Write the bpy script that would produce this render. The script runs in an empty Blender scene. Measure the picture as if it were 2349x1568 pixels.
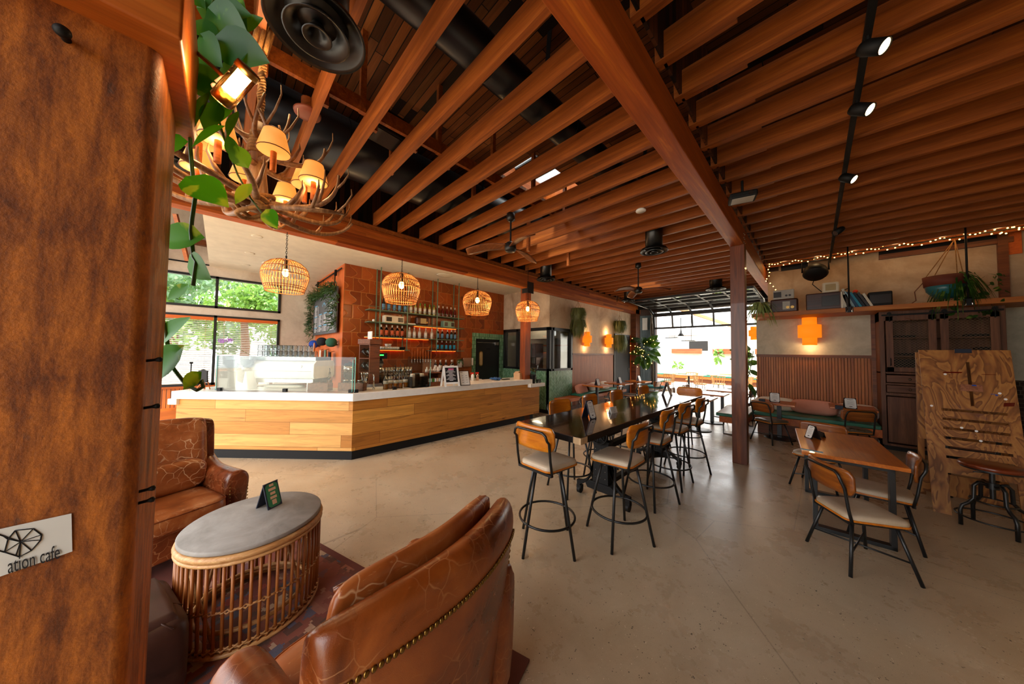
import bpy, bmesh, math, random
from mathutils import Vector as V, Matrix as M4
random.seed(7)
C = bpy.context.scene.collection
SC = bpy.context.scene
PI = math.pi
def R(a): return math.radians(a)
# ---------------------------------------------------------------- camera geometry
F_PX = 680.23; H = 1.7
_pi, _ro, _ya = R(2.01255), R(0.76333), R(-45.49585)
FW = V((math.sin(_ya)*math.cos(_pi), math.cos(_ya)*math.cos(_pi), math.sin(_pi)))
_rt = V((math.cos(_ya), -math.sin(_ya), 0)); _up = _rt.cross(FW)
RT = _rt*math.cos(_ro)+_up*math.sin(_ro); UP = -_rt*math.sin(_ro)+_up*math.cos(_ro)
EYE = V((0, 0, H))
def ray(x, y): return RT*(x-1174.5)-UP*(y-784)+FW*F_PX
def gz(x, y, z=0.0): d = ray(x, y); return EYE+d*((z-H)/d.z)      # survey: photo point on a level plane
def gx(x, y, c): d = ray(x, y); return EYE+d*(c/d.x)
def gy(x, y, c): d = ray(x, y); return EYE+d*(c/d.y)
def gd(x, y, dep): return EYE+ray(x, y)*(dep/F_PX)
# ---------------------------------------------------------------- mesh builder
class MB:
    def __init__(s): s.v = []; s.f = []; s.sm = []
    def add(s, vs, fs, smooth=False):
        o = len(s.v); s.v += [tuple(p) for p in vs]
        for f in fs: s.f.append(tuple(i+o for i in f)); s.sm.append(smooth)
        return s
    def box(s, x0, y0, z0, x1, y1, z1):
        vs = [(x, y, z) for x in (x0, x1) for y in (y0, y1) for z in (z0, z1)]
        return s.add(vs, [(0,1,3,2),(4,6,7,5),(0,4,5,1),(2,3,7,6),(0,2,6,4),(1,5,7,3)])
    def bc(s, c, size, m=None):
        a, b, d = [k/2 for k in size]
        vs = [V((x, y, z)) for x in (-a, a) for y in (-b, b) for z in (-d, d)]
        if m is not None: vs = [m @ p for p in vs]
        return s.add([p+V(c) for p in vs], [(0,1,3,2),(4,6,7,5),(0,4,5,1),(2,3,7,6),(0,2,6,4),(1,5,7,3)])
    def bar(s, p, q, w, h, up=(0, 0, 1)):
        p, q = V(p), V(q); d = (q-p).normalized(); u = V(up)
        if abs(d.dot(u)) > .99: u = V((1, 0, 0))
        r = d.cross(u).normalized(); u = r.cross(d)
        vs = [e+r*a*w/2+u*b*h/2 for e in (p, q) for a, b in ((-1,-1),(1,-1),(1,1),(-1,1))]
        return s.add(vs, [(0,1,2,3),(7,6,5,4),(0,4,5,1),(1,5,6,2),(2,6,7,3),(3,7,4,0)])
    def tube(s, path, r, n=8, closed=False, cap=True):
        P = [V(p) for p in path]; L = len(P)
        rs = r if isinstance(r, (list, tuple)) else [r]*L
        prev = None; vs = []
        for i in range(L):
            a = P[(i-1) % L] if (closed or i > 0) else P[i]; b = P[(i+1) % L] if (closed or i < L-1) else P[i]
            t = (b-a); t = t.normalized() if t.length > 1e-9 else V((0, 0, 1))
            if prev is None:
                u = V((0, 0, 1)) if abs(t.z) < .9 else V((1, 0, 0))
                nx = t.cross(u).normalized()
            else:
                nx = prev-t*prev.dot(t)
                nx = nx.normalized() if nx.length > 1e-6 else t.orthogonal().normalized()
            prev = nx; ny = t.cross(nx)
            for k in range(n):
                an = 2*PI*k/n; vs.append(P[i]+(nx*math.cos(an)+ny*math.sin(an))*rs[i])
        fs = []
        for i in range(L if closed else L-1):
            j = (i+1) % L
            for k in range(n): fs.append((i*n+k, i*n+(k+1) % n, j*n+(k+1) % n, j*n+k))
        if not closed and cap: fs += [tuple(range(n))[::-1], tuple((L-1)*n+k for k in range(n))]
        return s.add(vs, fs, True)
    def lathe(s, prof, c=(0, 0, 0), n=24, m=None, sx=1, sy=1, smooth=True):
        c = V(c); vs = []
        for r, z in prof:
            for k in range(n):
                a = 2*PI*k/n; p = V((r*math.cos(a)*sx, r*math.sin(a)*sy, z))
                if m is not None: p = m @ p
                vs.append(c+p)
        fs = []; L = len(prof)
        for i in range(L-1):
            for k in range(n): fs.append((i*n+k, i*n+(k+1) % n, (i+1)*n+(k+1) % n, (i+1)*n+k))
        if prof[0][0] > 1e-6: fs.append(tuple(range(n))[::-1])
        if prof[-1][0] > 1e-6: fs.append(tuple((L-1)*n+k for k in range(n)))
        return s.add(vs, fs, smooth)
    def cyl(s, c, r, h, n=20, m=None): return s.lathe([(r, 0), (r, h)], c, n, m, smooth=False) if n < 9 else s._cyl(c, r, h, n, m)
    def _cyl(s, c, r, h, n, m):
        c = V(c); ring = [(math.cos(2*PI*k/n)*r, math.sin(2*PI*k/n)*r) for k in range(n)]
        def T(p): return c+(m @ V(p) if m is not None else V(p))
        s.add([T((x, y, z)) for z in (0, h) for x, y in ring], [(k, (k+1) % n, n+(k+1) % n, n+k) for k in range(n)], True)
        s.add([T((x, y, 0)) for x, y in ring], [tuple(range(n))[::-1]]); s.add([T((x, y, h)) for x, y in ring], [tuple(range(n))])
        return s
    def sph(s, c, r, n=12, sc=(1, 1, 1), m=None):
        k = n//2; prof = [(r*math.sin(PI*i/k), -r*math.cos(PI*i/k)) for i in range(k+1)]
        prof[0] = (1e-7, -r); prof[-1] = (1e-7, r)
        S = M4.Diagonal((sc[0], sc[1], sc[2])); S = S if m is None else m @ S
        return s.lathe(prof, c, n, S)
    def prism(s, poly, d, m=None, o=(0, 0, 0)):
        # poly: list of (x,y); extruded 0..d along local z
        n = len(poly); o = V(o)
        def T(p): return o+(m @ V(p) if m is not None else V(p))
        return s.add([T((x, y, z)) for z in (0, d) for x, y in poly],
                     [tuple(range(n))[::-1], tuple(range(n, 2*n))]+[(k, (k+1) % n, n+(k+1) % n, n+k) for k in range(n)])
    def quad(s, a, b, c, d): return s.add([a, b, c, d], [(0, 1, 2, 3)])
    def grid(s, fn, nu, nv, thick=None, cu=False):
        # fn(u,v)->point, u,v in 0..1
        vs = [fn(i/nu, j/nv) for i in range(nu+1) for j in range(nv+1)]
        fs = [(i*(nv+1)+j, (i+1)*(nv+1)+j, (i+1)*(nv+1)+j+1, i*(nv+1)+j+1) for i in range(nu) for j in range(nv)]
        return s.add(vs, fs, True)
    def build(s, name, mat, parent=None, bevel=0, seg=2, sub=0, solid=0, label=None, loc=None):
        me = bpy.data.meshes.new(name); me.from_pydata(s.v, [], s.f)
        me.polygons.foreach_set('use_smooth', s.sm if not bevel else [True]*len(s.sm))
        bm = bmesh.new(); bm.from_mesh(me); bmesh.ops.remove_doubles(bm, verts=bm.verts, dist=1e-6) if sub else None
        bmesh.ops.recalc_face_normals(bm, faces=bm.faces); bm.to_mesh(me); bm.free()
        me.materials.append(mat); me.update()
        o = bpy.data.objects.new(name, me); C.objects.link(o)
        if parent is not None: o.parent = parent
        if loc is not None: o.location = loc
        if solid: md = o.modifiers.new('s', 'SOLIDIFY'); md.thickness = solid; md.offset = 0
        if bevel:
            md = o.modifiers.new('b', 'BEVEL'); md.width = bevel; md.segments = seg; md.limit_method = 'ANGLE'; md.angle_limit = R(40)
            md.harden_normals = True
        if sub: md = o.modifiers.new('d', 'SUBSURF'); md.levels = sub; md.render_levels = sub
        if label: o['label'] = label
        return o
LABELS = set()
def tag(o, label, cat, group=None):
    if label in LABELS: print('DUPLICATE LABEL', label)
    LABELS.add(label)
    o['label'] = label; o['category'] = cat
    if group: o['group'] = group
    return o
def thing(name, label, cat, loc=(0, 0, 0), rz=0, group=None):
    o = bpy.data.objects.new(name, None); C.objects.link(o); o.empty_display_size = .1
    o.location = loc; o.rotation_euler = (0, 0, rz)
    return tag(o, label, cat, group)
def kids(o): return [c for c in bpy.data.objects if c.parent == o]
KID = {}
def dup(root, loc, rz=None, label=None, group=None, cat=None, scale=None):
    r = root.copy(); C.objects.link(r); r.location = loc
    if rz is not None: r.rotation_euler = (0, 0, rz)
    if scale: r.scale = (scale,)*3 if not isinstance(scale, tuple) else scale
    if label: tag(r, label, cat or root['category'], group or root.get('group'))
    if root.name not in KID: KID[root.name] = [(c, kids(c)) for c in kids(root)]
    for c, gs in KID[root.name]:
        k = c.copy(); C.objects.link(k); k.parent = r
        for g in gs: q = g.copy(); C.objects.link(q); q.parent = k
    return r
def struct(o): o['kind'] = 'structure'; return o
ORD = 'first second third fourth fifth sixth seventh eighth ninth tenth eleventh twelfth thirteenth fourteenth fifteenth sixteenth'.split()
def rot(rx=0, ry=0, rz=0): return (M4.Rotation(rz, 3, 'Z') @ M4.Rotation(ry, 3, 'Y') @ M4.Rotation(rx, 3, 'X'))
def frame(x, y, z): # matrix with given column axes
    return M4((x, y, z)).transposed()
def text(name, body, size, mat, parent, m, loc, align='CENTER', ext=.0004, sx=1):
    cu = bpy.data.curves.new(name, 'FONT'); cu.body = body; cu.size = size; cu.align_x = align; cu.align_y = 'CENTER'; cu.extrude = ext
    cu.materials.append(mat)
    o = bpy.data.objects.new(name, cu); C.objects.link(o)
    mm = m.to_4x4(); mm.translation = V(loc); o.matrix_world = mm @ M4.Diagonal((sx, 1, 1, 1))
    dg = bpy.context.evaluated_depsgraph_get(); me = bpy.data.meshes.new_from_object(o.evaluated_get(dg)); bpy.data.objects.remove(o)
    o = bpy.data.objects.new(name, me); C.objects.link(o); o.matrix_basis = mm @ M4.Diagonal((sx, 1, 1, 1)); o.parent = parent
    return o
# ---------------------------------------------------------------- materials
def s2l(c): return tuple((x/12.92 if x <= .04045 else ((x+.055)/1.055)**2.4) for x in c)
def rgb(h):
    if isinstance(h, str): h = tuple(int(h[i:i+2], 16)/255 for i in (0, 2, 4))
    return s2l(h)+(1,)
class NT:
    def __init__(s, name):
        s.m = bpy.data.materials.new(name); s.m.use_nodes = True; s.t = s.m.node_tree; s.b = s.t.nodes['Principled BSDF']
        s.b.inputs['Specular IOR Level'].default_value = .4
    def n(s, k, **kw):
        q = s.t.nodes.new('ShaderNode'+k)
        for a, v in kw.items():
            if a[0] == '_': q.inputs[int(a[1:])].default_value = v
            else: setattr(q, a, v)
        return q
    def l(s, a, b): s.t.links.new(a, b)
    def set(s, **kw):
        for k, v in kw.items():
            k = {'rough': 'Roughness', 'metal': 'Metallic', 'col': 'Base Color', 'spec': 'Specular IOR Level', 'trans': 'Transmission Weight', 'ior': 'IOR', 'alpha': 'Alpha',
                 'ec': 'Emission Color', 'es': 'Emission Strength', 'coat': 'Coat Weight', 'sss': 'Subsurface Weight', 'sheen': 'Sheen Weight', 'cr': 'Coat Roughness'}[k]
            s.b.inputs[k].default_value = v
        return s
    def math(s, op, a, b=None, c=None):
        q = s.n('Math', operation=op)
        for i, x in enumerate((a, b, c)):
            if x is None: continue
            if isinstance(x, (int, float)): q.inputs[i].default_value = x
            else: s.l(x, q.inputs[i])
        return q.outputs[0]
    def obj(s): return s.n('TexCoord').outputs['Object']
    def map(s, sc=(1, 1, 1), rot=(0, 0, 0), src=None, loc=(0, 0, 0)):
        q = s.n('Mapping'); q.inputs['Scale'].default_value = sc; q.inputs['Rotation'].default_value = rot; q.inputs['Location'].default_value = loc
        s.l(src or s.obj(), q.inputs[0]); return q.outputs[0]
    def noise(s, vec, scale=5, det=4, rough=.55, dist=0):
        q = s.n('TexNoise'); q.inputs['Scale'].default_value = scale; q.inputs['Detail'].default_value = det; q.inputs['Roughness'].default_value = rough; q.inputs['Distortion'].default_value = dist
        s.l(vec, q.inputs['Vector']); return q.outputs['Fac']
    def vor(s, vec, scale, feat='F1', out='Distance'):
        q = s.n('TexVoronoi', feature=feat); q.inputs['Scale'].default_value = scale; s.l(vec, q.inputs['Vector']); return q.outputs[out]
    def ramp(s, fac, stops, interp='LINEAR'):
        q = s.n('ValToRGB'); e = q.color_ramp.elements; q.color_ramp.interpolation = interp
        while len(e) < len(stops): e.new(.5)
        for i, (p, c) in enumerate(stops):
            e[i].position = p; e[i].color = rgb(c) if isinstance(c, str) else ((c,)*3+(1,) if isinstance(c, (int, float)) else tuple(c))
        s.l(fac, q.inputs[0]); return q.outputs[0]
    def mix(s, fac, a, b, mode='MIX'):
        q = s.n('Mix', data_type='RGBA', blend_type=mode)
        for i, x in ((0, fac), (6, a), (7, b)):
            if isinstance(x, (int, float)): q.inputs[i].default_value = x
            elif isinstance(x, str): q.inputs[i].default_value = rgb(x)
            elif isinstance(x, tuple): q.inputs[i].default_value = x
            else: s.l(x, q.inputs[i])
        return q.outputs[2]
    def bump(s, h, st=.3, d=.01):
        q = s.n('Bump'); q.inputs['Strength'].default_value = st; q.inputs['Distance'].default_value = d
        s.l(h, q.inputs['Height']); s.l(q.outputs[0], s.b.inputs['Normal'])
    def col(s, c): s.l(c, s.b.inputs['Base Color'])
    def rough(s, c): s.l(c, s.b.inputs['Roughness'])
def plain(name, c, rough=.5, metal=0, spec=.4, **kw):
    t = NT(name); t.set(col=rgb(c), rough=rough, metal=metal, spec=spec, **kw)
    # faint unevenness so no surface is perfectly flat
    n = t.noise(t.obj(), 6, 3); v = t.ramp(n, [(.3, .88), (.7, 1.0)]); t.col(t.mix(1, rgb(c), v, 'MULTIPLY'))
    return t.m
def emit(name, c, st, base='fff2d8'):
    t = NT(name); t.set(col=rgb(base), ec=rgb(c), es=st, rough=.4); return t.m
def wood(name, a, b, ax=0, sc=1.0, rough=.45, c=None, spec=.4, fine=.35, coat=0):
    t = NT(name); k = [16*sc]*3; k[ax] = 1.1*sc
    v = t.map(tuple(k)); n = t.noise(v, 1, 6, .6, .8)
    col = t.ramp(n, [(.28, a), (.55, c or b), (.75, b)])
    k2 = [90*sc]*3; k2[ax] = 3*sc
    n2 = t.noise(t.map(tuple(k2)), 1, 3, .6)
    col = t.mix(fine, col, t.ramp(n2, [(.35, .35), (.65, 1.0)]), 'MULTIPLY')
    t.col(col); t.set(rough=rough, spec=spec, coat=coat); t.bump(n2, .15, .003); return t.m
def planks(name, cols, u=0, v=1, L=1.6, W=.09, rough=.6, gap=.03, gapc='0c0703', grain=1.0, spec=.3, worn=0, stretch=None):
    t = NT(name); sx = t.n('SeparateXYZ'); t.l(t.obj(), sx.inputs[0])
    U, Vv = sx.outputs[u], sx.outputs[v]
    row = t.math('DIVIDE', Vv, W); rf = t.math('FLOOR', row); fr = t.math('FRACT', row)
    wn = t.n('TexWhiteNoise', noise_dimensions='1D'); t.l(rf, wn.inputs['W'])
    uu = t.math('ADD', t.math('DIVIDE', U, L), t.math('MULTIPLY', wn.outputs['Value'], 7.31)); cf = t.math('FLOOR', uu); cfr = t.math('FRACT', uu)
    cb = t.n('CombineXYZ'); t.l(rf, cb.inputs[0]); t.l(cf, cb.inputs[1])
    w2 = t.n('TexWhiteNoise', noise_dimensions='2D'); t.l(cb.outputs[0], w2.inputs['Vector'])
    base = t.ramp(w2.outputs['Value'], [((i+.5)/len(cols) if len(cols) > 1 else 0, c) for i, c in enumerate(cols)], 'CONSTANT' if len(cols) > 4 else 'LINEAR')
    k = [0, 0, 0]; k[u] = 1.3; k[v] = 18; k[3-u-v] = 18
    of = t.n('Vector Math'[0:0] or 'VectorMath', operation='ADD'); t.l(t.map(tuple(k)), of.inputs[0]); 
    sc = t.n('VectorMath', operation='SCALE'); sc.inputs['Scale'].default_value = 37; t.l(cb.outputs[0], sc.inputs[0]); t.l(sc.outputs[0], of.inputs[1])
    g = t.noise(of.outputs[0], 1, 6, .62, 1.2)
    col = t.mix(.55*grain, base, t.ramp(g, [(.3, .25), (.62, 1.0)]), 'MULTIPLY')
    if worn:
        kn = t.noise(t.map(tuple(x*.55 for x in k)), 1, 5, .7, 1.0); col = t.mix(t.ramp(kn, [(.6, 0.0), (.72, worn)]), col, '2a1608')
    e = t.math('MINIMUM', t.math('MINIMUM', fr, t.math('SUBTRACT', 1, fr)), t.math('MULTIPLY', t.math('MINIMUM', cfr, t.math('SUBTRACT', 1, cfr)), L/W))
    ed = t.math('LESS_THAN', e, gap)
    t.col(t.mix(ed, col, gapc)); t.set(rough=rough, spec=spec)
    t.bump(t.math('SUBTRACT', t.math('MULTIPLY', g, .3), ed), .4, .004)
    return t.m
MT = {}
def glass(name, tint='f4faf8', rough=.0, alpha=.12, thin=True):
    t = NT(name)
    if thin:
        tr = t.n('BsdfTransparent'); tr.inputs[0].default_value = rgb(tint); gl = t.n('BsdfGlossy'); gl.inputs['Roughness'].default_value = .02
        mx = t.n('MixShader'); fr = t.n('Fresnel'); fr.inputs[0].default_value = 1.45
        t.l(t.math('MULTIPLY', fr.outputs[0], .9), mx.inputs[0]); t.l(tr.outputs[0], mx.inputs[1]); t.l(gl.outputs[0], mx.inputs[2])
        t.l(mx.outputs[0], t.t.nodes['Material Output'].inputs[0])
    else: t.set(col=rgb(tint), trans=1, rough=rough, ior=1.45)
    return t.m
def mk_floor():
    t = NT('polished_concrete'); o = t.obj()
    n = t.noise(o, .9, 6, .65, .4); base = t.ramp(n, [(.3, 'ac977a'), (.5, 'baa68a'), (.7, 'c8b79c')])
    n2 = t.noise(o, 2.2, 7, .7); base = t.mix(.32, base, t.ramp(n2, [(.3, .62), (.7, 1.0)]), 'MULTIPLY')
    d1 = t.vor(o, 62); sz = t.noise(o, 24, 2); thr = t.math('MULTIPLY', t.ramp(sz, [(.5, 0.0), (.72, 1.0)]), .34)
    base = t.mix(t.math('MULTIPLY', t.math('LESS_THAN', d1, thr), .85), base, '3a3026')
    d2 = t.vor(t.map((1, 1, 1), loc=(3.3, 1.7, .4)), 95); thr2 = t.math('MULTIPLY', t.ramp(t.noise(o, 31, 2), [(.52, 0.0), (.75, 1.0)]), .36)
    base = t.mix(t.math('MULTIPLY', t.math('LESS_THAN', d2, thr2), .7), base, 'e8dcc4')
    d3 = t.vor(t.map((1, 1, 1), loc=(7.3, 2.7, .4)), 190); base = t.mix(t.math('MULTIPLY', t.math('LESS_THAN', d3, .16), .5), base, '5a4a38')
    cr = t.vor(t.mix(.06, o, t.n('TexNoise').outputs[1]), .45, 'DISTANCE_TO_EDGE'); base = t.mix(t.math('MULTIPLY', t.math('LESS_THAN', cr, .0018), .35), base, '4a3c2e')
    t.col(base); t.rough(t.ramp(n2, [(.3, .22), (.7, .38)])); t.set(spec=.5); return t.m
def mk_plaster(name, a, b, c, stain='6f5238', sa=.25, sc=1.3):
    t = NT(name); o = t.obj()
    n = t.noise(o, sc, 6, .62, .6); col = t.ramp(n, [(.3, a), (.5, b), (.7, c)])
    n2 = t.noise(t.map((1.2, 1.2, .35)), 1.6, 5, .7, .8); col = t.mix(t.ramp(n2, [(.56, 0.0), (.72, sa)]), col, stain)
    n3 = t.noise(o, 14, 4, .7); col = t.mix(.3, col, t.ramp(n3, [(.35, .75), (.65, 1.0)]), 'MULTIPLY')
    t.col(col); t.set(rough=.75, spec=.25); t.bump(n3, .12, .006); return t.m
def mk_leather(name, a, b, c, crack, cs=.5, sc=1.0, rough=.32):
    t = NT(name); o = t.obj()
    n = t.noise(o, 4.5*sc, 5, .6, .5); col = t.ramp(n, [(.3, a), (.52, b), (.72, c)])
    dv = t.n('VectorMath', operation='MULTIPLY_ADD'); nz = t.n('TexNoise'); nz.inputs['Scale'].default_value = 9*sc; t.l(o, nz.inputs['Vector'])
    t.l(nz.outputs['Color'], dv.inputs[0]); dv.inputs[1].default_value = (.09/sc,)*3; t.l(o, dv.inputs[2])
    cr = t.vor(dv.outputs[0], 13*sc, 'DISTANCE_TO_EDGE'); msk = t.noise(o, 3.1*sc, 3, .6)
    f = t.math('MULTIPLY', t.ramp(cr, [(.0, 1.0), (.035, 0.0)]), t.ramp(msk, [(.42, 0.0), (.62, cs)]))
    col = t.mix(f, col, crack)
    sp = t.noise(t.map((30, 30, 160)), 1, 3, .6); col = t.mix(t.ramp(sp, [(.66, 0.0), (.74, .35*cs)]), col, crack)
    g = t.vor(o, 260, 'DISTANCE_TO_EDGE'); t.col(col); t.rough(t.ramp(n, [(.3, rough-.06), (.7, rough+.12)])); t.set(spec=.5)
    t.bump(t.math('ADD', t.math('MULTIPLY', g, .25), t.math('MULTIPLY', f, -.6)), .25, .004); return t.m
def mk_rust():
    t = NT('rusted_steel'); o = t.obj()
    n = t.noise(t.map((22, 22, 5)), 1, 10, .75, .3); col = t.ramp(n, [(.3, '4a2814'), (.42, '7c4016'), (.52, 'a25a1e'), (.62, 'c47024'), (.74, '8c5634')])
    n2 = t.noise(o, 110, 8, .8); col = t.mix(.55, col, t.ramp(n2, [(.32, .45), (.62, 1.05)]), 'MULTIPLY')
    n3 = t.noise(t.map((26, 26, 12), loc=(3, 1, 2)), 1, 6, .65); col = t.mix(t.ramp(n3, [(.64, 0.0), (.72, .7)]), col, '4e3c34')
    t.col(col); t.rough(t.ramp(n2, [(.3, .5), (.7, .85)])); t.bump(t.noise(o, 160, 3, .6), .35, .003); t.set(spec=.35); return t.m
def mk_beadboard(name, a, b, ax, W=.045, wax=2):
    t = NT(name); sx = t.n('SeparateXYZ'); t.l(t.obj(), sx.inputs[0])
    q = t.math('DIVIDE', sx.outputs[ax], W); fr = t.math('FRACT', q); cell = t.math('FLOOR', q)
    w = t.n('TexWhiteNoise', noise_dimensions='1D'); t.l(cell, w.inputs['W'])
    k = [22]*3; k[2] = 1.6; n = t.noise(t.map(tuple(k)), 1, 5, .6, .6)
    col = t.ramp(n, [(.3, a), (.7, b)]); col = t.mix(.45, col, t.ramp(w.outputs['Value'], [(0, .6), (1, 1.0)]), 'MULTIPLY')
    e = t.math('MINIMUM', fr, t.math('SUBTRACT', 1, fr)); ed = t.math('LESS_THAN', e, .07)
    t.col(t.mix(ed, col, '2a1206')); t.bump(t.ramp(e, [(0, 0.0), (.12, 1.0)]), .6, .006); t.set(rough=.45); return t.m
def mk_leaf_tile():
    t = NT('leaf_shaped_wall_tiles'); sx = t.n('SeparateXYZ'); t.l(t.obj(), sx.inputs[0])
    row = t.math('DIVIDE', sx.outputs[2], .30); rf = t.math('FLOOR', row); fv = t.math('FRACT', row)
    q = t.math('ADD', t.math('DIVIDE', sx.outputs[1], .34), t.math('MULTIPLY', rf, .5)); cf = t.math('FLOOR', q); fu = t.math('FRACT', q)
    s = t.math('ADD', .5, t.math('MULTIPLY', t.math('SINE', t.math('MULTIPLY', t.math('ADD', fv, -.1), 2*PI)), .2)); side = t.math('GREATER_THAN', fu, s)
    cb = t.n('CombineXYZ'); t.l(t.math('ADD', t.math('MULTIPLY', cf, 2), side), cb.inputs[0]); t.l(rf, cb.inputs[1])
    w = t.n('TexWhiteNoise', noise_dimensions='2D'); t.l(cb.outputs[0], w.inputs['Vector'])
    col = t.ramp(w.outputs['Value'], [(0, '6e2c08'), (.35, '94430f'), (.65, 'a8521a'), (1, '7c3a0c')])
    n = t.noise(t.map((1, 3, 3)), 3, 5, .6, .5); col = t.mix(.5, col, t.ramp(n, [(.3, .65), (.7, 1.05)]), 'MULTIPLY')
    d = t.math('ABSOLUTE', t.math('SUBTRACT', fu, s)); e = t.math('MINIMUM', d, t.math('MINIMUM', t.math('MINIMUM', fv, t.math('SUBTRACT', 1, fv)), t.math('MINIMUM', fu, t.math('SUBTRACT', 1, fu))))
    ed = t.math('LESS_THAN', e, .014); t.col(t.mix(ed, col, 'a4682f')); t.set(rough=.3, spec=.5)
    t.bump(t.ramp(e, [(0, 0.0), (.06, 1.0)]), .35, .006); return t.m
def mk_green_tile(name, herring, ax):
    t = NT(name); sx = t.n('SeparateXYZ'); t.l(t.obj(), sx.inputs[0]); U, Z = sx.outputs[ax], sx.outputs[2]
    if herring:
        q = t.math('DIVIDE', U, .075); cf = t.math('FLOOR', q); fu = t.math('FRACT', q); par = t.math('MODULO', t.math('ABSOLUTE', cf), 2)
        sg = t.math('SUBTRACT', t.math('MULTIPLY', par, 2), 1); zz = t.math('ADD', Z, t.math('MULTIPLY', t.math('MULTIPLY', t.math('SUBTRACT', fu, .5), sg), .075))
        r = t.math('DIVIDE', zz, .032)
    else:
        q = t.math('DIVIDE', U, .032 if herring is None else .10); cf = t.math('FLOOR', q); fu = t.math('FRACT', q); r = t.math('DIVIDE', Z, .12 if herring is None else .03)
    rf = t.math('FLOOR', r); fv = t.math('FRACT', r)
    cb = t.n('CombineXYZ'); t.l(cf, cb.inputs[0]); t.l(rf, cb.inputs[1]); w = t.n('TexWhiteNoise', noise_dimensions='2D'); t.l(cb.outputs[0], w.inputs['Vector'])
    col = t.ramp(w.outputs['Value'], [(0, '4f7a5a'), (.5, '6b9a78'), (1, '86b294')])
    e = t.math('MINIMUM', t.math('MINIMUM', fu, t.math('SUBTRACT', 1, fu)), t.math('MINIMUM', fv, t.math('SUBTRACT', 1, fv)))
    t.col(t.mix(t.math('LESS_THAN', e, .06), col, '55735c')); t.set(rough=.18, spec=.5)
    t.bump(t.math('ADD', t.ramp(e, [(0, 0.0), (.12, 1.0)]), t.math('MULTIPLY', w.outputs['Value'], .8)), .3, .004); return t.m
def mk_rug():
    t = NT('persian_rug_wool'); o = t.obj(); sx = t.n('SeparateXYZ'); t.l(o, sx.inputs[0])
    # stepped (knotted) coordinates
    def st(a, k): return t.math('DIVIDE', t.math('FLOOR', t.math('MULTIPLY', a, k)), k)
    X, Y = st(sx.outputs[0], 70), st(sx.outputs[1], 70)
    ax = t.math('ABSOLUTE', X); cb = t.n('CombineXYZ'); t.l(ax, cb.inputs[0]); t.l(Y, cb.inputs[1])
    v = t.vor(cb.outputs[0], 5.5, 'F1', 'Color'); sp = t.n('SeparateColor'); t.l(v, sp.inputs[0])
    col = t.ramp(sp.outputs[0], [(0, '5a2a22'), (.25, '7b3b2e'), (.42, '28384f'), (.58, '8a5442'), (.72, '6a2422'), (.85, '4a4f5a'), (.95, 'a8836a')], 'CONSTANT')
    v2 = t.vor(cb.outputs[0], 17, 'F1', 'Color'); s2 = t.n('SeparateColor'); t.l(v2, s2.inputs[0])
    c2 = t.ramp(s2.outputs[1], [(0, '35221f'), (.3, '8c5a4a'), (.5, '2d4a66'), (.7, '94362c'), (.85, 'b49a80')], 'CONSTANT')
    col = t.mix(t.math('MULTIPLY', t.math('GREATER_THAN', s2.outputs[0], .62), .8), col, c2)
    bx = t.math('MAXIMUM', t.math('MULTIPLY', ax, 1/1.0), t.math('MULTIPLY', t.math('ABSOLUTE', Y), 1/1.35))
    bd = t.math('MULTIPLY', t.math('GREATER_THAN', bx, .72), t.math('LESS_THAN', bx, .93)); col = t.mix(t.math('MULTIPLY', bd, .55), col, '7a3a34')
    col = t.mix(t.math('GREATER_THAN', bx, .955), col, '5b1f1e')
    n = t.noise(o, 7, 5, .7); col = t.mix(.5, col, t.ramp(n, [(.3, .55), (.7, 1.0)]), 'MULTIPLY'); col = t.mix(.12, col, 'b09a88')
    t.col(col); t.set(rough=.95, spec=.1); t.bump(t.noise(o, 300, 2), .4, .003); return t.m
def mk_leaf(name, a, b, vein='b8d63a', tr=.25):
    t = NT(name); o = t.obj(); n = t.noise(o, 9, 3, .5, .6)
    col = t.mix(t.ramp(n, [(.58, 0.0), (.64, .8)]), t.ramp(t.noise(o, 2.5, 2), [(.35, a), (.65, b)]), vein)
    t.col(col); t.set(rough=.42, spec=.3, sss=0)
    tl = t.n('BsdfTranslucent'); t.l(t.mix(.3, col, 'a8e020'), tl.inputs[0]); ms = t.n('MixShader'); ms.inputs[0].default_value = tr
    t.l(t.b.outputs[0], ms.inputs[1]); t.l(tl.outputs[0], ms.inputs[2]); t.l(ms.outputs[0], t.t.nodes['Material Output'].inputs[0]); return t.m
def mk_ply():
    t = NT('birch_plywood_stained'); o = t.obj(); n = t.noise(t.map((2.2, 2.2, .8)), 1.6, 3, .5, 1.5)
    w = t.math('FRACT', t.math('MULTIPLY', n, 9)); col = t.ramp(w, [(0, '6a3c16'), (.5, '96602c'), (.9, 'a87238'), (1, '7a4a1e')])
    n2 = t.noise(t.map((40, 40, 3)), 1, 4, .6); col = t.mix(.35, col, t.ramp(n2, [(.35, .6), (.65, 1.0)]), 'MULTIPLY')
    n3 = t.noise(o, 6, 2); col = t.mix(t.ramp(n3, [(.68, 0.0), (.74, .4)]), col, '5a3038')
    t.col(col); t.set(rough=.5); return t.m
W_ = 'Yes'
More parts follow.
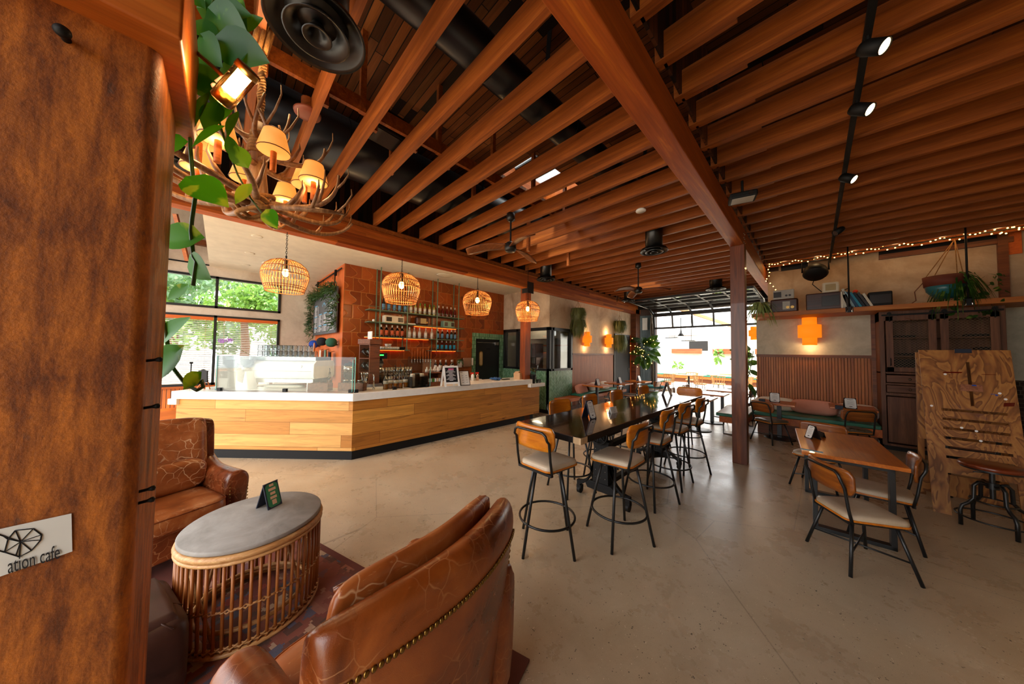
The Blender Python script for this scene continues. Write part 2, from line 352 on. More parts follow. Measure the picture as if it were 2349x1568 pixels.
def mats():
    m = MT
    m['floor'] = mk_floor()
    m['deck'] = planks('ceiling_deck_boards', ['5a3216', '7e4a22', '472810', '8f5628', '6a3c1a', '1c0f07', '9a6030', '5e3a1c', '7a4c2a', '6e4420', '84502a', '50301a'], 0, 1, 1.7, .085, .7, .05, '050302')
    m['deckv'] = planks('upper_wall_boards', ['4a2812', '6b3c1b', '2a170b', '5a3116', '0f0804'], 2, 1, 3.0, .075, .7, .05, '050302')
    m['joist'] = wood('joist_wood', '7a3c10', 'b86a26', 0, 1.2, .55, '9c521a')
    m['beamY'] = wood('glulam_wood', '96420e', 'e0801f', 1, .8, .5, 'ad5414')
    m['beamL'] = planks('laminated_beam_wood', ['8a3d10', 'b45a1c', '9c4a14', 'c06a26'], 1, 2, 2.4, .055, .5, .012, '5a2608')
    m['post'] = wood('post_wood', '47200d', '9a5224', 2, 1.0, .4, '74391a', coat=.2)
    m['postk'] = wood('kitchen_post_wood', '6a2f10', 'a4571f', 2, 1.0, .45, '87421a')
    m['plaster'] = mk_plaster('left_plaster', 'b59c84', 'cdb8a0', 'dccbb4', '7a5a44', .5)
    m['plaster2'] = mk_plaster('window_wall_plaster', 'b4a290', 'c6b5a2', 'd2c4b2', '9a8068', .2)
    m['plasterg'] = mk_plaster('grey_plaster', 'a8a290', 'bdb8a6', 'cbc8b8', '76726a', .35, 2.2)
    m['plasteru'] = mk_plaster('upper_plaster', '9c8468', 'b49c80', 'c8b498', '8a6a4c', .35)
    m['white'] = plain('white_paint', 'e4dccb', .6)
    m['patio'] = mk_plaster('patio_wall_plaster', 'dcd6ca', 'eeeae0', 'f6f3ec', 'c8b8a0', .25, .6)
    m['orange'] = wood('orange_stained_panel', 'c05a20', 'd8702e', 2, .6, .5, 'cc6428', fine=.15)
    m['bead_l'] = mk_beadboard('left_beadboard', '8a4a22', 'b4683a', 1)
    m['bead_r'] = mk_beadboard('right_beadboard', '8a4a1e', 'b87034', 0)
    m['bead_w'] = mk_beadboard('window_beadboard', 'c06626', 'dc8038', 1, .06)
    m['leaftile'] = mk_leaf_tile()
    m['g_door'] = mk_green_tile('green_stacked_tile', None, 1); m['g_kx'] = mk_green_tile('green_tile_front', True, 0); m['g_ky'] = mk_green_tile('green_herringbone_tile', True, 1)
    m['rug'] = mk_rug()
    m['rust'] = mk_rust()
    m['counter'] = planks('reclaimed_counter_boards_diag', ['c98a44', 'd89a52', 'b87a38', 'e0a860'], 0, 2, 2.1, .19, .5, .012, '7a4a1c', .75, .3, .75)
    m['counter2'] = planks('reclaimed_counter_boards', ['bd7a30', 'c98838', 'a86a28', 'd2923f'], 1, 2, 2.1, .19, .5, .012, '6a3c14', .9, .3, .8)
    m['quartz'] = plain('white_quartz', 'eceae4', .25, spec=.5)
    m['black'] = plain('black_metal', '121416', .38, 0, .5)
    m['blackm'] = plain('matte_black', '0c0c0d', .6, 0, .3)
    m['duct'] = plain('black_duct_paint', '0b0b0c', .35, 0, .5)
    m['iron'] = plain('dark_iron', '1c1d20', .45, .6, .5)
    m['steel'] = plain('brushed_steel', 'b4b2ae', .25, 1); m['chrome'] = plain('chrome', 'd8d8d8', .1, 1)
    m['brass'] = plain('aged_brass', 'a8834a', .28, 1); m['nail'] = plain('antique_brass_nailheads', '8a6a34', .3, 1)
    m['seatw'] = wood('honey_bentwood', 'a8560f', 'e0901f', 0, 1.0, .3, 'c87414', coat=.3, fine=.2); m['seatw2'] = wood('walnut_bentwood', '6a3410', 'b06a24', 0, 1.0, .3, '8c4c18', coat=.3, fine=.2)
    m['vinyl'] = mk_leather('taupe_vinyl', 'a8947c', 'bcaa92', 'cabaa4', 'd8ccb8', .12, .6, .42)
    m['tabledark'] = planks('dark_epoxy_table_boards', ['2e1b10', '3f2717', '22140c', '4c301c'], 1, 0, 2.6, .15, .06, .012, '1a0e08', .9, .5); m['tabledark'].node_tree.nodes['Principled BSDF'].inputs['Coat Weight'].default_value = .6
    m['tableedge'] = wood('pale_block_wood', '9a7a58', 'c8a880', 2, 2, .5)
    m['oak'] = wood('orange_oak_top', 'a8541a', 'd8802c', 1, 1.2, .28, 'c46c20', coat=.3); m['oakx'] = wood('bench_wood', 'a4501a', 'd27a30', 1, 1, .4, 'bc6222')
    m['walnutc'] = wood('cabinet_walnut', '4e2c18', '85583a', 2, .9, .5, '6c422a'); m['walnuth'] = wood('cabinet_rail_walnut', '4e2c18', '85583a', 0, .9, .5, '6c422a')
    m['shelfw'] = wood('fir_shelf_beam', 'a0561c', 'd08438', 0, .8, .5, 'b86a26')
    m['trim'] = wood('brown_trim', '4c260f', '7a4320', 0, 1, .45)
    m['leather'] = mk_leather('tan_leather', '54240b', '8a4415', 'a65a22', 'd49a66', .55, 1, .28); m['leather_c'] = mk_leather('crackled_tan_leather', '6a2e10', '98501f', 'b06a34', 'e0b486', 1.0, .8, .32)
    m['leather_d'] = mk_leather('dark_brown_leather', '3c1a0a', '6e3214', '8c461e', 'c08858', .6, 1, .28); m['leather_dc'] = mk_leather('crackled_brown_leather', '5a2a10', '8e4c20', 'ae7040', 'e8c49a', 1.0, .9, .34)
    m['ottoman'] = mk_leather('worn_dark_leather', '23130d', '3a221a', '4a3026', '5e4436', .25, 1, .4)
    m['concrete'] = mk_plaster('grey_concrete_top', '7c7872', '8f8b85', 'a09c96', '6a6660', .3, 4)
    m['rattan'] = wood('rattan_cane', '7a4016', 'c8884a', 2, 2.2, .4, 'a4622a', fine=.3); m['rattanl'] = wood('pale_rattan', 'a87440', 'dab27c', 1, 3, .45, 'c4935c')
    m['cane'] = plain('light_cane', 'c98c50', .5); m['rope'] = wood('jute_rope', '7a5228', 'b4854c', 2, 5, .85, '976a38'); m['antler'] = wood('antler_bone', '5c3c24', 'b08a62', 2, 2.2, .45, '8c6542', fine=.2)
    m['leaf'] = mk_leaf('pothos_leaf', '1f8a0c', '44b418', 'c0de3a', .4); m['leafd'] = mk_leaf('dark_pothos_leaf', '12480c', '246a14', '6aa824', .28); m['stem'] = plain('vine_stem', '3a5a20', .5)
    m['fig'] = mk_leaf('fig_leaf', '14300f', '2f5a20', '6a8a3a', .15); m['spider'] = mk_leaf('spider_plant_leaf', '5a7a3a', 'a8b87a', 'dce0b0', .2); m['fern'] = mk_leaf('hanging_grass_leaf', '5a6038', '83885a', '6a6a40', .2)
    m['cedar'] = mk_leaf('cedar_garland_leaf', '1c3a1c', '3c5e30', '55703a', .1); m['tree'] = mk_leaf('tree_leaf', '3e6a2c', '7ea650', 'c8dc90', .4); m['treeg'] = mk_leaf('pine_leaf', '4a6a50', '84a088', 'b0c0a8', .4)
    m['petal'] = plain('orchid_petal', 'b060d0', .5)
    m['shade'] = NT('parchment_shade').set(col=rgb('d8a86c'), rough=.7, ec=rgb('ff9a3c'), es=.4).m
    m['sconce'] = NT('woven_sconce_shade').set(col=rgb('d07820'), rough=.7, ec=rgb('ff7a10'), es=.55).m
    m['bulb'] = emit('warm_bulb', 'ffc060', 14); m['fairy'] = emit('fairy_bulb', 'ffb050', 9); m['tube'] = emit('lamp_tube', 'ffd9a0', 9); m['spot'] = emit('spot_lens', 'ffd090', 12)
    m['led'] = emit('shelf_led', 'ff5a14', 4); m['green_led'] = emit('green_display', '30ff50', 2, '103010'); m['blue_led'] = emit('blue_led', '2030ff', 4)
    m['screenlamp'] = NT('lit_wall_lamp').set(col=rgb('e08a20'), ec=rgb('ff9420'), es=.9).m
    m['glass'] = glass('clear_glass', 'fcfefd'); m['glassg'] = glass('green_edge_glass', 'fafefc'); m['amberg'] = glass('amber_lamp_glass', 'f4dcb0'); m['jar'] = glass('jar_glass', 'e8eeee')
    m['gedge'] = plain('glass_edge', '7fd0c0', .15)
    m['cushion_g'] = mk_leather('green_vinyl', '1c5a48', '26705a', '2f806a', '3a8a74', .1, .6, .35); m['cushion_k'] = mk_leather('dark_seat_vinyl', '4a4238', '5c5446', '6e6656', '7a7262', .1, .6, .3)
    m['seatcream'] = plain('cream_vinyl', 'c4b298', .4)
    m['pink'] = plain('pink_woven_cotton', 'cf8e78', .9); m['cream'] = plain('cream_cotton', 'd8cdbc', .9); m['rustcloth'] = plain('rust_printed_cotton', '9a5434', .9); m['teal'] = plain('teal_cloth', '2c5a5a', .9)
    m['paper'] = plain('menu_paper', 'e2e2de', .5); m['ink'] = plain('black_ink', '15151a', .6); m['navy'] = plain('navy_card', '1c2233', .55); m['greenp'] = plain('green_menu_paper', '2f7a4c', .5); m['peach'] = plain('peach_print', 'e0b894', .5)
    m['slate'] = plain('slate_menu_board', '4c4e52', .55); m['chalk'] = plain('chalk_white', 'e8e8ea', .7); m['pinkp'] = plain('pink_print', 'd86a9a', .6); m['bluep'] = plain('blue_print', '6ab0d8', .6)
    m['whitep'] = plain('white_enamel', 'eef0f0', .18, spec=.5); m['porcelain'] = plain('porcelain', 'e6e2dc', .2, spec=.5); m['terracotta'] = plain('terracotta', '6a3022', .7); m['tealpot'] = plain('teal_glaze', '2a6a74', .3); m['whitepot'] = plain('white_pot', 'c8c6c0', .5)
    m['walnutbox'] = wood('walnut_crate', '4a2410', '7c4422', 1, 2, .45); m['cratel'] = wood('brown_crate', '6a3a20', '9a6040', 1, 2, .5)
    m['amber'] = NT('amber_syrup').set(col=rgb('d07a10'), rough=.05, trans=.6, ior=1.36).m; m['amberd'] = NT('dark_syrup').set(col=rgb('8a4410'), rough=.05, trans=.5, ior=1.36).m
    m['winedark'] = plain('dark_bottle_glass', '0c0706', .08, spec=.6); m['winegreen'] = plain('pale_wine_glass', 'a8a050', .08, spec=.6); m['gin'] = plain('clear_bottle', 'b8a898', .1, spec=.6); m['redbottle'] = plain('red_spirit_bottle', '5a1008', .08, spec=.6)
    m['lab_blue'] = plain('blue_bottle_label', '5a86a8', .5); m['lab_white'] = plain('white_bottle_label', 'd8d4cc', .5); m['lab_orange'] = plain('orange_bottle_label', 'c8603a', .5); m['lab_cyan'] = plain('cyan_bottle_label', '2a8ab0', .5)
    m['foil_g'] = plain('green_foil', '4c8a2c', .4); m['foil_w'] = plain('white_foil', 'd8d0c8', .4)
    m['coffee'] = plain('coffee_beans', '2a140a', .5); m['smoke'] = plain('smoked_hopper', '4a3a34', .1)
    m['shelfg'] = plain('sage_shelf_metal', '5e7a64', .4); m['radio_w'] = plain('cream_plastic', 'd8ccb4', .4); m['radio_b'] = wood('brown_bakelite', '2a120a', '4a2416', 0, 1, .3); m['radio_g'] = plain('mint_plastic', '7a9a8a', .4); m['dial'] = plain('dial_dark', '241c18', .3); m['dialy'] = plain('dial_cream', 'b09868', .4); m['radio_s'] = plain('silver_plastic', 'a8a49c', .4)
    m['bk'] = [plain('book_cover_%d' % i, c, .6) for i, c in enumerate(['d8d0c0', 'c8c4b8', '2c2420', '90b0c0', '2a4a6a', '2a88a8', '1a2430', '3a3a3e'])]
    m['cap_b'] = plain('blue_cap_cloth', '1c44a0', .85); m['cap_k'] = plain('black_cap_cloth', '16181e', .85); m['cap_g'] = plain('green_cap_cloth', '2a5a44', .85); m['jean'] = plain('blue_denim', '2c5488', .9)
    m['orangepl'] = plain('orange_plastic', 'e04020', .4); m['red'] = plain('red_plastic', 'c82818', .4); m['tealpl'] = plain('teal_plastic', '14809a', .4)
    m['pw'] = wood('patio_wood', '9a6a3a', 'd8a870', 0, 1.5, .5, 'b88850'); m['ply'] = mk_ply(); m['seatred'] = wood('stained_round_seat', '46180c', '7a3418', 0, 1.2, .3, coat=.3); m['weath'] = wood('weathered_board', '3c4448', '7c8a90', 2, 1.2, .8, '586870'); m['planter'] = wood('patio_planter_board', '6a3018', 'a45a34', 0, 1, .7)
    m['corr'] = plain('dark_brown_cladding', '3a2014', .6); m['charcoal'] = plain('charcoal_fan', '1c1a19', .4); m['fanwood'] = wood('fan_blade_wood', '4a220e', '8a4c20', 0, 1, .4)
    m['redc'] = plain('copper_speaker_ring', '7a4030', .5); m['asphalt'] = plain('patio_concrete', 'c8bca8', .8); m['brickd'] = planks('dark_brick_wall', ['3a2a24', '4a3830', '2c221e'], 0, 2, .2, .07, .8, .08, '55493f')
    m['blind'] = plain('white_blind_slat', 'e4e0d6', .5); m['valance'] = wood('orange_valance', 'b84e14', 'd0641e', 1, 1, .5, fine=.15)
    m['kraft'] = plain('kraft_paper', 'c8a078', .7); m['grid'] = plain('mesh_wire', '7a6248', .5, .3); m['mosa'] = plain('peg_panel', '9a7058', .6); m['ice'] = NT('pink_steel').set(col=rgb('c0a090'), rough=.2, metal=1).m
mats()
SKY, SUN, EXPO, LK = 3.2, 3.0, 1.0, 0.9
LAMPS = []
WARM = (1, .62, .28)
m = MT
def S(name, mat, mb, **k): return struct(mb.build(name, m[mat], **k))
def slab(name, mat, *a, **k): return S(name, mat, MB().box(*a), **k)
XW, XT, XL, YG, YR, YM, YK = -9.65, -7.1, -5.2, 12.6, 9.4, 1.86, 6.58
ZD, ZJ, ZS = 4.75, 3.76, 3.58
slab('floor', 'floor', -11, -5, -.12, 4.5, YG, 0)
slab('ground', 'asphalt', -14, YG, -.13, 9, 30, -.005)
slab('ground', 'asphalt', -40, -30, -.2, -11, 30, -.1)
slab('ground', 'asphalt', -11, -30, -.2, 40, -5, -.02)
# --- roof deck with two skylight holes
HX0, HX1 = -3.84, -2.96
holes = [(3.36, 4.72), (8.0, 9.2)]
mb = MB(); ys = [-3.2]+[y for h in holes for y in h]+[YG+.3]
mb.box(XW-.2, -3.2, ZD, HX0, YG+.3, ZD+.12); mb.box(HX1, -3.2, ZD, 3.8, YG+.3, ZD+.12)
for i in (0, 2, 4): mb.box(HX0, ys[i], ZD, HX1, ys[i+1], ZD+.12)
S('ceiling', 'deck', mb)
for i, (a, b) in enumerate(holes):
    mb = MB(); t = .03; z0, z1 = ZD+.12, ZD+.38
    mb.box(HX0-t, a-t, z0, HX0, b+t, z1); mb.box(HX1, a-t, z0, HX1+t, b+t, z1); mb.box(HX0, a-t, z0, HX1, a, z1); mb.box(HX0, b, z0, HX1, b+t, z1)
    S('trim_%d' % (20+i), 'oakx', mb)
    w = struct(thing('window_%d' % (5+i), 'skylight pane above the joists ' + ('near the wooden ceiling fan' if i == 0 else 'farther toward the open garage door'), 'window', (0, 0, 0)))
    MB().box(HX0, a, ZD+.35, HX1, b, ZD+.36).build('pane', m['glass'], w)
    f = MB()
    for k in range(4): f.box(HX0, a+(b-a)*k/3-.02, ZD+.34, HX1, a+(b-a)*k/3+.02, ZD+.37)
    f.build('window_frame', m['black'], w)
# --- joists
for k in range(-9, 29):
    y = .957+.408*k
    if y > YG: break
    random.seed(k+50)
    slab('joist', 'joist', -5.06, y-.048, ZJ, -.935, y, ZJ+.19+random.uniform(-.01, .01))
    slab('joist', 'joist', -.76, y-.048, ZJ, 3.6, y, ZJ+.2)
mb = MB().box(-5.17, -3, 3.32, -5.0, 12.35, 3.66)
S('ceiling_beam', 'beamL', mb, bevel=.006)
slab('ceiling_beam', 'beamY', -.935, -3, 3.47, -.76, YG, 3.76, bevel=.008)
slab('ceiling_beam', 'joist', -5.16, -3, 3.66, -5.06, 12.3, 3.76)
slab('ceiling_beam', 'joist', -2.99, -3, 3.955, -2.95, YG, 4.09)      # bridging member above the joists
slab('trim_1', 'deckv', -.72, -3, 3.77, -.70, YG, ZD)
for k in range(-6, 27):
    y = .957+.408*k+.002
    if y > YG-.3: break
    if k % 2 == 0: slab('strut', 'joist', -2.995, y-.10, 3.95, -2.945, y-.05, ZD)
    slab('strut', 'joist', -2.94, y+.001, 3.80, -2.90, y+.046, 4.0)
    if k % 3 == 1: slab('strut', 'joist', -3.55, y+.002, 3.5 if 5 < k < 12 else 3.82, -3.50, y+.05, 4.2)
    slab('strut', 'joist', -.755, y+.001, 3.77, -.30, y+.045, 3.95)
slab('wall_upper', 'deckv', -5.62, -3, 3.62, -5.58, YG, ZD)
for p in ((-5.60, 3.70), (-5.57, 3.9)): slab('trim_2', 'joist', p[0]-.01, -3, p[1], p[0]+.05, 12.3, p[1]+.06)
o = slab('post', 'post', -.935, 5.87, 0, -.745, 6.05, 3.47, bevel=.006)
y0, y1 = gx(1205, 760, -5.06).y, gx(1217.5, 760, -5.06).y
slab('post', 'postk', -5.235, y0, 0, -5.06, y1, 3.35, bevel=.005)
S('post_bracket', 'black', MB().box(-5.0, y0-.01, 3.2, -4.985, y1+.01, 3.48).box(-5.18, y0-.012, 3.2, -5.0, y0, 3.48))
mb = MB()
for dy in (.02, .11):
    for z in (3.52, 3.59, 3.66): mb.sph((-.757, 5.90+dy, z), .009, 8)
S('beam_bolts', 'steel', mb)
slab('ceiling_soffit', 'white', XW, -.24, ZS, -5.175, YK, ZS+.12)
# recessed lights and grille in the soffit
for i, (x, y) in enumerate(((590, 541.5), (573, 580), (564, 607))):
    p = gz(x, y, ZS); q = thing('recessed_light', ORD[i]+' of three recessed lights in white soffit, counted from the beam to the window', 'light', p)
    MB().lathe([(.055, 0), (.075, 0), (.078, -.004), (.055, -.004)], (0, 0, 0), 20).build('trim_ring', m['white'], q); MB().cyl((0, 0, -.002), .054, .001, 20).build('lens', m['steel'], q)
def vent(x, y, r, label):
    q = thing('ceiling_vent', label, 'vent', gz(x, y, ZS))
    MB().lathe([(.03*r, -.05*r), (.35*r, -.045*r), (.5*r, -.03*r), (.3*r, -.02*r)], n=24).build('inner_cone', m['white'], q)
    MB().lathe([(.55*r, -.06*r), (.8*r, -.05*r), (r, -.005), (.75*r, -.01)], n=24).build('outer_cone', m['white'], q); MB().cyl((0, 0, -.004), .7*r, .003, 20).build('backing', m['blackm'], q)
vent(1020, 631, .2, 'round white ceiling vent in soffit above the bottle shelves'); vent(626, 605, .2, 'round white ceiling vent half hidden behind the wide rattan pendant')
# --- window wall
T = .16
mb = MB(); za, zb, zc, zd = .87, 2.46, 2.625, 3.36; yw = 1.075
mb.box(XW-T, -5, 0, XW, yw, za).box(XW-T, -5, zb, XW, yw, zc).box(XW-T, -5, zd, XW, yw, ZD).box(XW-T, yw, 0, XW, YK, ZD)
S('wall_window', 'plaster2', mb)
S('wainscot_window', 'bead_w', MB().box(XW, -5, .1, XW+.02, YM, za-.03))
slab('trim_3', 'oakx', XW, -5, za-.04, XW+.07, yw+.05, za); slab('trim_4', 'oakx', XW, -5, 0, XW+.45, .3, .42, bevel=.004)
def wframe(name, z0, z1, label, ymul):
    q = struct(thing(name, label, 'window', (0, 0, 0)))
    f = MB(); w = .05
    f.box(XW-.1, -5, z0, XW+.02, yw, z0+w).box(XW-.1, -5, z1-w, XW+.02, yw, z1).box(XW-.1, yw-w, z0, XW+.02, yw, z1)
    for y in ymul: f.box(XW-.1, y-w/2, z0, XW+.02, y+w/2, z1)
    f.build('window_frame', m['black'], q); MB().box(XW-.055, -5, z0+w, XW-.05, yw-w, z1-w).build('pane', m['glass'], q); return q
wframe('window_1', zc, zd, 'high strip window with black frame showing tree crowns', (-.1, -2.4))
wframe('window_2', za, zb, 'large lower window with black frame behind the espresso machine', (-.1, -2.4))
def blind(y0, y1, label):
    q = thing('venetian_blind', label, 'blind', (XW+.045, y0, 0))
    W = y1-y0; MB().box(-.02, 0, 2.34, .03, W, 2.41).build('valance', m['valance'], q)
    s = MB()
    for k in range(34):
        z = 2.32-k*.042; s.bar((0, .01, z), (0, W-.01, z), .038, .0025, up=(.45, 0, .9))
    s.build('slats', m['blind'], q)
    c = MB()
    for y in (.12, W-.12): c.tube([(.02, y, 2.34), (.02, y, .9)], .002, 5)
    c.build('cord', m['cane'], q)
blind(-.07, 1.02, 'white venetian blind in lower window nearest the menu board'); blind(-2.37, -.13, 'white venetian blind in lower window behind the hanging vine')
# sloping braces at the plain wall beside the soffit
for i, (a, b) in enumerate((((402, 490), (430, 598)), ((352, 540), (368, 600)))):
    p = gx(*a, XW+.35); q = gx(*b, XW+.04); S('brace', 'oakx', MB().bar(p, q, .07, .05))
slab('trim_5', 'trim', XW, -5, 4.0, XW+.12, -.24, 4.12); slab('trim_6', 'blackm', XW, -5, 3.58, XW+.015, -.24, 3.61)
# --- menu wall, tiled wall
slab('wall_menu', 'orange', XW, YM, 0, XT-.001, YM+.1, ZS)
mb = MB(); dy0, dy1, dz = 5.46, 6.42, 2.10; gy0, gy1, gzt = 5.31, YK, 2.27
mb.box(XT-.0005, YM+.0005, 0, XT+.012, gy0, ZS).box(XT-.1, gy0, gzt, XT, YK+.05, ZS)
S('wall_tile', 'leaftile', mb)
mb = MB().box(XT-.1, gy0, 0, XT+.004, dy0, dz).box(XT-.1, dy1, 0, XT+.004, YK, dz).box(XT-.1, gy0, dz, XT+.004, YK, gzt)
S('wall_tile_green', 'g_door', mb)
d = struct(thing('door_1', 'black kitchen door with small window framed by green tile', 'door', (XT-.04, dy0, 0)))
W = dy1-dy0
MB().box(-.03, .05, 0, .01, W-.05, dz-.05).build('door_leaf', m['black'], d, bevel=.004)
MB().box(-.05, 0, 0, .03, .05, dz).box(-.05, W-.05, 0, .03, W, dz).box(-.05, 0, dz-.05, .03, W, dz).build('door_frame', m['blackm'], d)
f = MB(); f.prism([(math.cos(a)*.075+(0), math.sin(a)*.07+(.16 if math.sin(a) > 0 else -.16)) for a in [2*PI*k/20 for k in range(20)]], .012, frame(V((0, 1, 0)), V((0, 0, 1)), V((1, 0, 0))), (.008, .22, 1.5)); f.build('door_window', m['brass'], d)
f = MB(); f.prism([(math.cos(a)*.055, math.sin(a)*.05+(.15 if math.sin(a) > 0 else -.15)) for a in [2*PI*k/20 for k in range(20)]], .006, frame(V((0, 1, 0)), V((0, 0, 1)), V((1, 0, 0))), (.018, .22, 1.5)); f.build('pane', m['dialy'], d)
MB().box(.01, .06, dz-.12, .03, W-.12, dz-.10).build('closer_arm', m['steel'], d); MB().box(.01, W-.22, dz-.18, .07, W-.06, dz-.08).build('door_closer', m['steel'], d, bevel=.005)
MB().box(.011, W*.45, dz-.32, .013, W*.62, dz-.285).build('door_plate', m['iron'], d)
# --- kitchen corner
KS, KH = 1.19, 2.43
mb = MB().box(XT, YK, KH, XL-.1, YK+.1, 3.75).box(XL-.1, YK, KH, XL, 7.71, 3.75)
mb.box(XL-.1, 7.71, 1.69, XL, 11.88, 3.75).box(XL-.1, 7.71, 0, XL-.03, 11.88, 1.69)
S('wall_left', 'plaster', mb)
slab('wall_kitchen_front', 'g_kx', XT, YK, 0.1, XL, YK+.1, KS); slab('wall_kitchen_side', 'g_ky', XL-.1, YK, 0.1, XL+.004, 7.71, KS)
slab('baseboard_kitchen', 'black', XT, YK-.006, 0, XL+.01, YK+.05, .1); slab('baseboard_kitchen', 'black', XL-.1, YK, 0, XL+.012, 7.71, .1)
def kwin(name, label, horiz, a, b, muls):
    q = struct(thing(name, label, 'window', (0, 0, 0))); f = MB(); w = .085
    def bx(u0, z0, u1, z1, t0=-.015, t1=.1):
        if horiz: f.box(u0, YK+t0, z0, u1, YK+t1, z1)
        else: f.box(XL-t1, u0, z0, XL-t0, u1, z1)
    bx(a, KS, b, KS+.06); bx(a, KH-w, b, KH); bx(a, KS, a+w, KH); bx(b-w, KS, b, KH)
    for u in muls: bx(u-w/2, KS, u+w/2, KH)
    f.build('window_frame', m['black'], q)
    g = MB()
    if horiz: g.box(a, YK+.05, KS, b, YK+.055, KH)
    else: g.box(XL-.055, a, KS, XL-.05, b, KH)
    g.build('pane', m['glass'], q)
kwin('window_3', 'black framed kitchen window facing the counter', True, XT+.02, XL, (-6.45,))
kwin('window_4', 'black framed kitchen window above green herringbone tile', False, YK, 7.71, (6.75,))
# inside the kitchen
slab('wall_kitchen_back', 'plasterg', XW, 9.0, 0, XL-.1, 9.1, 3.3); slab('wall_kitchen_end', 'white', -8.6, YK+.2, 0, -8.5, 9.0, 3.3); slab('ceiling_kitchen', 'white', XW, YK+.1, 3.1, XL-.1, 9.05, 3.15)
slab('wainscot_left', 'bead_l', XL-.03, 7.71, .1, XL, 10.36, 1.66); slab('trim_7', 'trim', XL-.02, 7.71, 1.655, XL+.025, 10.36, 1.70); slab('baseboard_left', 'trim', XL-.03, 7.71, 0, XL+.012, 10.36, .1)
d = struct(thing('door_2', 'tall black door at the end of the left plaster wall', 'door', (XL, 10.42, 0)))
MB().box(-.02, 0, 0, .02, .06, 2.45).box(-.02, 1.28, 0, .02, 1.34, 2.45).box(-.02, 0, 2.39, .02, 1.34, 2.45).build('door_frame', m['black'], d); MB().box(-.02, .06, 0, .005, 1.28, 2.39).build('door_leaf', m['blackm'], d); MB().bar((.03, 1.2, .95), (.03, 1.2, 1.15), .02, .02).build('door_handle', m['steel'], d)
slab('wall_left_end', 'orange', XL-.02, 11.76, 0, XL+.006, 11.95, 2.45)
slab('post', 'trim', XL-.05, 11.9, 0, XL+.2, 12.25, 3.5)
# --- garage wall
gl, gr, gh = -4.5, -1.15, 3.42
mb = MB().box(-5.6, YG, 0, gl, YG+.2, ZD).box(gl, YG, gh, gr, YG+.2, ZD).box(gr, YG, 0, -.98, YG+.2, ZD)
S('wall_garage', 'corr', mb)
slab('wall_garage_panel', 'weath', -5.1, YG-.03, 0, gl-.1, YG, 3.3)
slab('trim_8', 'black', gl-.12, YG-.06, 0, gl-.02, YG+.02, gh); slab('trim_8', 'steel', gl-.16, YG-.08, 0, gl-.13, YG-.03, 3.2); slab('trim_9', 'black', gr, YG-.06, 0, gr+.1, YG+.02, gh); slab('trim_10', 'blackm', -5.1, YG-.5, 3.5, -.76, YG-.42, 3.75)
# open sectional garage door stored overhead
g = struct(thing('door_3', 'black sectional glass garage door rolled up overhead at far end', 'door', (0, 0, 0)))
x0, x1 = gl-.02, gr+.02
secs = [((YG-.02, 2.75), (YG-.10, 3.24)), ((YG-.16, 3.30), (YG-.62, 3.50)), ((YG-.68, 3.51), (YG-1.2, 3.53)), ((YG-1.26, 3.53), (YG-1.8, 3.54)), ((YG-1.86, 3.54), (YG-2.4, 3.55))]
for i, ((ya, z_a), (yb, z_b)) in enumerate(secs):
    f = MB(); n = 5
    for (y, z) in ((ya, z_a), (yb, z_b)): f.bar((x0, y, z), (x1, y, z), .06, .07)
    for k in range(n+1):
        x = x0+(x1-x0)*k/n; f.bar((x, ya, z_a), (x, yb, z_b), .055, .05, up=(0, .3, 1))
    q = f.build('door_section', m['black'], g)
    MB().quad((x0, ya, z_a), (x1, ya, z_a), (x1, yb, z_b), (x0, yb, z_b)).build('pane', m['glass'], q)
f = MB()
for x in (x0-.06, x1+.06): f.tube([(x, YG-.05, 0.1), (x, YG-.05, 2.9), (x, YG-.15, 3.3), (x, YG-.5, 3.5), (x, YG-2.6, 3.55)], .018, 6)
f.bar((-4.9, YG-2.55, 3.56), (-4.9, YG-2.55, 3.76), .03, .03); f.bar((-4.6, YG-2.6, 3.5), (-4.9, YG-2.6, 3.76), .03, .03); f.build('track', m['steel'], g)
# --- right wall
mb = MB().box(-.98, YR, 0, .873, YR+.12, 1.7).box(-.98, YR, 1.7, 3.6, YR+.12, 2.56).box(.873, YR, 0, 3.6, YR+.12, 1.7); S('wall_right', 'plasterg', mb)
slab('wall_right_upper', 'plasteru', -.755, YR, 2.56, 3.6, YR+.12, ZD)
slab('wall_right_end', 'plasterg', -.98, YR+.12, 0, -.86, YG, 2.6); slab('wall_right_end', 'corr', -.76, YR+.12, 2.6, -.70, YG, ZD)
slab('wainscot_right', 'bead_r', -.98, YR-.02, .1, .873, YR, 1.68); slab('trim_11', 'trim', -.985, YR-.05, 1.675, .873, YR+.001, 1.735); slab('trim_12', 'trim', .82, YR-.04, 0, .873, YR, 2.6)
slab('wall_light_block', 'plasterg', .9, -2.3, 0, 3.7, -2.2, ZD)  # unseen wall added behind the camera to cut daylight on the right side
slab('wall_far_right', 'plasterg', 3.6, -3, 0, 3.7, YG, ZD)
slab('wall_brick', 'brickd', 2.22, YR-.02, 0, 3.6, YR, 1.35)
slab('trim_13', 'corr', -.74, YR-.02, 3.72, -.55, YR, 4.3); slab('trim_13', 'iron', -.52, YR-.02, 3.7, -.05, YR, 4.35); slab('trim_14', 'plasteru', -.55, YR-.03, 3.7, -.51, YR, 4.4); slab('trim_14', 'plasteru', -.06, YR-.03, 3.7, .0, YR, 4.4)
p, q = gy(2016, 594, YR), gy(2310, 556, YR)
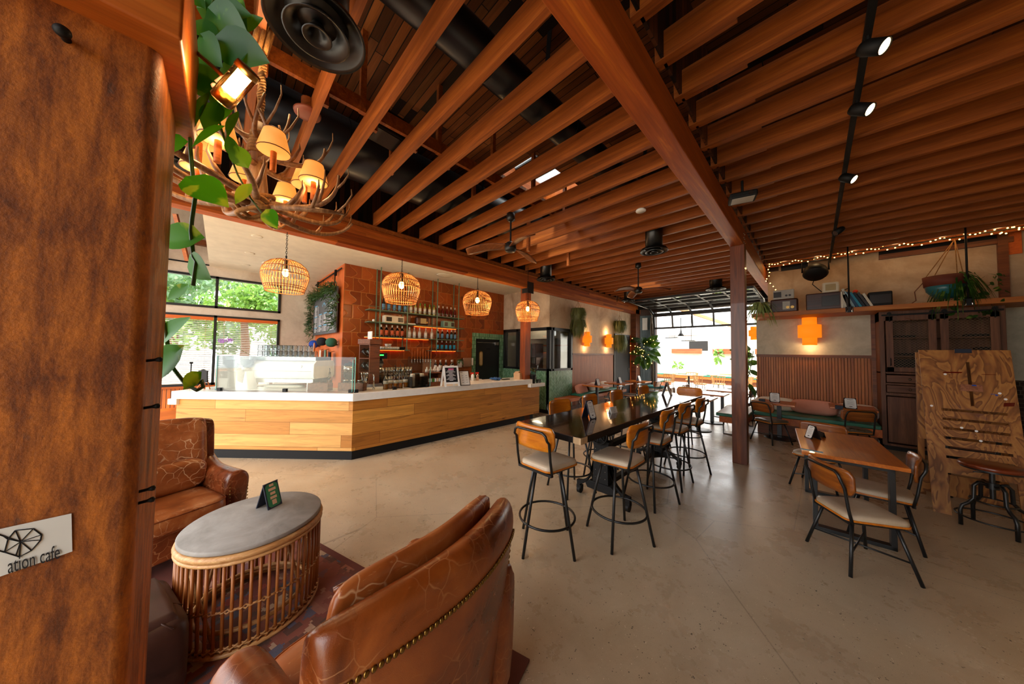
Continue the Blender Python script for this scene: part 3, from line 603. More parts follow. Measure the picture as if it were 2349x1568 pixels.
slab('trim_15', 'blackm', p.x, YR-.012, p.z, q.x, YR, ZD); slab('trim_15', 'trim', p.x, YR-.05, p.z-.02, q.x+.05, YR, p.z+.07); slab('trim_16', 'trim', p.x-.75, YR-.03, 4.0, p.x-.70, YR, ZD); slab('trim_17', 'trim', gy(2288, 620, YR).x, YR-.06, 2.6, gy(2312, 620, YR).x, YR, 3.9)  # black board paints the shade inside the recess, with brown trim along its foot
slab('trim_18', 'valance', gy(2312, 600, YR).x, YR-.02, 3.45, gy(2345, 600, YR).x, YR, 4.0)
# --- entrance column with timber
cy = -.115
o = MB().box(-1.32, cy-.34, 0, -1.0, cy, 2.5); struct(o.build('post_corten', m['rust'], bevel=.022, seg=5))
slab('beam_entrance', 'oakx', -1.42, -3.5, 2.352, -.93, -.08, 2.62, bevel=.006)
slab('wall_patio', 'patio', -12, 21.5, 0, 8, 21.7, 1.78); slab('wall_patio_far', 'patio', -14, 25, 0, 10, 25.2, 3.6); slab('wall_patio_side', 'patio', -9.5, 13.2, 0, -9.3, 22, 2.6)
# ================================================================ furniture
def se(mb, c, a, b, h, e=.35, e2=None, n=20, m=None):
    # rounded cushion: superellipsoid with half sizes a,b,h
    e2 = e2 or e; c = V(c); k = n//2
    f = lambda t, p: math.copysign(abs(t)**p, t)
    vs = []
    for i in range(k+1):
        v = -PI/2+PI*i/k; cv, sv = f(math.cos(v), e2), f(math.sin(v), e2)
        if i in (0, k): cv = 1e-5
        for j in range(n):
            u = 2*PI*j/n; p = V((a*cv*f(math.cos(u), e), b*cv*f(math.sin(u), e), h*sv)); vs.append(c+(m @ p if m is not None else p))
    fs = [(i*n+j, i*n+(j+1) % n, (i+1)*n+(j+1) % n, (i+1)*n+j) for i in range(k) for j in range(n)]
    return mb.add(vs, fs, True)
def rpoly(w0, w1, y0, y1, r, n=5):
    # rounded trapezoid outline: width w0 at y0, w1 at y1
    cs = [(-w0/2+r, y0+r, PI), (w0/2-r, y0+r, 1.5*PI), (w1/2-r, y1-r, 0), (-w1/2+r, y1-r, .5*PI)]
    return [(x+r*math.cos(a+PI/2*k/n), y+r*math.sin(a+PI/2*k/n)) for x, y, a in cs for k in range(n+1)]
def bent_back(w, h, zc, y, th=.016, curve=.045, r=.05):
    mb = MB(); nu, nv = 16, 6; F_ = []; B_ = []
    def zz(u, s):
        # rounded corners
        x = abs(u)*w/2; e = max(0, x-(w/2-r)); d = r-math.sqrt(max(0, r*r-e*e)); return s*(h/2-d)
    vs = []
    for side in (0, 1):
        for i in range(nu+1):
            u = -1+2*i/nu; u = math.copysign(abs(u)**.8, u)
            for j in range(nv+1):
                s = -1+2*j/nv; z = zz(u, s); vs.append((u*w/2, y+curve*(u*u)+side*th-.05*z, zc+z))
    n1 = (nu+1)*(nv+1); fs = []
    for i in range(nu):
        for j in range(nv):
            a = i*(nv+1)+j; fs.append((a, a+nv+1, a+nv+2, a+1)); fs.append((n1+a, n1+a+1, n1+a+nv+2, n1+a+nv+1))
    bd = [i*(nv+1) for i in range(nu+1)]+[nu*(nv+1)+j for j in range(1, nv+1)]+[i*(nv+1)+nv for i in range(nu-1, -1, -1)]+[j for j in range(nv-1, 0, -1)]
    for k in range(len(bd)): a, b = bd[k], bd[(k+1) % len(bd)]; fs.append((a, b, n1+b, n1+a))
    return mb.add(vs, fs, True)
def seat_set(t, sz, seatm, boardm, w0=.36, w1=.42, y0=-.19, y1=.20):
    MB().prism(rpoly(w0, w1, y0, y1, .06), .016, o=(0, 0, sz-.056)).build('seat_board', m[boardm], t, bevel=.004)
    mb = MB(); pl = rpoly(w0-.012, w1-.012, y0+.006, y1-.006, .06); n = len(pl); vs = []; lv = [(1, .0), (1.0, .018), (.97, .03), (.88, .038), (.6, .042), (.0001, .043)]
    cy_ = (y0+y1)/2
    for sc_, z in lv: vs += [(x*sc_, cy_+(y-cy_)*sc_, sz-.04+z) for x, y in pl]
    fs = [(i*n+k, i*n+(k+1) % n, (i+1)*n+(k+1) % n, (i+1)*n+k) for i in range(len(lv)-1) for k in range(n)]
    mb.add(vs, fs, True).build('seat_cushion', m[seatm], t)
    f = MB(); f.tube([(x*.86, y*.86, sz-.066) for x, y in rpoly(w0, w1, y0, y1, .05)], .010, 6, closed=True); return f
def back_hoop(f, sz, top, w=.37, yb=-.19, r=.011):
    x = w/2; k = .045
    p = [(-x, yb+.02, sz-.075), (-x, yb-.005, sz+.05), (-x, yb-.025, sz+.2), (-x+.0, yb-.05, top-.06), (-x+.014, yb-.056, top-.02), (-x+k, yb-.058, top)]
    f.tube(p+[(-a, b, c) for a, b, c in reversed(p)], r, 8)
    f.bar((-x, yb+.015, sz-.07), (x, yb+.015, sz-.07), .02, .02)
def make_stool(label):
    t = thing('bar_stool', label, 'bar stool', (0, 0, 0), 0, 'bar stools around the long high table')
    sz = .76; f = seat_set(t, sz, 'vinyl', 'seatw'); back_hoop(f, sz, 1.045); f.cyl((0, 0, sz-.11), .08, .05, 16); f.build('back_frame', m['black'], t)
    bent_back(.43, .20, .985, -.232).build('backrest', m['seatw'], t)
    for k in range(4):
        a = PI/4+k*PI/2; c, s_ = math.cos(a), math.sin(a)
        MB().tube([(c*.15, s_*.15, sz-.075), (c*.215, s_*.215, .4), (c*.30, s_*.30, 0.0)], .0125, 8).build('leg', m['black'], t)
    MB().tube([(math.cos(2*PI*k/40)*.245, math.sin(2*PI*k/40)*.245, .25) for k in range(40)], .010, 8, closed=True).build('foot_ring', m['black'], t)
    b = MB()
    for k in range(2):
        a = PI/4+k*PI/2; b.bar((math.cos(a)*.16, math.sin(a)*.16, sz-.085), (-math.cos(a)*.16, -math.sin(a)*.16, sz-.085), .03, .02)
    b.build('swivel_plate', m['black'], t); return t
def make_chair(label, backm='seatw2', seatm='vinyl', name='dining_chair'):
    t = thing(name, label, 'chair', (0, 0, 0), 0)
    sz = .455; f = seat_set(t, sz, seatm, 'seatw', .38, .42, -.2, .21); back_hoop(f, sz, .775, .37); f.build('back_frame', m['black'], t)
    bent_back(.46, .20, .705, -.236).build('backrest', m[backm], t)
    pts = []
    for sx_, sy_ in ((-1, -1), (1, -1), (1, 1), (-1, 1)):
        a, b = V((sx_*.14, sy_*.14, sz-.07)), V((sx_*.225, sy_*.22, 0)); pts.append(a.lerp(b, .62)); MB().tube([a, b], .012, 8).build('leg', m['black'], t)
    MB().tube([pts[0], pts[2]], .007, 6).tube([pts[1]+V((0, 0, .015)), pts[3]+V((0, 0, .015))], .007, 6).build('stretcher', m['black'], t); return t
def swing(r, names, a):
    for c in kids(r):
        if c.name.split('.')[0] in names: c.rotation_euler.z = a
# --- long high table
TX0, TX1, TY0, TY1, TZ = -2.11, -1.36, 2.15, 5.94, 1.0
t = thing('communal_table', 'long dark epoxy-coated high table on black iron crank pedestals', 'table', ((TX0+TX1)/2, (TY0+TY1)/2, 0))
hx, hy = (TX1-TX0)/2, (TY1-TY0)/2
MB().box(-hx, -hy, TZ-.058, hx, hy, TZ).build('tabletop', m['tabledark'], t, bevel=.003)
for sx_ in (-1, 1):
    for sy_ in (-1, 1): MB().box(min(sx_*hx, sx_*(hx-.075)), min(sy_*(hy+.002), sy_*(hy-.10)), TZ-.0575, max(sx_*(hx+.0015), sx_*(hx-.075)), max(sy_*(hy+.0015), sy_*(hy-.10)), TZ-.004).build('corner_block', m['tableedge'], t)
MB().box(-hx+.075, -hy-.004, TZ-.056, hx-.075, -hy+.004, TZ-.006).box(hx-.004, -hy+.1, TZ-.056, hx+.004, hy-.1, TZ-.006).box(-hx-.004, -hy+.1, TZ-.056, -hx+.004, hy-.1, TZ-.006).build('edge_band', m['iron'], t)
def pedestal(y):
    f = MB(); A = frame(V((1, 0, 0)), V((0, 0, 1)), V((0, -1, 0)))
    # riveted trestle of plate iron with curved feet
    f.prism([(-.10, .12), (.10, .12), (.085, .62), (.11, .70), (-.11, .70), (-.085, .62)], .10, A, (0, y+.05, 0))
    f.prism([(-.16, .13), (.16, .13), (.19, .18), (.13, .22), (-.13, .22), (-.19, .18)], .13, A, (0, y+.065, 0))
    for s_ in (-1, 1):
        pl = [(s_*(.07+.24*(1-math.cos(k/8*PI/2))), .60-.44*math.sin(k/8*PI/2)) for k in range(9)]
        pl2 = [(x+s_*.015, z-.055) for x, z in reversed(pl)]
        f.prism(pl+[(s_*.33, .16), (s_*.33, .07)]+[(s_*.30, .07)]+pl2[1:], .05, A, (0, y+.025, 0))
    f.box(-.05, y-.05, .7, .05, y+.05, .76); f.box(-.3, y-.045, TZ-.10, .3, y+.045, TZ-.058)
    f.cyl((0, y, .70), .035, .24, 16); f.lathe([(.05, .80), (.07, .82), (.07, .86), (.05, .88)], (0, y, 0), 16)
    f.box(-.06, y, .74, .06, y+.35, .80)
    q = f.build('pedestal', m['blackm'], t, bevel=.004)
    r = MB()
    for z in (.2, .28, .36, .44, .52, .6):
        for x in (-.06, 0, .06): r.sph((x, y-.052, z), .005, 6)
    r.build('rivets', m['steel'], q)
    w = MB(); ax = frame(V((1, 0, 0)), V((0, 0, 1)), V((0, -1, 0)))
    w.tube([(math.cos(2*PI*k/28)*.10, y-.085, .77+math.sin(2*PI*k/28)*.10) for k in range(28)], .011, 8, closed=True)
    for k in range(3): a = k*PI/3+.3; w.bar((math.cos(a)*.1, y-.085, .77+math.sin(a)*.1), (-math.cos(a)*.1, y-.085, .77-math.sin(a)*.1), .016, .01)
    w.cyl((0, y-.05, .77), .02, .06, 12, rot(rx=PI/2)); w.build('hand_wheel', m['blackm'], q)
    for s_ in (-1, 1):
        c = MB().cyl((s_*.30-.02, y, .045), .045, .04, 18, rot(ry=PI/2)); c.box(s_*.30-.03, y-.03, .06, s_*.30+.03, y+.03, .10); c.build('caster', m['blackm'], q)
    return q
pedestal(-hy+1.05); pedestal(hy-1.0)
MB().box(-.03, -hy+1.05, .15, .03, hy-1.0, .20).box(-.035, -hy+1.1, .58, .035, hy-1.05, .64).build('spine_beam', m['blackm'], t)
s0 = make_stool('honey wood bar stool pulled up to the near short end of the high table')
s0.location = (-1.70, 2.14, 0); swing(s0, ('leg', 'foot_ring', 'swivel_plate'), R(43)); 
spots = [(-1.305, 2.717, 90, -30), (-1.36, 3.64, 91, -18), (-1.37, 4.34, 88, 0), (-1.35, 5.0, 90, -37)]
for i, (x, y, a, b) in enumerate(spots):
    q = dup(s0, (x, y, 0), R(a), ORD[i]+' bar stool along the post side of the high table, counted from the near end'); swing(q, ('leg', 'foot_ring', 'swivel_plate'), R(b))
for i, (px, py) in enumerate(((1276, 944), (1346, 928), (1407, 915), (1469, 903))):
    y = gx(px, py, -2.40).y
    q = dup(s0, (-2.16, y, 0), R(-90+random.uniform(-4, 4)), ORD[i]+' bar stool along the counter side of the high table, counted from the near end'); swing(q, ('leg', 'foot_ring', 'swivel_plate'), R(random.uniform(0, 80)))
q = dup(s0, (-1.66, 6.14, 0), R(178), 'bar stool at the far short end of the high table')
# --- dining table by the post
t = thing('dining_table', 'honey oak dining table with black loop legs near the leaning plywood board', 'table', (.19, 4.86, 0), R(4))
MB().box(-.335, -.645, .715, .335, .645, .75).build('tabletop', m['oak'], t, bevel=.004)
for y in (-.56, .5):
    f = MB(); f.box(-.26, y-.035, .0, .26, y+.035, .035).box(-.26, y-.035, .68, .26, y+.035, .715).box(-.26, y-.035, 0, -.225, y+.035, .7).box(.225, y-.035, 0, .26, y+.035, .7); f.build('leg_frame', m['black'], t, bevel=.003)
c0 = make_chair('wooden dining chair turned aside at the near end of the honey oak table')
c0.location = (.235, 3.84, 0); c0.rotation_euler.z = R(-57)
G = 'dining chairs indoors'
c0['group'] = G
dup(c0, (.43, 4.58, 0), R(88), 'dining chair between the honey oak table and the leaning plywood board')
dup(c0, (.02, 5.62, 0), R(165), 'dining chair at the far end of the honey oak table, its backrest facing the camera')
ck = make_chair('dining chair at the bench table nearest the big post', 'seatw2', 'cushion_k'); ck['group'] = G; ck.location = (-.62, 7.82, 0); ck.rotation_euler.z = R(-37)
dup(ck, (.45, 8.0, 0), R(24), 'dining chair with its back to the camera at the bench table beside the cabinet')
def ped_table(x, y, rz, label, w=.55, d=.6, z=.74, top='oak', base='disc', grp=None):
    t = thing('pedestal_table', label, 'table', (x, y, 0), rz, grp)
    MB().box(-w/2, -d/2, z-.035, w/2, d/2, z).build('tabletop', m[top], t, bevel=.004)
    MB().box(-.035, -.035, .02, .035, .035, z-.035).box(-.15, -.15, z-.05, .15, .15, z-.035).build('column', m['black'], t)
    (MB().lathe([(.25, 0), (.25, .008), (.2, .018), (.04, .03)], n=28) if base == 'disc' else MB().box(-.22, -.05, 0, .22, .05, .03).box(-.05, -.22, 0, .05, .22, .03)).build('base_plate', m['black'], t)
    return t
ped_table(-.52, 8.3, 0, 'small wooden pedestal table on the bench nearest the big post', .5, .62, grp='bench tables'); ped_table(.5, 8.72, 0, 'small wooden pedestal table on the bench beside the tall cabinet', .6, .62, grp='bench tables')
for i, (x, y) in enumerate(((-1.86, 7.8), (-1.82, 8.9), (-1.80, 10.0))): ped_table(x, y, 0, ORD[i]+' square pedestal table past the high table, counted from the high table', .62, .7, grp='tables near the garage door')
for i, (x, y, a) in enumerate(((-2.5, 7.75, -90), (-2.5, 8.8, -84), (-2.5, 10.0, -95), (-1.35, 9.0, 90), (-1.35, 10.1, 84))):
    dup(ck, (x, y, 0), R(a), ['dark dining chair left of the first table past the high table', 'dark dining chair left of the second table past the high table', 'dark dining chair left of the third table past the high table', 'dining chair right of the second table past the high table', 'dining chair right of the third table past the high table'][i])
for i, (x, y) in enumerate(((-4.66, 8.25), (-4.55, 9.45), (-4.42, 10.7))): ped_table(x, y, 0, ORD[i]+' wooden table along the left wall bench, counted from the green tiles', .72, .6, grp='left bench tables')
for i, (x, y, a) in enumerate(((-4.1, 8.15, 100), (-4.02, 9.25, 96), (-3.92, 10.6, 84))):
    dup(ck, (x, y, 0), R(a), ORD[i]+' dining chair facing the left wall bench, counted from the green tiles')
# --- benches
t = thing('wall_bench', 'long wooden wall bench with dark green cushion under the right wainscot', 'bench', (-.06, 8.97, 0))
MB().box(-.91, -.40, .24, .91, .40, .385).build('seat_board', m['oakx'], t, bevel=.004); mb = MB(); mb.box(-.9, -.42, .385, .9, .39, .46); mb.build('seat_cushion', m['cushion_g'], t, bevel=.02, seg=3); MB().box(-.85, -.3, 0, .85, .35, .24).build('plinth', m['trim'], t)
t = thing('backless_bench', 'backless bench with cream seat and green cushion edge behind the big post', 'bench', (-1.2, 8.15, 0))
MB().box(-.32, -.38, .385, .22, 1.1, .45).build('seat_cushion', m['cushion_g'], t, bevel=.012); MB().box(-.31, -.37, .448, .21, 1.09, .456).build('seat_top', m['seatcream'], t, bevel=.003); MB().box(-.27, -.33, .25, .2, 1.05, .385).build('seat_board', m['oakx'], t)
for y in (-.3, 1.0): MB().tube([(-.2, y, .25), (-.2, y, .01), (.15, y, .01), (.15, y, .25)], .012, 6).build('leg_frame', m['black'], t)
t = thing('wall_bench', 'long wooden bench on thin legs along the left wall by green tiles', 'bench', (-4.98, 8.55, 0))
MB().box(-.20, -1.75, .34, .20, 2.0, .43).build('seat_board', m['oakx'], t, bevel=.004)
mb = MB(); mb.grid(lambda u, v: (-.19+.37*v, -.95+2.75*u, .435+.055*min(1, 6*min(u, 1-u)+.2)+.01*math.sin(v*PI)), 16, 6); mb.build('seat_cushion', m['cushion_g'], t, solid=.04)
for y in (-1.55, -.6, .5, 1.7):
    MB().tube([(-.14, y, .34), (-.16, y, 0), (.16, y, 0), (.14, y, .34)], .009, 6).build('leg_frame', m['black'], t)
def pillow(p, a, h, mat, label, rx, rz, fr=True, dec=None):
    q = thing('pillow', label, 'pillow', p, rz); A = rot(rx=rx)
    mb = MB(); se(mb, (0, 0, 0), a, .085, h, .55, .55, 24, A); mb.build('pillow_cover', m[mat], q)
    if fr:
        f = MB()
        for s_ in (-1, 1):
            for k in range(14): z = (-1+2*k/13)*h*.9; f.tube([A @ V((s_*a*.93, 0, z)), A @ V((s_*(a+.03), random.uniform(-.01, .01), z+random.uniform(-.012, .012)))], .004, 4)
        f.build('fringe', m[mat], q)
    if dec:
        d = MB(); 
        for s_ in (-1, 1): d.bar(A @ V((-.08, -.09, s_*.05)), A @ V((.08, -.09, -s_*.05)), .035, .004, up=A @ V((0, 1, 0)))
        d.build('print', m[dec], q)
    return q
pillow((-.02, 9.1, .61), .36, .155, 'pink', 'long salmon pink fringed pillow in the middle of the right wall bench', R(-22), R(-3))
pillow((-.62, 9.18, .60), .34, .15, 'cream', 'long cream pillow on the right bench behind the table nearest the post', R(-20), 0); pillow((.58, 9.18, .60), .3, .15, 'cream', 'cream pillow with rust cross print beside the cabinet', R(-20), 0, False, 'rustcloth')
pillow((-.86, 8.95, .58), .18, .15, 'cream', 'white pillow at the open end of the right wall bench', R(-30), R(60), False)
pillow((-5.02, 7.95, .60), .26, .16, 'pink', 'salmon pink pillow on the left bench next to the green tiles', R(-25), R(90)); pillow((-5.05, 8.75, .60), .26, .16, 'cream', 'cream printed pillow in the middle of the left bench', R(-25), R(90), True, 'rustcloth'); pillow((-5.05, 9.4, .60), .24, .16, 'cream', 'plain cream pillow on the left bench behind the middle table', R(-25), R(90))
t = thing('folded_blankets', 'folded teal and cream blankets on a low stool by the garage opening', 'blanket', (-4.05, 11.35, 0))
se(MB(), (0, 0, .52), .3, .22, .06, .5).build('teal_blanket', m['teal'], t); se(MB(), (.1, .05, .45), .34, .25, .05, .5).build('cream_blanket', m['cream'], t); MB().cyl((0, 0, 0), .2, .4, 18).build('stool', m['trim'], t)
# --- armchairs
def make_armchair(label, L, Lc):
    t = thing('armchair', label, 'armchair', (0, 0, 0), 0)
    prof = [(-.04, .10), (-.05, .40), (-.062, .80), (-.07, .90), (-.072, .96), (-.06, 1.02), (-.025, 1.055), (.02, 1.05), (.055, 1.02), (.06, .96), (.05, .8), (.045, .5), (.045, .10)]
    def bp(u, d, z):
        y = -.42+.10*u*u-.09*(z-.5); return V((.40*u, y+d*(1-.12*abs(u)**8), .1+(z-.1)*(1-.035*abs(u)**3)))
    mb = MB(); nu = 28; n = len(prof); vs = []
    us = [-1.03, -1.015]+[-1+2*i/(nu-4) for i in range(nu-3)]+[1.015, 1.03]
    for u in us:
        k_ = .35 if abs(u) > 1.02 else (.8 if abs(u) > 1.005 else 1)
        vs += [bp(u, d*k_, z*(1 if k_ > .9 else .99 if k_ > .5 else .965)) for d, z in prof]
    fs = [(i*n+k, i*n+(k+1) % n, (i+1)*n+(k+1) % n, (i+1)*n+k) for i in range(nu) for k in range(n)]+[tuple(range(n)), tuple(nu*n+k for k in range(n))[::-1]]
    mb.add(vs, fs, True).build('back_shell', m[L], t, sub=1)
    # inner back cushion, follows the curve
    mb = MB(); pr = [(.05, .50), (.15, .50), (.185, .60), (.18, .80), (.17, .95), (.15, 1.03), (.115, 1.07), (.08, 1.07), (.055, 1.03)]; n = len(pr); vs = []
    for i in range(21):
        u = (-1+2*i/20)*.88; e = 1-abs(u/.88)**10*.7
        vs += [bp(u, .05+(d-.05)*e, .77+(z-.77)*(1-.06*(1-e))) for d, z in pr]
    fs = [(i*n+k, i*n+(k+1) % n, (i+1)*n+(k+1) % n, (i+1)*n+k) for i in range(20) for k in range(n)]+[tuple(range(n)), tuple(20*n+k for k in range(n))[::-1]]
    q = mb.add(vs, fs, True).build('back_cushion', m[Lc], t, sub=1)
    p = MB(); p.tube([bp((-1+2*i/30)*.80, .115, 1.045) for i in range(31)], .007, 6); p.build('piping', m[L], q)
    se(MB(), (0, -.20, .60), .30, .10, .13, .3, .5, 28).build('lumbar_cushion', m[Lc], t)
    for s_ in (-1, 1):
        mb = MB(); pf = [(-.075, .12), (-.08, .4), (-.085, .52), (-.08, .58), (-.05, .625), (0, .64), (.05, .625), (.08, .58), (.082, .52), (.07, .4), (.07, .12)]; n = len(pf); vs = []
        ys = [-.44, -.36, -.25, -.12, 0, .1, .18, .225, .24]
        for j, y in enumerate(ys):
            zf = 1+.28*max(0, (-.22-y)/.2); rr = [1, 1, 1, 1, 1.02, 1.06, 1.08, 1.02, .8][j]
            vs += [(s_*(.355+.02*(j/8))+d*rr, y-(.0 if z > .4 else .03*(j/8)), .12+(z-.12)*zf*(1-.02*max(0, y))) for d, z in pf]
        k_ = len(ys); fs = [(i*n+k, i*n+(k+1) % n, (i+1)*n+(k+1) % n, (i+1)*n+k) for i in range(k_-1) for k in range(n)]+[tuple(range(n)), tuple((k_-1)*n+k for k in range(n))[::-1]]
        q = mb.add(vs, fs, True).build('arm', m[L], t, sub=1)
        nl = MB()
        for k in range(16): nl.sph((s_*.375+s_*.07, .225, .14+k*.028), .006, 6)
        for k in range(16): nl.sph((s_*.375-s_*.055, .228, .14+k*.028), .006, 6)
        nl.build('nailheads', m['nail'], q)
    MB().box(-.36, -.40, .09, .36, .20, .31).build('base', m[L], t, bevel=.02)
    mb = MB(); se(mb, (0, .0, .395), .295, .31, .085, .28, .38, 32); q = mb.build('seat_cushion', m[Lc], t)
    p = MB()
    for z in (.45, .345): p.tube([(math.copysign(abs(math.cos(a))**.28, math.cos(a))*.292, math.copysign(abs(math.sin(a))**.28, math.sin(a))*.306, z) for a in [2*PI*k/64 for k in range(64)]], .005, 5, closed=True)
    p.build('piping', m[L], q)
    nl = MB()
    for i in range(48):
        u = -.93+1.86*i/47; p_ = bp(u, -.074, .925); nl.sph(p_, .0085, 8, (1, .6, 1))
    for s_ in (-1, 1):
        for k in range(30): nl.sph(bp(s_*.945, -.062, .90-k*.026), .0085, 8, (1, .6, 1))
    nl.build('nailhead_trim', m['nail'], t)
    for x in (-.3, .3):
        for y in (-.34, .14): MB().box(x-.03, y-.03, 0, x+.03, y+.03, .10).build('leg', m['trim'], t)
    return t
a1 = make_armchair('worn tan leather armchair in the foreground seen from behind with brass nailheads', 'leather', 'leather_c')
a1.location = (-1.292, .492, .012); a1.rotation_euler.z = R(102.7)
a2 = make_armchair('dark brown crackled leather armchair facing the round coffee table beside the rusty column', 'leather_d', 'leather_dc')
a2.location = (-3.636, -.278, 0); a2.rotation_euler.z = R(-69)
# --- coffee table
t = thing('coffee_table', 'round grey concrete top coffee table on rattan basket base', 'coffee table', (-2.60, .21, .012))
MB().lathe([(.0001, .555), (.352, .555), (.358, .56), (.358, .578), (.353, .582), (.0001, .582)], n=64).build('tabletop', m['concrete'], t)
rg = lambda r, z, rr, mb: mb.tube([(math.cos(2*PI*k/48)*r, math.sin(2*PI*k/48)*r, z) for k in range(48)], rr, 8, closed=True)
mb = MB(); rg(.352, .535, .019, mb); rg(.358, .508, .011, mb); mb.build('rim', m['rattanl'], t)
mb = MB(); rg(.345, .016, .014, mb); rg(.33, .035, .010, mb); rg(.28, .09, .012, mb); mb.build('base_ring', m['rattanl'], t)
w = MB()
for k in range(2): w.tube([(math.cos(2*PI*i/112)*(.352+.008*(-1)**(i+k)), math.sin(2*PI*i/112)*(.352+.008*(-1)**(i+k)), .25+.006*math.sin(i*PI/2+k*PI)) for i in range(112)], .0055, 5, closed=True)
for k in range(2): w.tube([(math.cos(2*PI*i/112)*(.347+.009*(-1)**(i+k)), math.sin(2*PI*i/112)*(.347+.009*(-1)**(i+k)), .045+k*.012) for i in range(112)], .0055, 5, closed=True)
w.build('woven_band', m['rattanl'], t)
sp = None
for k in range(56):
    a = 2*PI*k/56
    if sp is None: sp = MB().tube([(.352, 0, .51), (.352, 0, .25), (.345, 0, .02)], .0085, 8).build('spindle', m['rattan'], t); q = sp
    else: q = sp.copy(); C.objects.link(q)
    q.parent = t; q.rotation_euler.z = a
b = MB()
for k in range(4):
    a = .4+k*PI/2; b.tube([(math.cos(a)*.33, math.sin(a)*.33, .5), (math.cos(a+.5)*.30, math.sin(a+.5)*.30, .05)], .009, 6)
b.build('brace', m['rattanl'], t)
# --- ottoman, rug
t = thing('ottoman', 'dark tufted leather ottoman beside the rattan coffee table', 'ottoman', (-2.34, -.37, .012), R(14))
mb = MB(); n = 32
def ot(u, v):
    x, y = -1+2*u, -1+2*v; fx = math.copysign(abs(x)**.85, x); r = 1-.06*(abs(x*y))**3; tx, ty = abs((x*1.5) % 1-.5), abs((y*1.5) % 1-.5)
    e = max(abs(x), abs(y)); z = .41+.02*(1-x*x)*(1-y*y)-.16*max(0, e-.8)/.2*(max(0, e-.8)/.2)-.02*math.exp(-((x*1.2)**2+(y*1.2)**2)*14)
    return (x*.26*r, y*.26*r, z)
mb.grid(ot, n, n); 
se(mb, (0, 0, .20), .268, .268, .20, .22, .3, 32); mb.build('cushion_body', m['ottoman'], t)
b = MB()
for x, y in ((0, 0), (-.14, .14), (.14, .14), (.14, -.14), (-.14, -.14)): b.sph((x, y, .412), .016, 10, (1, 1, .5))
b.build('buttons', m['ottoman'], t)
sm = MB()
for a, c in (((0, 0), (.26, .2)), ((0, 0), (-.26, .2)), ((0, 0), (.26, -.2)), ((0, 0), (-.26, -.2)), ((0, 0), (.1, .26)), ((0, 0), (-.1, -.26))): sm.tube([(a[0]+(c[0]-a[0])*k/6, a[1]+(c[1]-a[1])*k/6, .424-.06*(k/6)**4) for k in range(7)], .004, 5)
sm.build('seams', m['ottoman'], t)
e1, e2 = V((.956, .294, 0)), V((-.294, .956, 0)); pc = V((-2.34, .903, 0)); rc = pc+e1*(-.15)-e2*1.35
r = MB().box(-1.42, -1.35, .001, 1.42, 1.35, .011).build('rug', m['rug'], None, loc=rc); r.rotation_euler.z = R(17.1); tag(r, 'faded red and blue oriental rug under the leather seating', 'rug')
# --- table tents
def tent(p, rz, label, h=.2, w=.11, face='paper', card='navy', lines=True, name='menu_stand'):
    q = thing(name, label, 'menu stand', p, rz, 'folding menu stands'); d = h*.33
    for s_ in (-1, 1):
        A = frame(V((1, 0, 0)), V((0, -s_*d, h)).normalized(), V((1, 0, 0)).cross(V((0, -s_*d, h)).normalized())); L_ = math.hypot(d, h)
        MB().prism([(-w/2, 0), (w/2, 0), (w/2, L_), (-w/2, L_)], .006*s_, A, (0, s_*d, 0)).build('panel', m[card], q)
        c = .018*h/.2; i_ = .008; pl = [(-w/2+i_+c, i_), (w/2-i_-c, i_), (w/2-i_, i_+c), (w/2-i_, L_-i_-c), (w/2-i_-c, L_-i_), (-w/2+i_+c, L_-i_), (-w/2+i_, L_-i_-c), (-w/2+i_, i_+c)]
        off = A @ V((0, 0, s_*.0012)) if s_ == 1 else A @ V((0, 0, -.0012))
        off = V((0, s_, .33)).normalized()*.0014
        g = MB().add([V((0, s_*d, 0))+off+A @ V((x, y, 0)) for x, y in pl], [tuple(range(8))]).build('paper', m[face], q)
        pr = MB(); off2 = off*1.6
        rows = [(.86, .5, .028), (.80, .22, .012)]+[(.70-.05*k, .62-.1*(k % 3), .008) for k in range(8)]+[(.2, .25, .05), (.1, .5, .012)] if lines else [(.88, .3, .09), (.72, .5, .1), (.56, .35, .1), (.40, .45, .1), (.22, .3, .18)]
        for y, ww, hh in rows: pr.add([V((0, s_*d, 0))+off2+A @ V((x*w*ww/1.0, (y+yy*hh)*L_, 0)) for x, yy in ((-.5, -.5), (.5, -.5), (.5, .5), (-.5, .5))], [(0, 1, 2, 3)])
        pr.build('print', m['ink' if lines else 'peach'], q)
    return q
tent(gz(1351, 958, TZ), R(80), 'tall navy menu stand nearest on the long high table', .19, .10)
tent(gz(1406, 946, TZ), R(84), 'small folded card lying behind the tall menu stand on the high table', .07, .13, 'paper', 'paper')
tent(gz(1530, 906, TZ), R(92), 'dark menu stand at the far end of the long high table', .22, .12)
tent(V((-2.715, .285, .594)), R(-57), 'green and peach menu stand on the concrete coffee table', .165, .10, 'greenp', 'navy', False)
tent(gz(1864, 1005, .75), R(-52), 'white and black menu stand on the honey oak table', .15, .10, 'paper', 'blackm')
tent(gz(1884, 1001, .75), R(120), 'small black card beside the menu stand on the honey oak table', .06, .09, 'ink', 'ink')
tent(gz(1777, 921, .74), R(8), 'menu stand on the bench table nearest the big post', .19, .16, 'paper', 'blackm'); tent(gz(1950, 936, .74), R(8), 'menu stand on the bench table beside the cabinet', .19, .16, 'paper', 'blackm')
for i, (x, y) in enumerate(((-4.62, 8.2), (-4.5, 9.4), (-4.38, 10.65))): tent(V((x, y, .741)), R(75), ORD[i]+' menu stand on the left bench tables, counted from the green tiles', .2, .12)
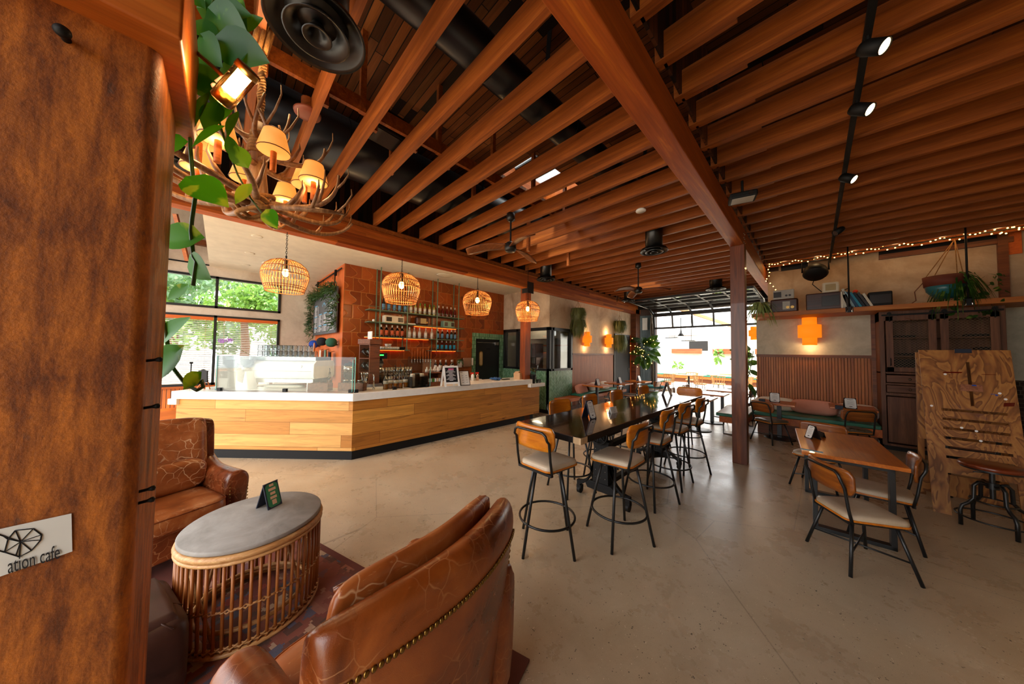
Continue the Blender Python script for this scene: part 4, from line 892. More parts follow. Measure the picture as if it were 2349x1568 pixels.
for x, y, l in ((1748, 922, 'small dark card box on the bench table nearest the big post'), (1925, 938, 'small dark card box on the bench table beside the cabinet')):
    tag(MB().box(-.05, -.03, 0, .05, .03, .07).build('card_box', m['navy'], None, bevel=.004, loc=gz(x, y, .74)), l, 'box')
o = MB().box(-.08, -.02, 0, .08, .02, .002).build('sticker', m['bluep'], None, loc=gz(1862, 1033, .75)); o.rotation_euler.z = R(0); tag(o, 'blue and white sticker at the near edge of the honey oak table', 'sticker')
# --- tall cabinet
c = thing('cabinet', 'tall walnut cabinet with sliding wire mesh doors behind the plywood board', 'cabinet', (.873, 8.85, 0))
W, D, Hc = 1.27, .53, 2.58
f = MB(); f.box(0, 0, .08, .03, D, Hc).box(W-.03, 0, .08, W, D, Hc).box(0, D-.02, .08, W, D, Hc).box(0, 0, .08, W, D, .12).box(0, 0, 1.40, W, D, 1.43).box(0, 0, Hc-.2, W, D, Hc).box(0, -.004, .10, .06, .02, Hc).box(W-.06, -.004, .10, W, .02, Hc).box(0, 0, 1.0, W, .02, 1.05).box(0, 0, 1.2, W, .02, 1.23)
f.build('body', m['walnutc'], c, bevel=.003); MB().box(.02, .03, 0, W-.02, D, .08).build('plinth', m['blackm'], c)
for z in (1.72, 2.05): MB().box(.03, .08, z, W-.03, D-.02, z+.015).build('shelf', m['walnuth'], c)
for k in range(2):
    x0 = .075+k*.585; x1 = x0+.55; y0 = -.03-.012*k; z0, z1 = 1.44, 2.46
    d = MB(); w = .085; d.box(x0, y0, z0, x0+w, y0+.025, z1).box(x1-w, y0, z0, x1, y0+.025, z1).box(x0, y0, z0, x1, y0+.025, z0+w).box(x0, y0, z1-w, x1, y0+.025, z1); d = d.build('door', m['walnutc'], c, bevel=.003)
    g = MB(); n = 28
    for i in range(-n, n):
        for sg in (1, -1):
            # diagonal wires clipped to the opening
            a0, a1, b0, b1 = x0+w, x1-w, z0+w, z1-w; xs = a0+(i/n)*(a1-a0+b1-b0)
            if sg == 1: p0 = (xs, b0); p1 = (xs+(b1-b0), b1)
            else: p0 = (xs+(b1-b0), b0); p1 = (xs, b1)
            pts = []
            for tt in (0, 1): pts.append(tt)
            lo, hi = 0, 1; dx = p1[0]-p0[0]
            ta, tb = sorted(((a0-p0[0])/dx, (a1-p0[0])/dx)); lo, hi = max(0, ta), min(1, tb)
            if hi-lo > .01: g.bar((p0[0]+dx*lo, y0+.012, p0[1]+(p1[1]-p0[1])*lo), (p0[0]+dx*hi, y0+.012, p0[1]+(p1[1]-p0[1])*hi), .003, .003)
    g.build('wire_mesh', m['grid'], d)
    h = MB()
    for x in (x0+w/2, x1-w/2): h.bar((x, y0-.01, z1-.10), (x, y0-.01, z1+.05), .03, .008); h.cyl((x, y0-.005, z1+.05), .028, .014, 16, rot(rx=PI/2))
    h.build('roller_hanger', m['blackm'], d)
    if k == 0: MB().tube([(x0+.045, y0, 1.55), (x0+.045, y0-.03, 1.57), (x0+.045, y0-.03, 1.67), (x0+.045, y0, 1.69)], .006, 6).build('door_handle', m['blackm'], d)
MB().bar((.03, -.025, 2.485), (W-.02, -.025, 2.485), .012, .03).build('slide_rail', m['blackm'], c)
for k, z in enumerate((1.245, 1.06)):
    for s_ in range(2):
        x0 = .07+s_*.6; d = MB().box(x0, -.012, z, x0+.53, .012, z+.13).build('drawer', m['walnuth'], c, bevel=.004)
        MB().lathe([(.022, 0), (.02, .006), (.01, .01), (.012, .018), (.0001, .022)], (x0+.26, -.012, z+.065), 16, rot(rx=PI/2)).build('knob', m['steel'], d)
for s_ in range(2): x0 = .07+s_*.6; MB().box(x0, -.012, .15, x0+.55, .012, .98).build('door', m['walnutc'], c, bevel=.004)
for x, y, z, w, h, l in ((.14, .2, 2.067, .3, .05, 'flat black tray on the upper cabinet shelf behind the first mesh door'), (.95, .2, 2.067, .22, .05, 'flat black box on the upper cabinet shelf behind the second mesh door'), (.25, .2, 1.737, .28, .05, 'black receiver on the lower cabinet shelf'), (.14, .15, 1.45, .32, .22, 'black equipment box in the bottom of the mesh cabinet'), (1.05, .2, 1.737, .14, .16, 'black speaker box on the lower cabinet shelf')):
    tag(MB().box(0, 0, 0, w, .2, h).build('equipment_box', m['blackm'], None, loc=(.873+x, 8.85+y, z), bevel=.006), l, 'box')
# --- wall shelf with rods
sh = thing('wall_shelf', 'long thick fir shelf hung on black rods across the right wall', 'shelf', (-.97, 8.5, 2.555))
MB().box(0, 0, 0, 4.5, .85, .085).build('shelf_board', m['shelfw'], sh, bevel=.003)
for px in (1948, 2221):
    p = gy(px, 700 if px < 2000 else 690, 8.52); q = MB().tube([(p.x+.97, .02, .09), (p.x+.97, .02, 1.9)], .012, 8).build('hanging_rod', m['blackm'], sh)
    MB().box(p.x+.97-.05, -.012, -.01, p.x+.97+.05, .0, .1).build('rod_bracket', m['iron'], q)
    b = MB()
    for s_ in (-1, 1):
        b.tube([(p.x+.97+s_*.03, -.014, .085), (p.x+.97+s_*.03, -.014, 0), (p.x+.97+s_*.045, -.014, -.005)], .008, 6)
    b.build('bolt', m['chrome'], q)
# --- leaning plywood board
yb, yt = 5.72, 6.12
bl, br_, tl, tr = gz(2141, 1172), gz(2349, 1218), gy(2108, 802, yt), gy(2318, 802, yt)
e_ = thing('plywood_board', 'tall slotted plywood board leaning in front of the walnut cabinet', 'board', (bl.x, bl.y, 0))
up_ = V((0, yt-yb, 1.79)).normalized(); nx_ = V((1, .04, 0)).normalized(); A = frame(nx_, up_, nx_.cross(up_)); Wd, Ht = .60, 1.84
def pbox(mb, a0, b0, a1, b1, t0=-.018, t1=0): return mb.prism([(a0, b0), (a1, b0), (a1, b1), (a0, b1)], t1-t0, A, A @ V((0, 0, t0)))
mb = MB(); W1 = .60
rows = [.60+.105*k for k in range(6)]           # slot rows
x_l, x_r = .115, .535
pbox(mb, 0, 0, .12, Ht); pbox(mb, W1-.07, 0, W1, Ht)
pbox(mb, .12, .44, W1-.07, rows[0])
for k in range(5): pbox(mb, .12, rows[k]+.028, W1-.07, rows[k+1])
pbox(mb, .12, rows[5]+.028, W1-.07, 1.20); pbox(mb, .12, 1.20, .315, 1.70); pbox(mb, .34, 1.20, W1-.07, 1.70); pbox(mb, .12, 1.70, W1-.07, Ht)
mb.build('front_panel', m['ply'], e_)
mb = MB(); mb.prism([(0, 0), (.05, 0), (.05, Ht-.07), (0, Ht-.07)], .02, frame(nx_, V((0, -.02, 1)).normalized(), V((0, 1, .02)).normalized()), (0, .62, 0)); mb.prism([(W1-.05, 0), (W1, 0), (W1, Ht-.12), (W1-.05, Ht-.12)], .02, frame(nx_, V((0, -.09, 1)).normalized(), V((0, 1, .09)).normalized()), (0, .62, 0)); mb.box(0, .60, .05, W1, .62, .3); mb.box(0, .55, .7, W1, .57, 1.7)
mb.build('rear_panel', m['ply'], e_)
MB().prism([(.25, Ht-.035), (.36, Ht-.035), (.36, Ht+.012), (.25, Ht+.012)], .012, A, A @ V((0, 0, 0))).build('hinge', m['navy'], e_)
MB().prism([(.26, 1.365), (.40, 1.365), (.40, 1.44), (.26, 1.44)], .012, A, A @ V((0, 0, 0))).build('stop_block', m['cratel'], e_)
pt = MB()
for x, y, w, h in ((.33, 1.425, .035, .014), (.47, 1.33, .02, .012), (.44, 1.345, .05, .005)): pt.prism([(x, y), (x+w, y), (x+w*.8, y+h), (x+w*.2, y+h)], .0015, A, A @ V((0, 0, .013)) if y > 1.4 else A @ V((0, 0, .0005)))
pt.build('blue_paint_mark', m['cap_b'], e_)
pt = MB()
for x, y, w, h in ((.15, 1.565, .14, .018), (.40, 1.56, .1, .006), (.51, 1.22, .07, .05)): pt.prism([(x, y), (x+w*.9, y+h*.2), (x+w, y+h), (x+w*.1, y+h*.8)], .0012, A, A @ V((0, 0, .0005)))
pt.build('red_paint_mark', m['redbottle'], e_)
pt = MB()
for x, y in ((.055, 1.17), (.35, .83), (.17, 1.55), (.33, .93), (.24, .95), (.5, 1.36), (.53, 1.3)): pt.prism([(x+.012*math.cos(k), y+.012*math.sin(k)) for k in range(6)], .0012, A, A @ V((0, 0, .0005)))
pt.build('white_paint_spot', m['chalk'], e_)
# --- round industrial stool
t = thing('adjustable_stool', 'round red-brown wooden seat stool on black iron pipe legs by the plywood board', 'stool', (1.235, 5.56, 0), R(20))
MB().lathe([(.0001, .60), (.185, .60), (.195, .605), (.195, .63), (.185, .64), (.0001, .64)], n=40).build('seat', m['seatred'], t); MB().cyl((0, 0, .585), .18, .014, 32).build('seat_plate', m['black'], t)
MB().cyl((0, 0, .3), .018, .29, 14).cyl((0, 0, .40), .04, .06, 14).tube([(-.12, 0, .55), (.12, .02, .55)], .006, 6).build('screw', m['black'], t)
for k in range(4):
    a = k*PI/2; c_, s_ = math.cos(a), math.sin(a); P_ = [(.03, .43), (.09, .45), (.12, .41), (.125, .28), (.16, .23), (.20, .2), (.215, .15), (.215, 0)]
    MB().tube([(c_*r_, s_*r_, z) for r_, z in P_], .015, 8).build('leg', m['black'], t)
mb = MB(); rg(.13, .27, .008, mb); rg(.22, .10, .008, mb); mb.build('foot_ring', m['black'], t)
t = thing('metal_chair', 'black slatted metal chair half hidden behind the plywood board', 'chair', (1.12, 6.28, 0), R(0))
f = MB()
for x in (-.02, .30): f.tube([(x, -.12, .80), (x, -.02, .45), (x+.02, .06, .4), (x+.05, .16, 0)], .018, 8)
f.build('side_frame', m['black'], t)
f = MB()
for k in range(6): f.bar((-.02, -.12+.05*k*.4, .78-.07*k), (.30, -.12+.05*k*.4, .78-.07*k), .018, .01)
f.build('back_slats', m['black'], t); MB().box(-.03, -.02, .40, .33, .3, .42).build('seat', m['black'], t)
# ================================================================ counter and bar
CZ = 1.03
S2 = math.sqrt(.5); DX, DN = V((S2, S2, 0)), V((-S2, S2, 0))       # along the angled front, and inward from it
CX = -5.03; cor = V((CX, 1.50, 0)); lef = cor-DX*2.78; yend = gx(1237.5, 905, CX).y
ct = thing('service_counter', 'angled service counter with reclaimed plank front and thick white top', 'counter', (0, 0, 0))
fD = frame(DX, DN, V((0, 0, 1)))
L1 = (cor-lef).length
q = MB().box(-L1, .01, .14, 0, .03, CZ-.12).build('plank_front', m['counter'], ct); mm_ = fD.to_4x4(); mm_.translation = cor; q.matrix_basis = mm_
MB().box(CX-.03, 1.50, .14, CX-.005, yend, CZ-.12).build('plank_front', m['counter2'], ct)
def outline(o, w):     # counter footprint polygon, offset o outward on the front, w deep
    k = math.tan(PI/8); a = cor+V((o, -o*k, 0)); b = lef-DN*o; i1 = cor+V((-w, w*k, 0)); i2 = lef+DN*w
    return [(p.x, p.y) for p in (b-DX*.04 if o > 0 else b, a, V((CX+o, yend-.22, 0)), V((CX-w, yend-.22, 0)), i1, i2-DX*.04 if o > 0 else i2)]
mb = MB(); mb.prism(outline(.035, .66), .12, o=(0, 0, CZ-.12)); mb.build('countertop', m['quartz'], ct, bevel=.006)
MB().prism(outline(-.03, .55), .14).build('kick_plate', m['blackm'], ct); MB().prism(outline(-.031, .6), .78, o=(0, 0, .14)).build('carcass', m['trim'], ct)
p0 = gx(1195, 906, CX+.05)
MB().box(CX-.62, yend-.45, .83, CX+.09, yend+.12, .92).build('end_top', m['quartz'], ct, bevel=.008); MB().box(CX-.6, yend-.25, .14, CX-.006, yend, .83).build('end_panel', m['counter2'], ct)
MB().prism([(p.x, p.y) for p in (lef-DX*.10-DN*.03, lef+DX*.04-DN*.03, lef+DX*.04+DN*.5, lef-DX*.10+DN*.5)], .09, o=(0, 0, .82)).build('end_top', m['quartz'], ct, bevel=.006)
# back counter along the tiled wall
bc = thing('back_counter', 'white topped back counter under the bottle shelves along the tiled wall', 'counter', (0, 0, 0))
MB().box(XT+.013, 1.98, .90, XT+.62, 5.22, .95).build('countertop', m['quartz'], bc, bevel=.004)
for k in range(5): MB().box(XT+.03, 2.0+k*.64, .1, XT+.58, 2.0+k*.64+.63, .9).build('cupboard', m['trim'], bc, bevel=.003)
bc2 = thing('window_counter', 'low counter under the window behind the espresso machine', 'counter', (0, 0, 0)); MB().box(XW+.08, .35, .86, XW+.68, 1.84, .90).build('countertop', m['quartz'], bc2); MB().box(XW+.08, .36, 0, XW+.64, 1.83, .86).build('body', m['trim'], bc2)
def oc(px, py, z=CZ): return gz(px, py, z)
def at_tile(px, py, x): return gx(px, py, x)
RD = math.atan2(DX.y, DX.x)          # heading of the angled front
# --- glass guards
def guard(a, b, h, label):
    d = (b-a); L_ = d.length; q = thing('glass_guard', label, 'glass guard', a, math.atan2(d.y, d.x))
    MB().box(0, -.004, .015, L_, .004, h).build('pane', m['glassg'], q)
    e = MB(); e.box(L_-.004, -.005, .015, L_+.004, .005, h); e.build('glass_edge', m['gedge'], q); MB().box(-.004, -.005, .015, .004, .005, h).build('glass_edge', m['gedge'], q)
    for x in (.06, L_-.06, L_*.5): MB().box(x-.028, -.022, 0, x+.028, .022, .05).build('clamp', m['blackm'], q)
ga = cor+DN*.07+DX*-.02+V((0, 0, CZ)); guard(lef+DN*.07+DX*.55+V((0, 0, CZ)), ga, .56, 'clear glass guard in front of the espresso machine')
guard(V((CX-.07, 1.50, CZ)), V((CX-.07, gx(987, 850, CX-.07).y, CZ)), .52, 'clear glass guard in front of the amber syrup bottles')
# --- espresso machine
a, b = oc(573, 889), oc(712, 892)
em = thing('espresso_machine', 'wide white espresso machine topped with upturned glasses', 'espresso machine', (a+b)/2+DN*.22, RD)
Wm = (b-a).length/2+.06
mb = MB(); mb.prism([(-.26, .17), (.24, .17), (.28, .22), (.28, .40), (.24, .47), (-.20, .47), (-.27, .42), (-.28, .22)], 2*Wm, frame(V((0, 1, 0)), V((0, 0, 1)), V((1, 0, 0))), (-Wm, 0, 0)); mb.build('body', m['whitep'], em, bevel=.015, seg=3)
mb = MB()
for s_ in (-1, 1): mb.prism([(-.27, .17), (.25, .17), (.29, .22), (.29, .42), (.25, .48), (-.22, .48), (-.29, .42), (-.29, .22)], .03, frame(V((0, 1, 0)), V((0, 0, 1)), V((1, 0, 0))), (s_*Wm-.015, 0, 0))
mb.build('side_cheeks', m['whitep'], em, bevel=.01); MB().box(-Wm+.05, -.20, .475, Wm-.02, .2, .54).build('cup_rail', m['steel'], em, bevel=.003); MB().box(-Wm+.02, -.25, .10, Wm-.02, .2, .17).build('drip_tray', m['steel'], em, bevel=.004)
for x in (-Wm+.1, Wm-.1):
    for y in (-.2, .16): MB().box(x-.035, y-.035, 0, x+.035, y+.035, .10).build('foot', m['steel'], em)
MB().cyl((Wm*.62, -.272, .385), .032, .012, 24, rot(rx=PI/2)).build('badge', m['whitep'], em); MB().box(-Wm+.05, -.285, .30, Wm-.04, -.275, .304).build('seam', m['radio_s'], em)
w = thing('steam_cloth', 'folded white cloth under the espresso machine', 'cloth', em.location-DN*.12, RD); se(MB(), (0, 0, .03), .35, .08, .03, .6).build('cloth_body', m['cream'], w)
g = thing('drinking_glass', 'upturned drinking glass on the espresso machine', 'glass', (0, 0, 0))
MB().lathe([(.033, 0), (.036, .012), (.040, .03), (.034, .045), (.036, .085), (.028, .10), (.0001, .10)], n=14).build('bowl', m['jar'], g); MB().lathe([(.036, 0), (.037, .004), (.034, .004)], n=14).build('rim', m['chrome'], g)
G_ = 'upturned glasses on the espresso machine'; n = 0
Lg = 'upturned clear drinking glass in the rows on top of the white espresso machine'
for r_ in range(2):
    for k in range(11):
        for tier in range(2 if k < 6 or r_ == 0 else 1):
            p = em.location+DX*(-Wm+.16+k*.088+r_*.03)+DN*(-.13+r_*.1)+V((0, 0, .541+tier*.102))
            if n == 0: g.location = p; LABELS.discard(g['label']); g['label'] = Lg; g['group'] = G_
            else: dd = dup(g, p); dd['label'] = Lg; dd['group'] = G_; dd['category'] = 'glass'
            n += 1
# --- grinders
def grinder(px, py, label, white, back=.05):
    q = thing('coffee_grinder', label, 'coffee grinder', oc(px, py)+DN*back, RD)
    if white: MB().prism([(-.11, 0), (.11, 0), (.075, .30), (-.075, .30)], .2, frame(V((1, 0, 0)), V((0, 0, 1)), V((0, -1, 0))), (0, .1, 0)).build('body', m['whitep'], q, bevel=.012); MB().prism([(-.05, .14), (.03, .11), (.06, .33), (-.05, .33)], .02, frame(V((1, 0, 0)), V((0, 0, 1)), V((0, -1, 0))), (0, -.1, 0)).build('control_panel', m['blackm'], q)
    else: MB().box(-.075, -.1, .02, .075, .1, .30).build('body', m['steel'], q, bevel=.01); MB().box(-.07, -.108, .19, .06, -.098, .30).build('front_plate', m['blackm'], q); MB().lathe([(.02, .0), (.028, .012), (.02, .03)], (-.005, -.104, .245), 6, rot(rx=PI/2)).build('badge', m['steel'], q); MB().box(-.1, -.13, 0, .1, .12, .02).build('base', m['blackm'], q)
    MB().lathe([(.03, .30), (.035, .34), (.05, .345)], n=20).build('neck', m['steel'], q)
    MB().lathe([(.035, .345), (.085, .41), (.098, .53), (.098, .54), (.095, .535), (.08, .415), (.03, .352)], n=28).build('hopper', m['jar'], q); MB().lathe([(.0001, .352), (.032, .353), (.078, .415), (.09, .49), (.0001, .495)], n=24).build('coffee_beans', m['coffee'], q); MB().lathe([(.0001, .545), (.1, .545), (.1, .535)], n=24).build('lid', m['smoke'], q)
grinder(518, 893, 'steel coffee grinder with clear hopper left of the espresso machine', False); grinder(552, 893, 'white coffee grinder with dark hopper touching the espresso machine', True, .10)
# --- ornate black sign, wooden drawer box, orchid, cap
q = thing('counter_sign', 'small black ornate counter sign on wooden stand near the counter corner', 'sign', oc(466, 893), RD-.2)
MB().prism([(-.09, .12), (.09, .12), (.1, .15), (.09, .28), (.1, .31), (.05, .315), (.0, .33), (-.05, .315), (-.1, .31), (-.09, .28), (-.1, .15)], .018, frame(V((1, 0, 0)), V((0, 0, 1)), V((0, -1, 0)))).build('board', m['blackm'], q, bevel=.003); MB().bar((-.05, .05, 0), (0, -.0, .3), .02, .012).bar((.05, .06, 0), (.02, -.0, .3), .02, .012).bar((0, -.1, 0), (.0, 0, .14), .02, .012).build('easel', m['oakx'], q)
q = thing('lamp_post', 'thin dark post with flat top near the counter corner', 'post', oc(436, 889), 0); MB().tube([(0, 0, 0), (0, 0, .42)], .008, 8).build('pole', m['iron'], q); MB().box(-.04, -.02, .41, .04, .02, .435).build('head', m['blackm'], q)
q = thing('drawer_box', 'orange brown wooden drawer box behind the coffee grinders', 'box', oc(492, 884)+DN*.32, RD); MB().box(-.2, -.12, 0, .2, .12, .30).build('body', m['cratel'], q, bevel=.004); MB().box(-.17, -.125, .16, .17, -.118, .28).build('drawer', m['oakx'], q)
q = thing('baseball_cap', 'black cap lying on the wooden drawer box', 'cap', oc(492, 884)+DN*.32+V((0, 0, .30)), RD); se(MB(), (0, 0, .05), .1, .1, .06, .9).build('crown', m['cap_k'], q); MB().lathe([(.0001, .02), (.09, .02), (.09, .028), (.0001, .03)], (-.09, -.02, 0), 20, sx=1.1).build('brim', m['cap_k'], q)
P_ = oc(532, 888)+DN*.45; q = thing('orchid', 'purple orchid in front of the window blinds', 'orchid', P_, 0)
MB().lathe([(.0001, 0), (.05, 0), (.065, .14), (.0001, .14)], n=16).build('pot', m['whitepot'], q)
tip = gd(518, 780, (P_-EYE).dot(FW))-P_; st = [V((0, 0, .14)), V((.01, 0, tip.z*.6)), tip*.96, tip+V((.05, .05, .01)), tip+V((.12, .12, -.02))]; MB().tube(st, .004, 6).build('stem', m['stem'], q)
f = MB()
for k in range(7):
    c_ = tip+V((.02, .02, 0))*k+V((-.08, -.08, -.01)) if k < 4 else tip+V((.025, .025, 0))*(k-3)
    for j in range(5): a_ = j*2*PI/5+k; se(f, c_+(UP*math.sin(a_)+RT*math.cos(a_))*.028, .024, .006, .018, .9, .9, 8)
f.build('flowers', m['petal'], q); f = MB()
for k in range(5): a_ = k*1.3; f.grid(lambda u, v: (math.cos(a_)*u*.2-math.sin(a_)*(v-.5)*.06*math.sin(u*PI), math.sin(a_)*u*.2+math.cos(a_)*(v-.5)*.06*math.sin(u*PI), .15+.08*math.sin(u*2)), 6, 2)
f.build('leaves', m['leafd'], q)
q = thing('brush', 'wooden handled brush standing behind the espresso machine', 'brush', em.location+DX*(Wm*.35)+DN*.3, 0); MB().tube([(0, 0, 0), (0, 0, .62)], .008, 8).build('handle', m['steel'], q); MB().sph((0, 0, .72), .03, 12, (1, .6, 3)).build('grip', m['oak'], q)
# --- bottles
def bottle_proto(name, label, body, lab, cap, h=.30, r=.038, liquid=None, pump=False, labw=(.28, .62), grp=None):
    q = thing(name, label, 'bottle', (0, 0, 0), 0, grp)
    MB().lathe([(.0001, 0), (r*.95, 0), (r, .008), (r, h*.58), (r*.85, h*.66), (r*.38, h*.76), (r*.36, h*.97), (.0001, h*.97)], n=16).build('bottle_body', m[body], q)
    if lab: MB().lathe([(r+.0008, h*labw[0]*.5), (r+.0008, h*labw[1]*.9)], n=16).build('label_band', m[lab], q)
    if cap: MB().lathe([(r*.42, h*.80), (r*.42, h), (.0001, h)], n=12).build('cap', m[cap], q)
    if liquid: MB().lathe([(.0001, .006), (r*.92, .006), (r*.94, .012), (r*.94, h*.5), (.0001, h*.5)], n=16).build('syrup', m[liquid], q)
    if pump: MB().tube([(0, 0, h*.95), (0, 0, h+.07), (.0, -.01, h+.085), (.06, -.02, h+.075)], .006, 6).lathe([(.016, h*.93), (.018, h+.01), (.0001, h+.012)], n=10).build('pump', m['blackm'], q)
    return q
def row(proto, pts, labels, first=True):
    for i, (p, l) in enumerate(zip(pts, labels)):
        if i == 0: proto.location = p; LABELS.discard(proto['label']); tag(proto, l, 'bottle', proto.get('group'))
        else: dup(proto, p, random.uniform(0, 6), l)
SXF = XT+.16
def shelf_pts(pxs, z): return [V((SXF, gx(x, 740, SXF).y, z)) for x in pxs]
z1, z2, z3, z4 = 2.62, 2.345, 2.02, 1.73
def names(n, what, where): return [ORD[i]+' '+what+' from the left, '+where for i in range(n)]
row(bottle_proto('wine_bottle', 'x1', 'winedark', 'lab_blue', 'blackm', .29, .036, grp='top shelf bottles'), shelf_pts((879, 891, 904, 916, 929), z1), names(5, 'blue labelled dark bottle', 'top bottle shelf'))
row(bottle_proto('wine_bottle', 'x2', 'winegreen', 'lab_white', 'foil_g', .29, .034, grp='top shelf bottles'), shelf_pts((942, 952.5, 963, 974, 985, 995), z1), names(6, 'green capped white wine bottle', 'top bottle shelf'))
row(bottle_proto('wine_bottle', 'x3', 'redbottle', None, 'foil_w', .29, .034, grp='top shelf bottles'), shelf_pts((1006, 1015.5, 1025, 1034, 1043), z1), names(5, 'white capped red bottle', 'top bottle shelf'))
row(bottle_proto('wine_bottle', 'x4', 'winedark', 'lab_orange', 'foil_w', .28, .038, grp='third shelf bottles'), shelf_pts((875, 887, 900, 912, 923), z3), names(5, 'orange labelled dark bottle', 'third shelf down'))
row(bottle_proto('spirit_bottle', 'x5', 'gin', 'lab_white', 'foil_w', .27, .038, grp='third shelf bottles'), shelf_pts((940, 951, 963, 977, 991), z3), names(5, 'white labelled clear bottle', 'third shelf down'))
row(bottle_proto('wine_bottle', 'x6', 'winedark', 'lab_blue', 'foil_w', .27, .036, grp='third shelf bottles'), shelf_pts((1005, 1015, 1027, 1036, 1044.5), z3), names(5, 'pale labelled dark bottle', 'third shelf down'))
row(bottle_proto('spirit_bottle', 'x7', 'redbottle', 'lab_cyan', 'foil_w', .26, .036, grp='lowest shelf bottles'), shelf_pts((1005, 1015, 1025, 1034, 1043), z4), names(5, 'cyan labelled red bottle', 'lowest right shelf'))
row(bottle_proto('wine_bottle', 'x8', 'winedark', 'lab_white', 'foil_w', .31, .037, grp='back counter bottles'), [V((XT+.2+.09*(i % 2), gx(x, 820, XT+.25).y, 1.17)) for i, x in enumerate((1002, 1008, 1013.5, 1021, 1026, 1034, 1041))], names(7, 'wine bottle', 'grouped on the rack behind the white A-frame sign'))
tag(MB().box(XT+.1, gx(998, 820, XT+.25).y-.05, .95, XT+.42, gx(1046, 820, XT+.25).y, 1.168).build('bottle_rack', m['walnutbox']), 'dark wooden rack under the wine bottles on the back counter', 'rack')
# --- bottle shelving
ws = thing('bottle_shelf', 'sage green metal bottle shelving hung in front of the tiled wall', 'shelf', (0, 0, 0))
ysh = [gx(872, 720, XT+.3).y, gx(935, 720, XT+.3).y, gx(1003, 720, XT+.3).y, gx(1052, 720, XT+.3).y]; ya, yb_ = gx(847, 710, XT+.3).y, gx(1065, 733, XT+.3).y
for y in ysh:
    for x in (XT+.05, XT+.30): MB().bar((x, y, z4-.03 if True else 0), (x, y, ZS), .018, .018).build('upright', m['shelfg'], ws)
for z in (z1, z2, z3): MB().box(XT+.03, ya, z-.018, XT+.31, yb_, z-.002).build('shelf_plate', m['shelfg'], ws, bevel=.002)
MB().box(XT+.03, ysh[0]-.05, z4-.018, XT+.31, ysh[1]+.08, z4-.002).build('shelf_plate', m['shelfg'], ws); MB().box(XT+.03, ysh[2]-.15, z4-.018, XT+.31, yb_, z4-.002).build('shelf_plate', m['shelfg'], ws)
MB().tube([(XT+.3, ya, z1), (XT+.3, ya, z1+.06), (XT+.3, yb_, z1+.06), (XT+.3, yb_, z1)], .004, 6).build('guard_rail', m['shelfg'], ws)
for y0_, y1_, z in ((ya+.2, ysh[1]+.05, z4), (ysh[1]+.05, ysh[2]-.1, z3), (ysh[2], yb_-.1, z4), (ysh[1]+.3, yb_-.1, z2), (ya, ysh[1], z3)): MB().box(XT+.04, y0_, z-.026, XT+.055, y1_, z-.019).build('light_strip', m['led'], ws)
# shelf decor
def radio(p, w, d, h, mat, label, rz, dialm='dial', knobs=2, win=(.1, .45), rnd=.02, holes=None):
    q = thing('radio', label, 'radio', p, rz); MB().box(-w/2, -d/2, 0, w/2, d/2, h).build('body', m[mat], q, bevel=rnd, seg=3)
    MB().box(-w/2+w*win[0], -d/2-.004, h*.2, -w/2+w*win[1], -d/2+.002, h*.8).build('dial', m[dialm], q, bevel=.003)
    for k in range(knobs): MB().cyl((w*.30-k*w*.16, -d/2, h*.35), h*.10, .02, 16, rot(rx=PI/2)).build('knob', m['dial' if mat not in ('radio_b',) else 'brass'], q)
    if holes: MB().box(w/2-w*.32, -d/2-.004, h*.2, w/2-w*.06, -d/2+.002, h*.8).build('speaker_grille', m[holes], q)
    return q
for px, w, h, mat, l in ((902, .46, .17, 'radio_w', 'cream vintage radio with dark speaker squares on the second shelf'), (967, .34, .22, 'radio_b', 'dark rounded vintage radio in the middle of the second shelf'), (1027, .34, .17, 'radio_g', 'mint green vintage radio on the second shelf')):
    radio(V((XT+.17, gx(px, 740, XT+.17).y, z2)), w, .16, h, mat, l, R(90), 'dialy' if mat == 'radio_b' else 'dial', 1, (.3, .75) if mat == 'radio_b' else (.08, .36), .05 if mat == 'radio_b' else .012, None if mat == 'radio_b' else 'dial')
tag(MB().sph((0, 0, .03), .03, 12).build('ornament', m['porcelain'], None, loc=(XT+.2, gx(857, 735, XT+.2).y, z2)), 'small round white ornament at the left end of the second shelf', 'ornament'); tag(MB().box(-.08, -.1, 0, .08, .1, .03).build('paper_stack', m['paper'], None, loc=(XT+.18, gx(941, 741, XT+.18).y, z2)), 'stack of white paper beside the dark radio on the second shelf', 'paper')
def cup(p, label, mat='porcelain'):
    q = thing('cup', label, 'cup', p, random.uniform(0, 6), 'cups on the lowest left shelf'); MB().lathe([(.0001, .0), (.025, 0), (.042, .03), (.046, .065), (.042, .064), (.038, .03), (.0001, .008)], n=16).build('cup_bowl', m[mat], q); MB().tube([(.042, 0, .055), (.066, 0, .05), (.064, 0, .025), (.04, 0, .02)], .005, 6).build('handle', m[mat], q); return q
yy = [gx(x, 800, SXF+.03).y for x in (874, 879, 884.5, 890, 896, 901, 906, 911)]
for i, y in enumerate(yy): cup(V((SXF+.03, y, z4)), ORD[i]+' white cup from the left on the lowest left shelf')
for i, k in enumerate((2, 3)): cup(V((SXF+.03, (yy[k]+yy[k+1])/2, z4+.066)), ['white cup stacked left in the upper layer of shelf cups', 'white cup stacked right in the upper layer of shelf cups'][i])
cup(V((SXF+.03, gx(918, 800, SXF).y, z4)), 'left black cup at the end of the white cup row', 'blackm'); cup(V((SXF+.03, gx(924, 800, SXF).y, z4)), 'right black cup at the end of the white cup row', 'blackm')
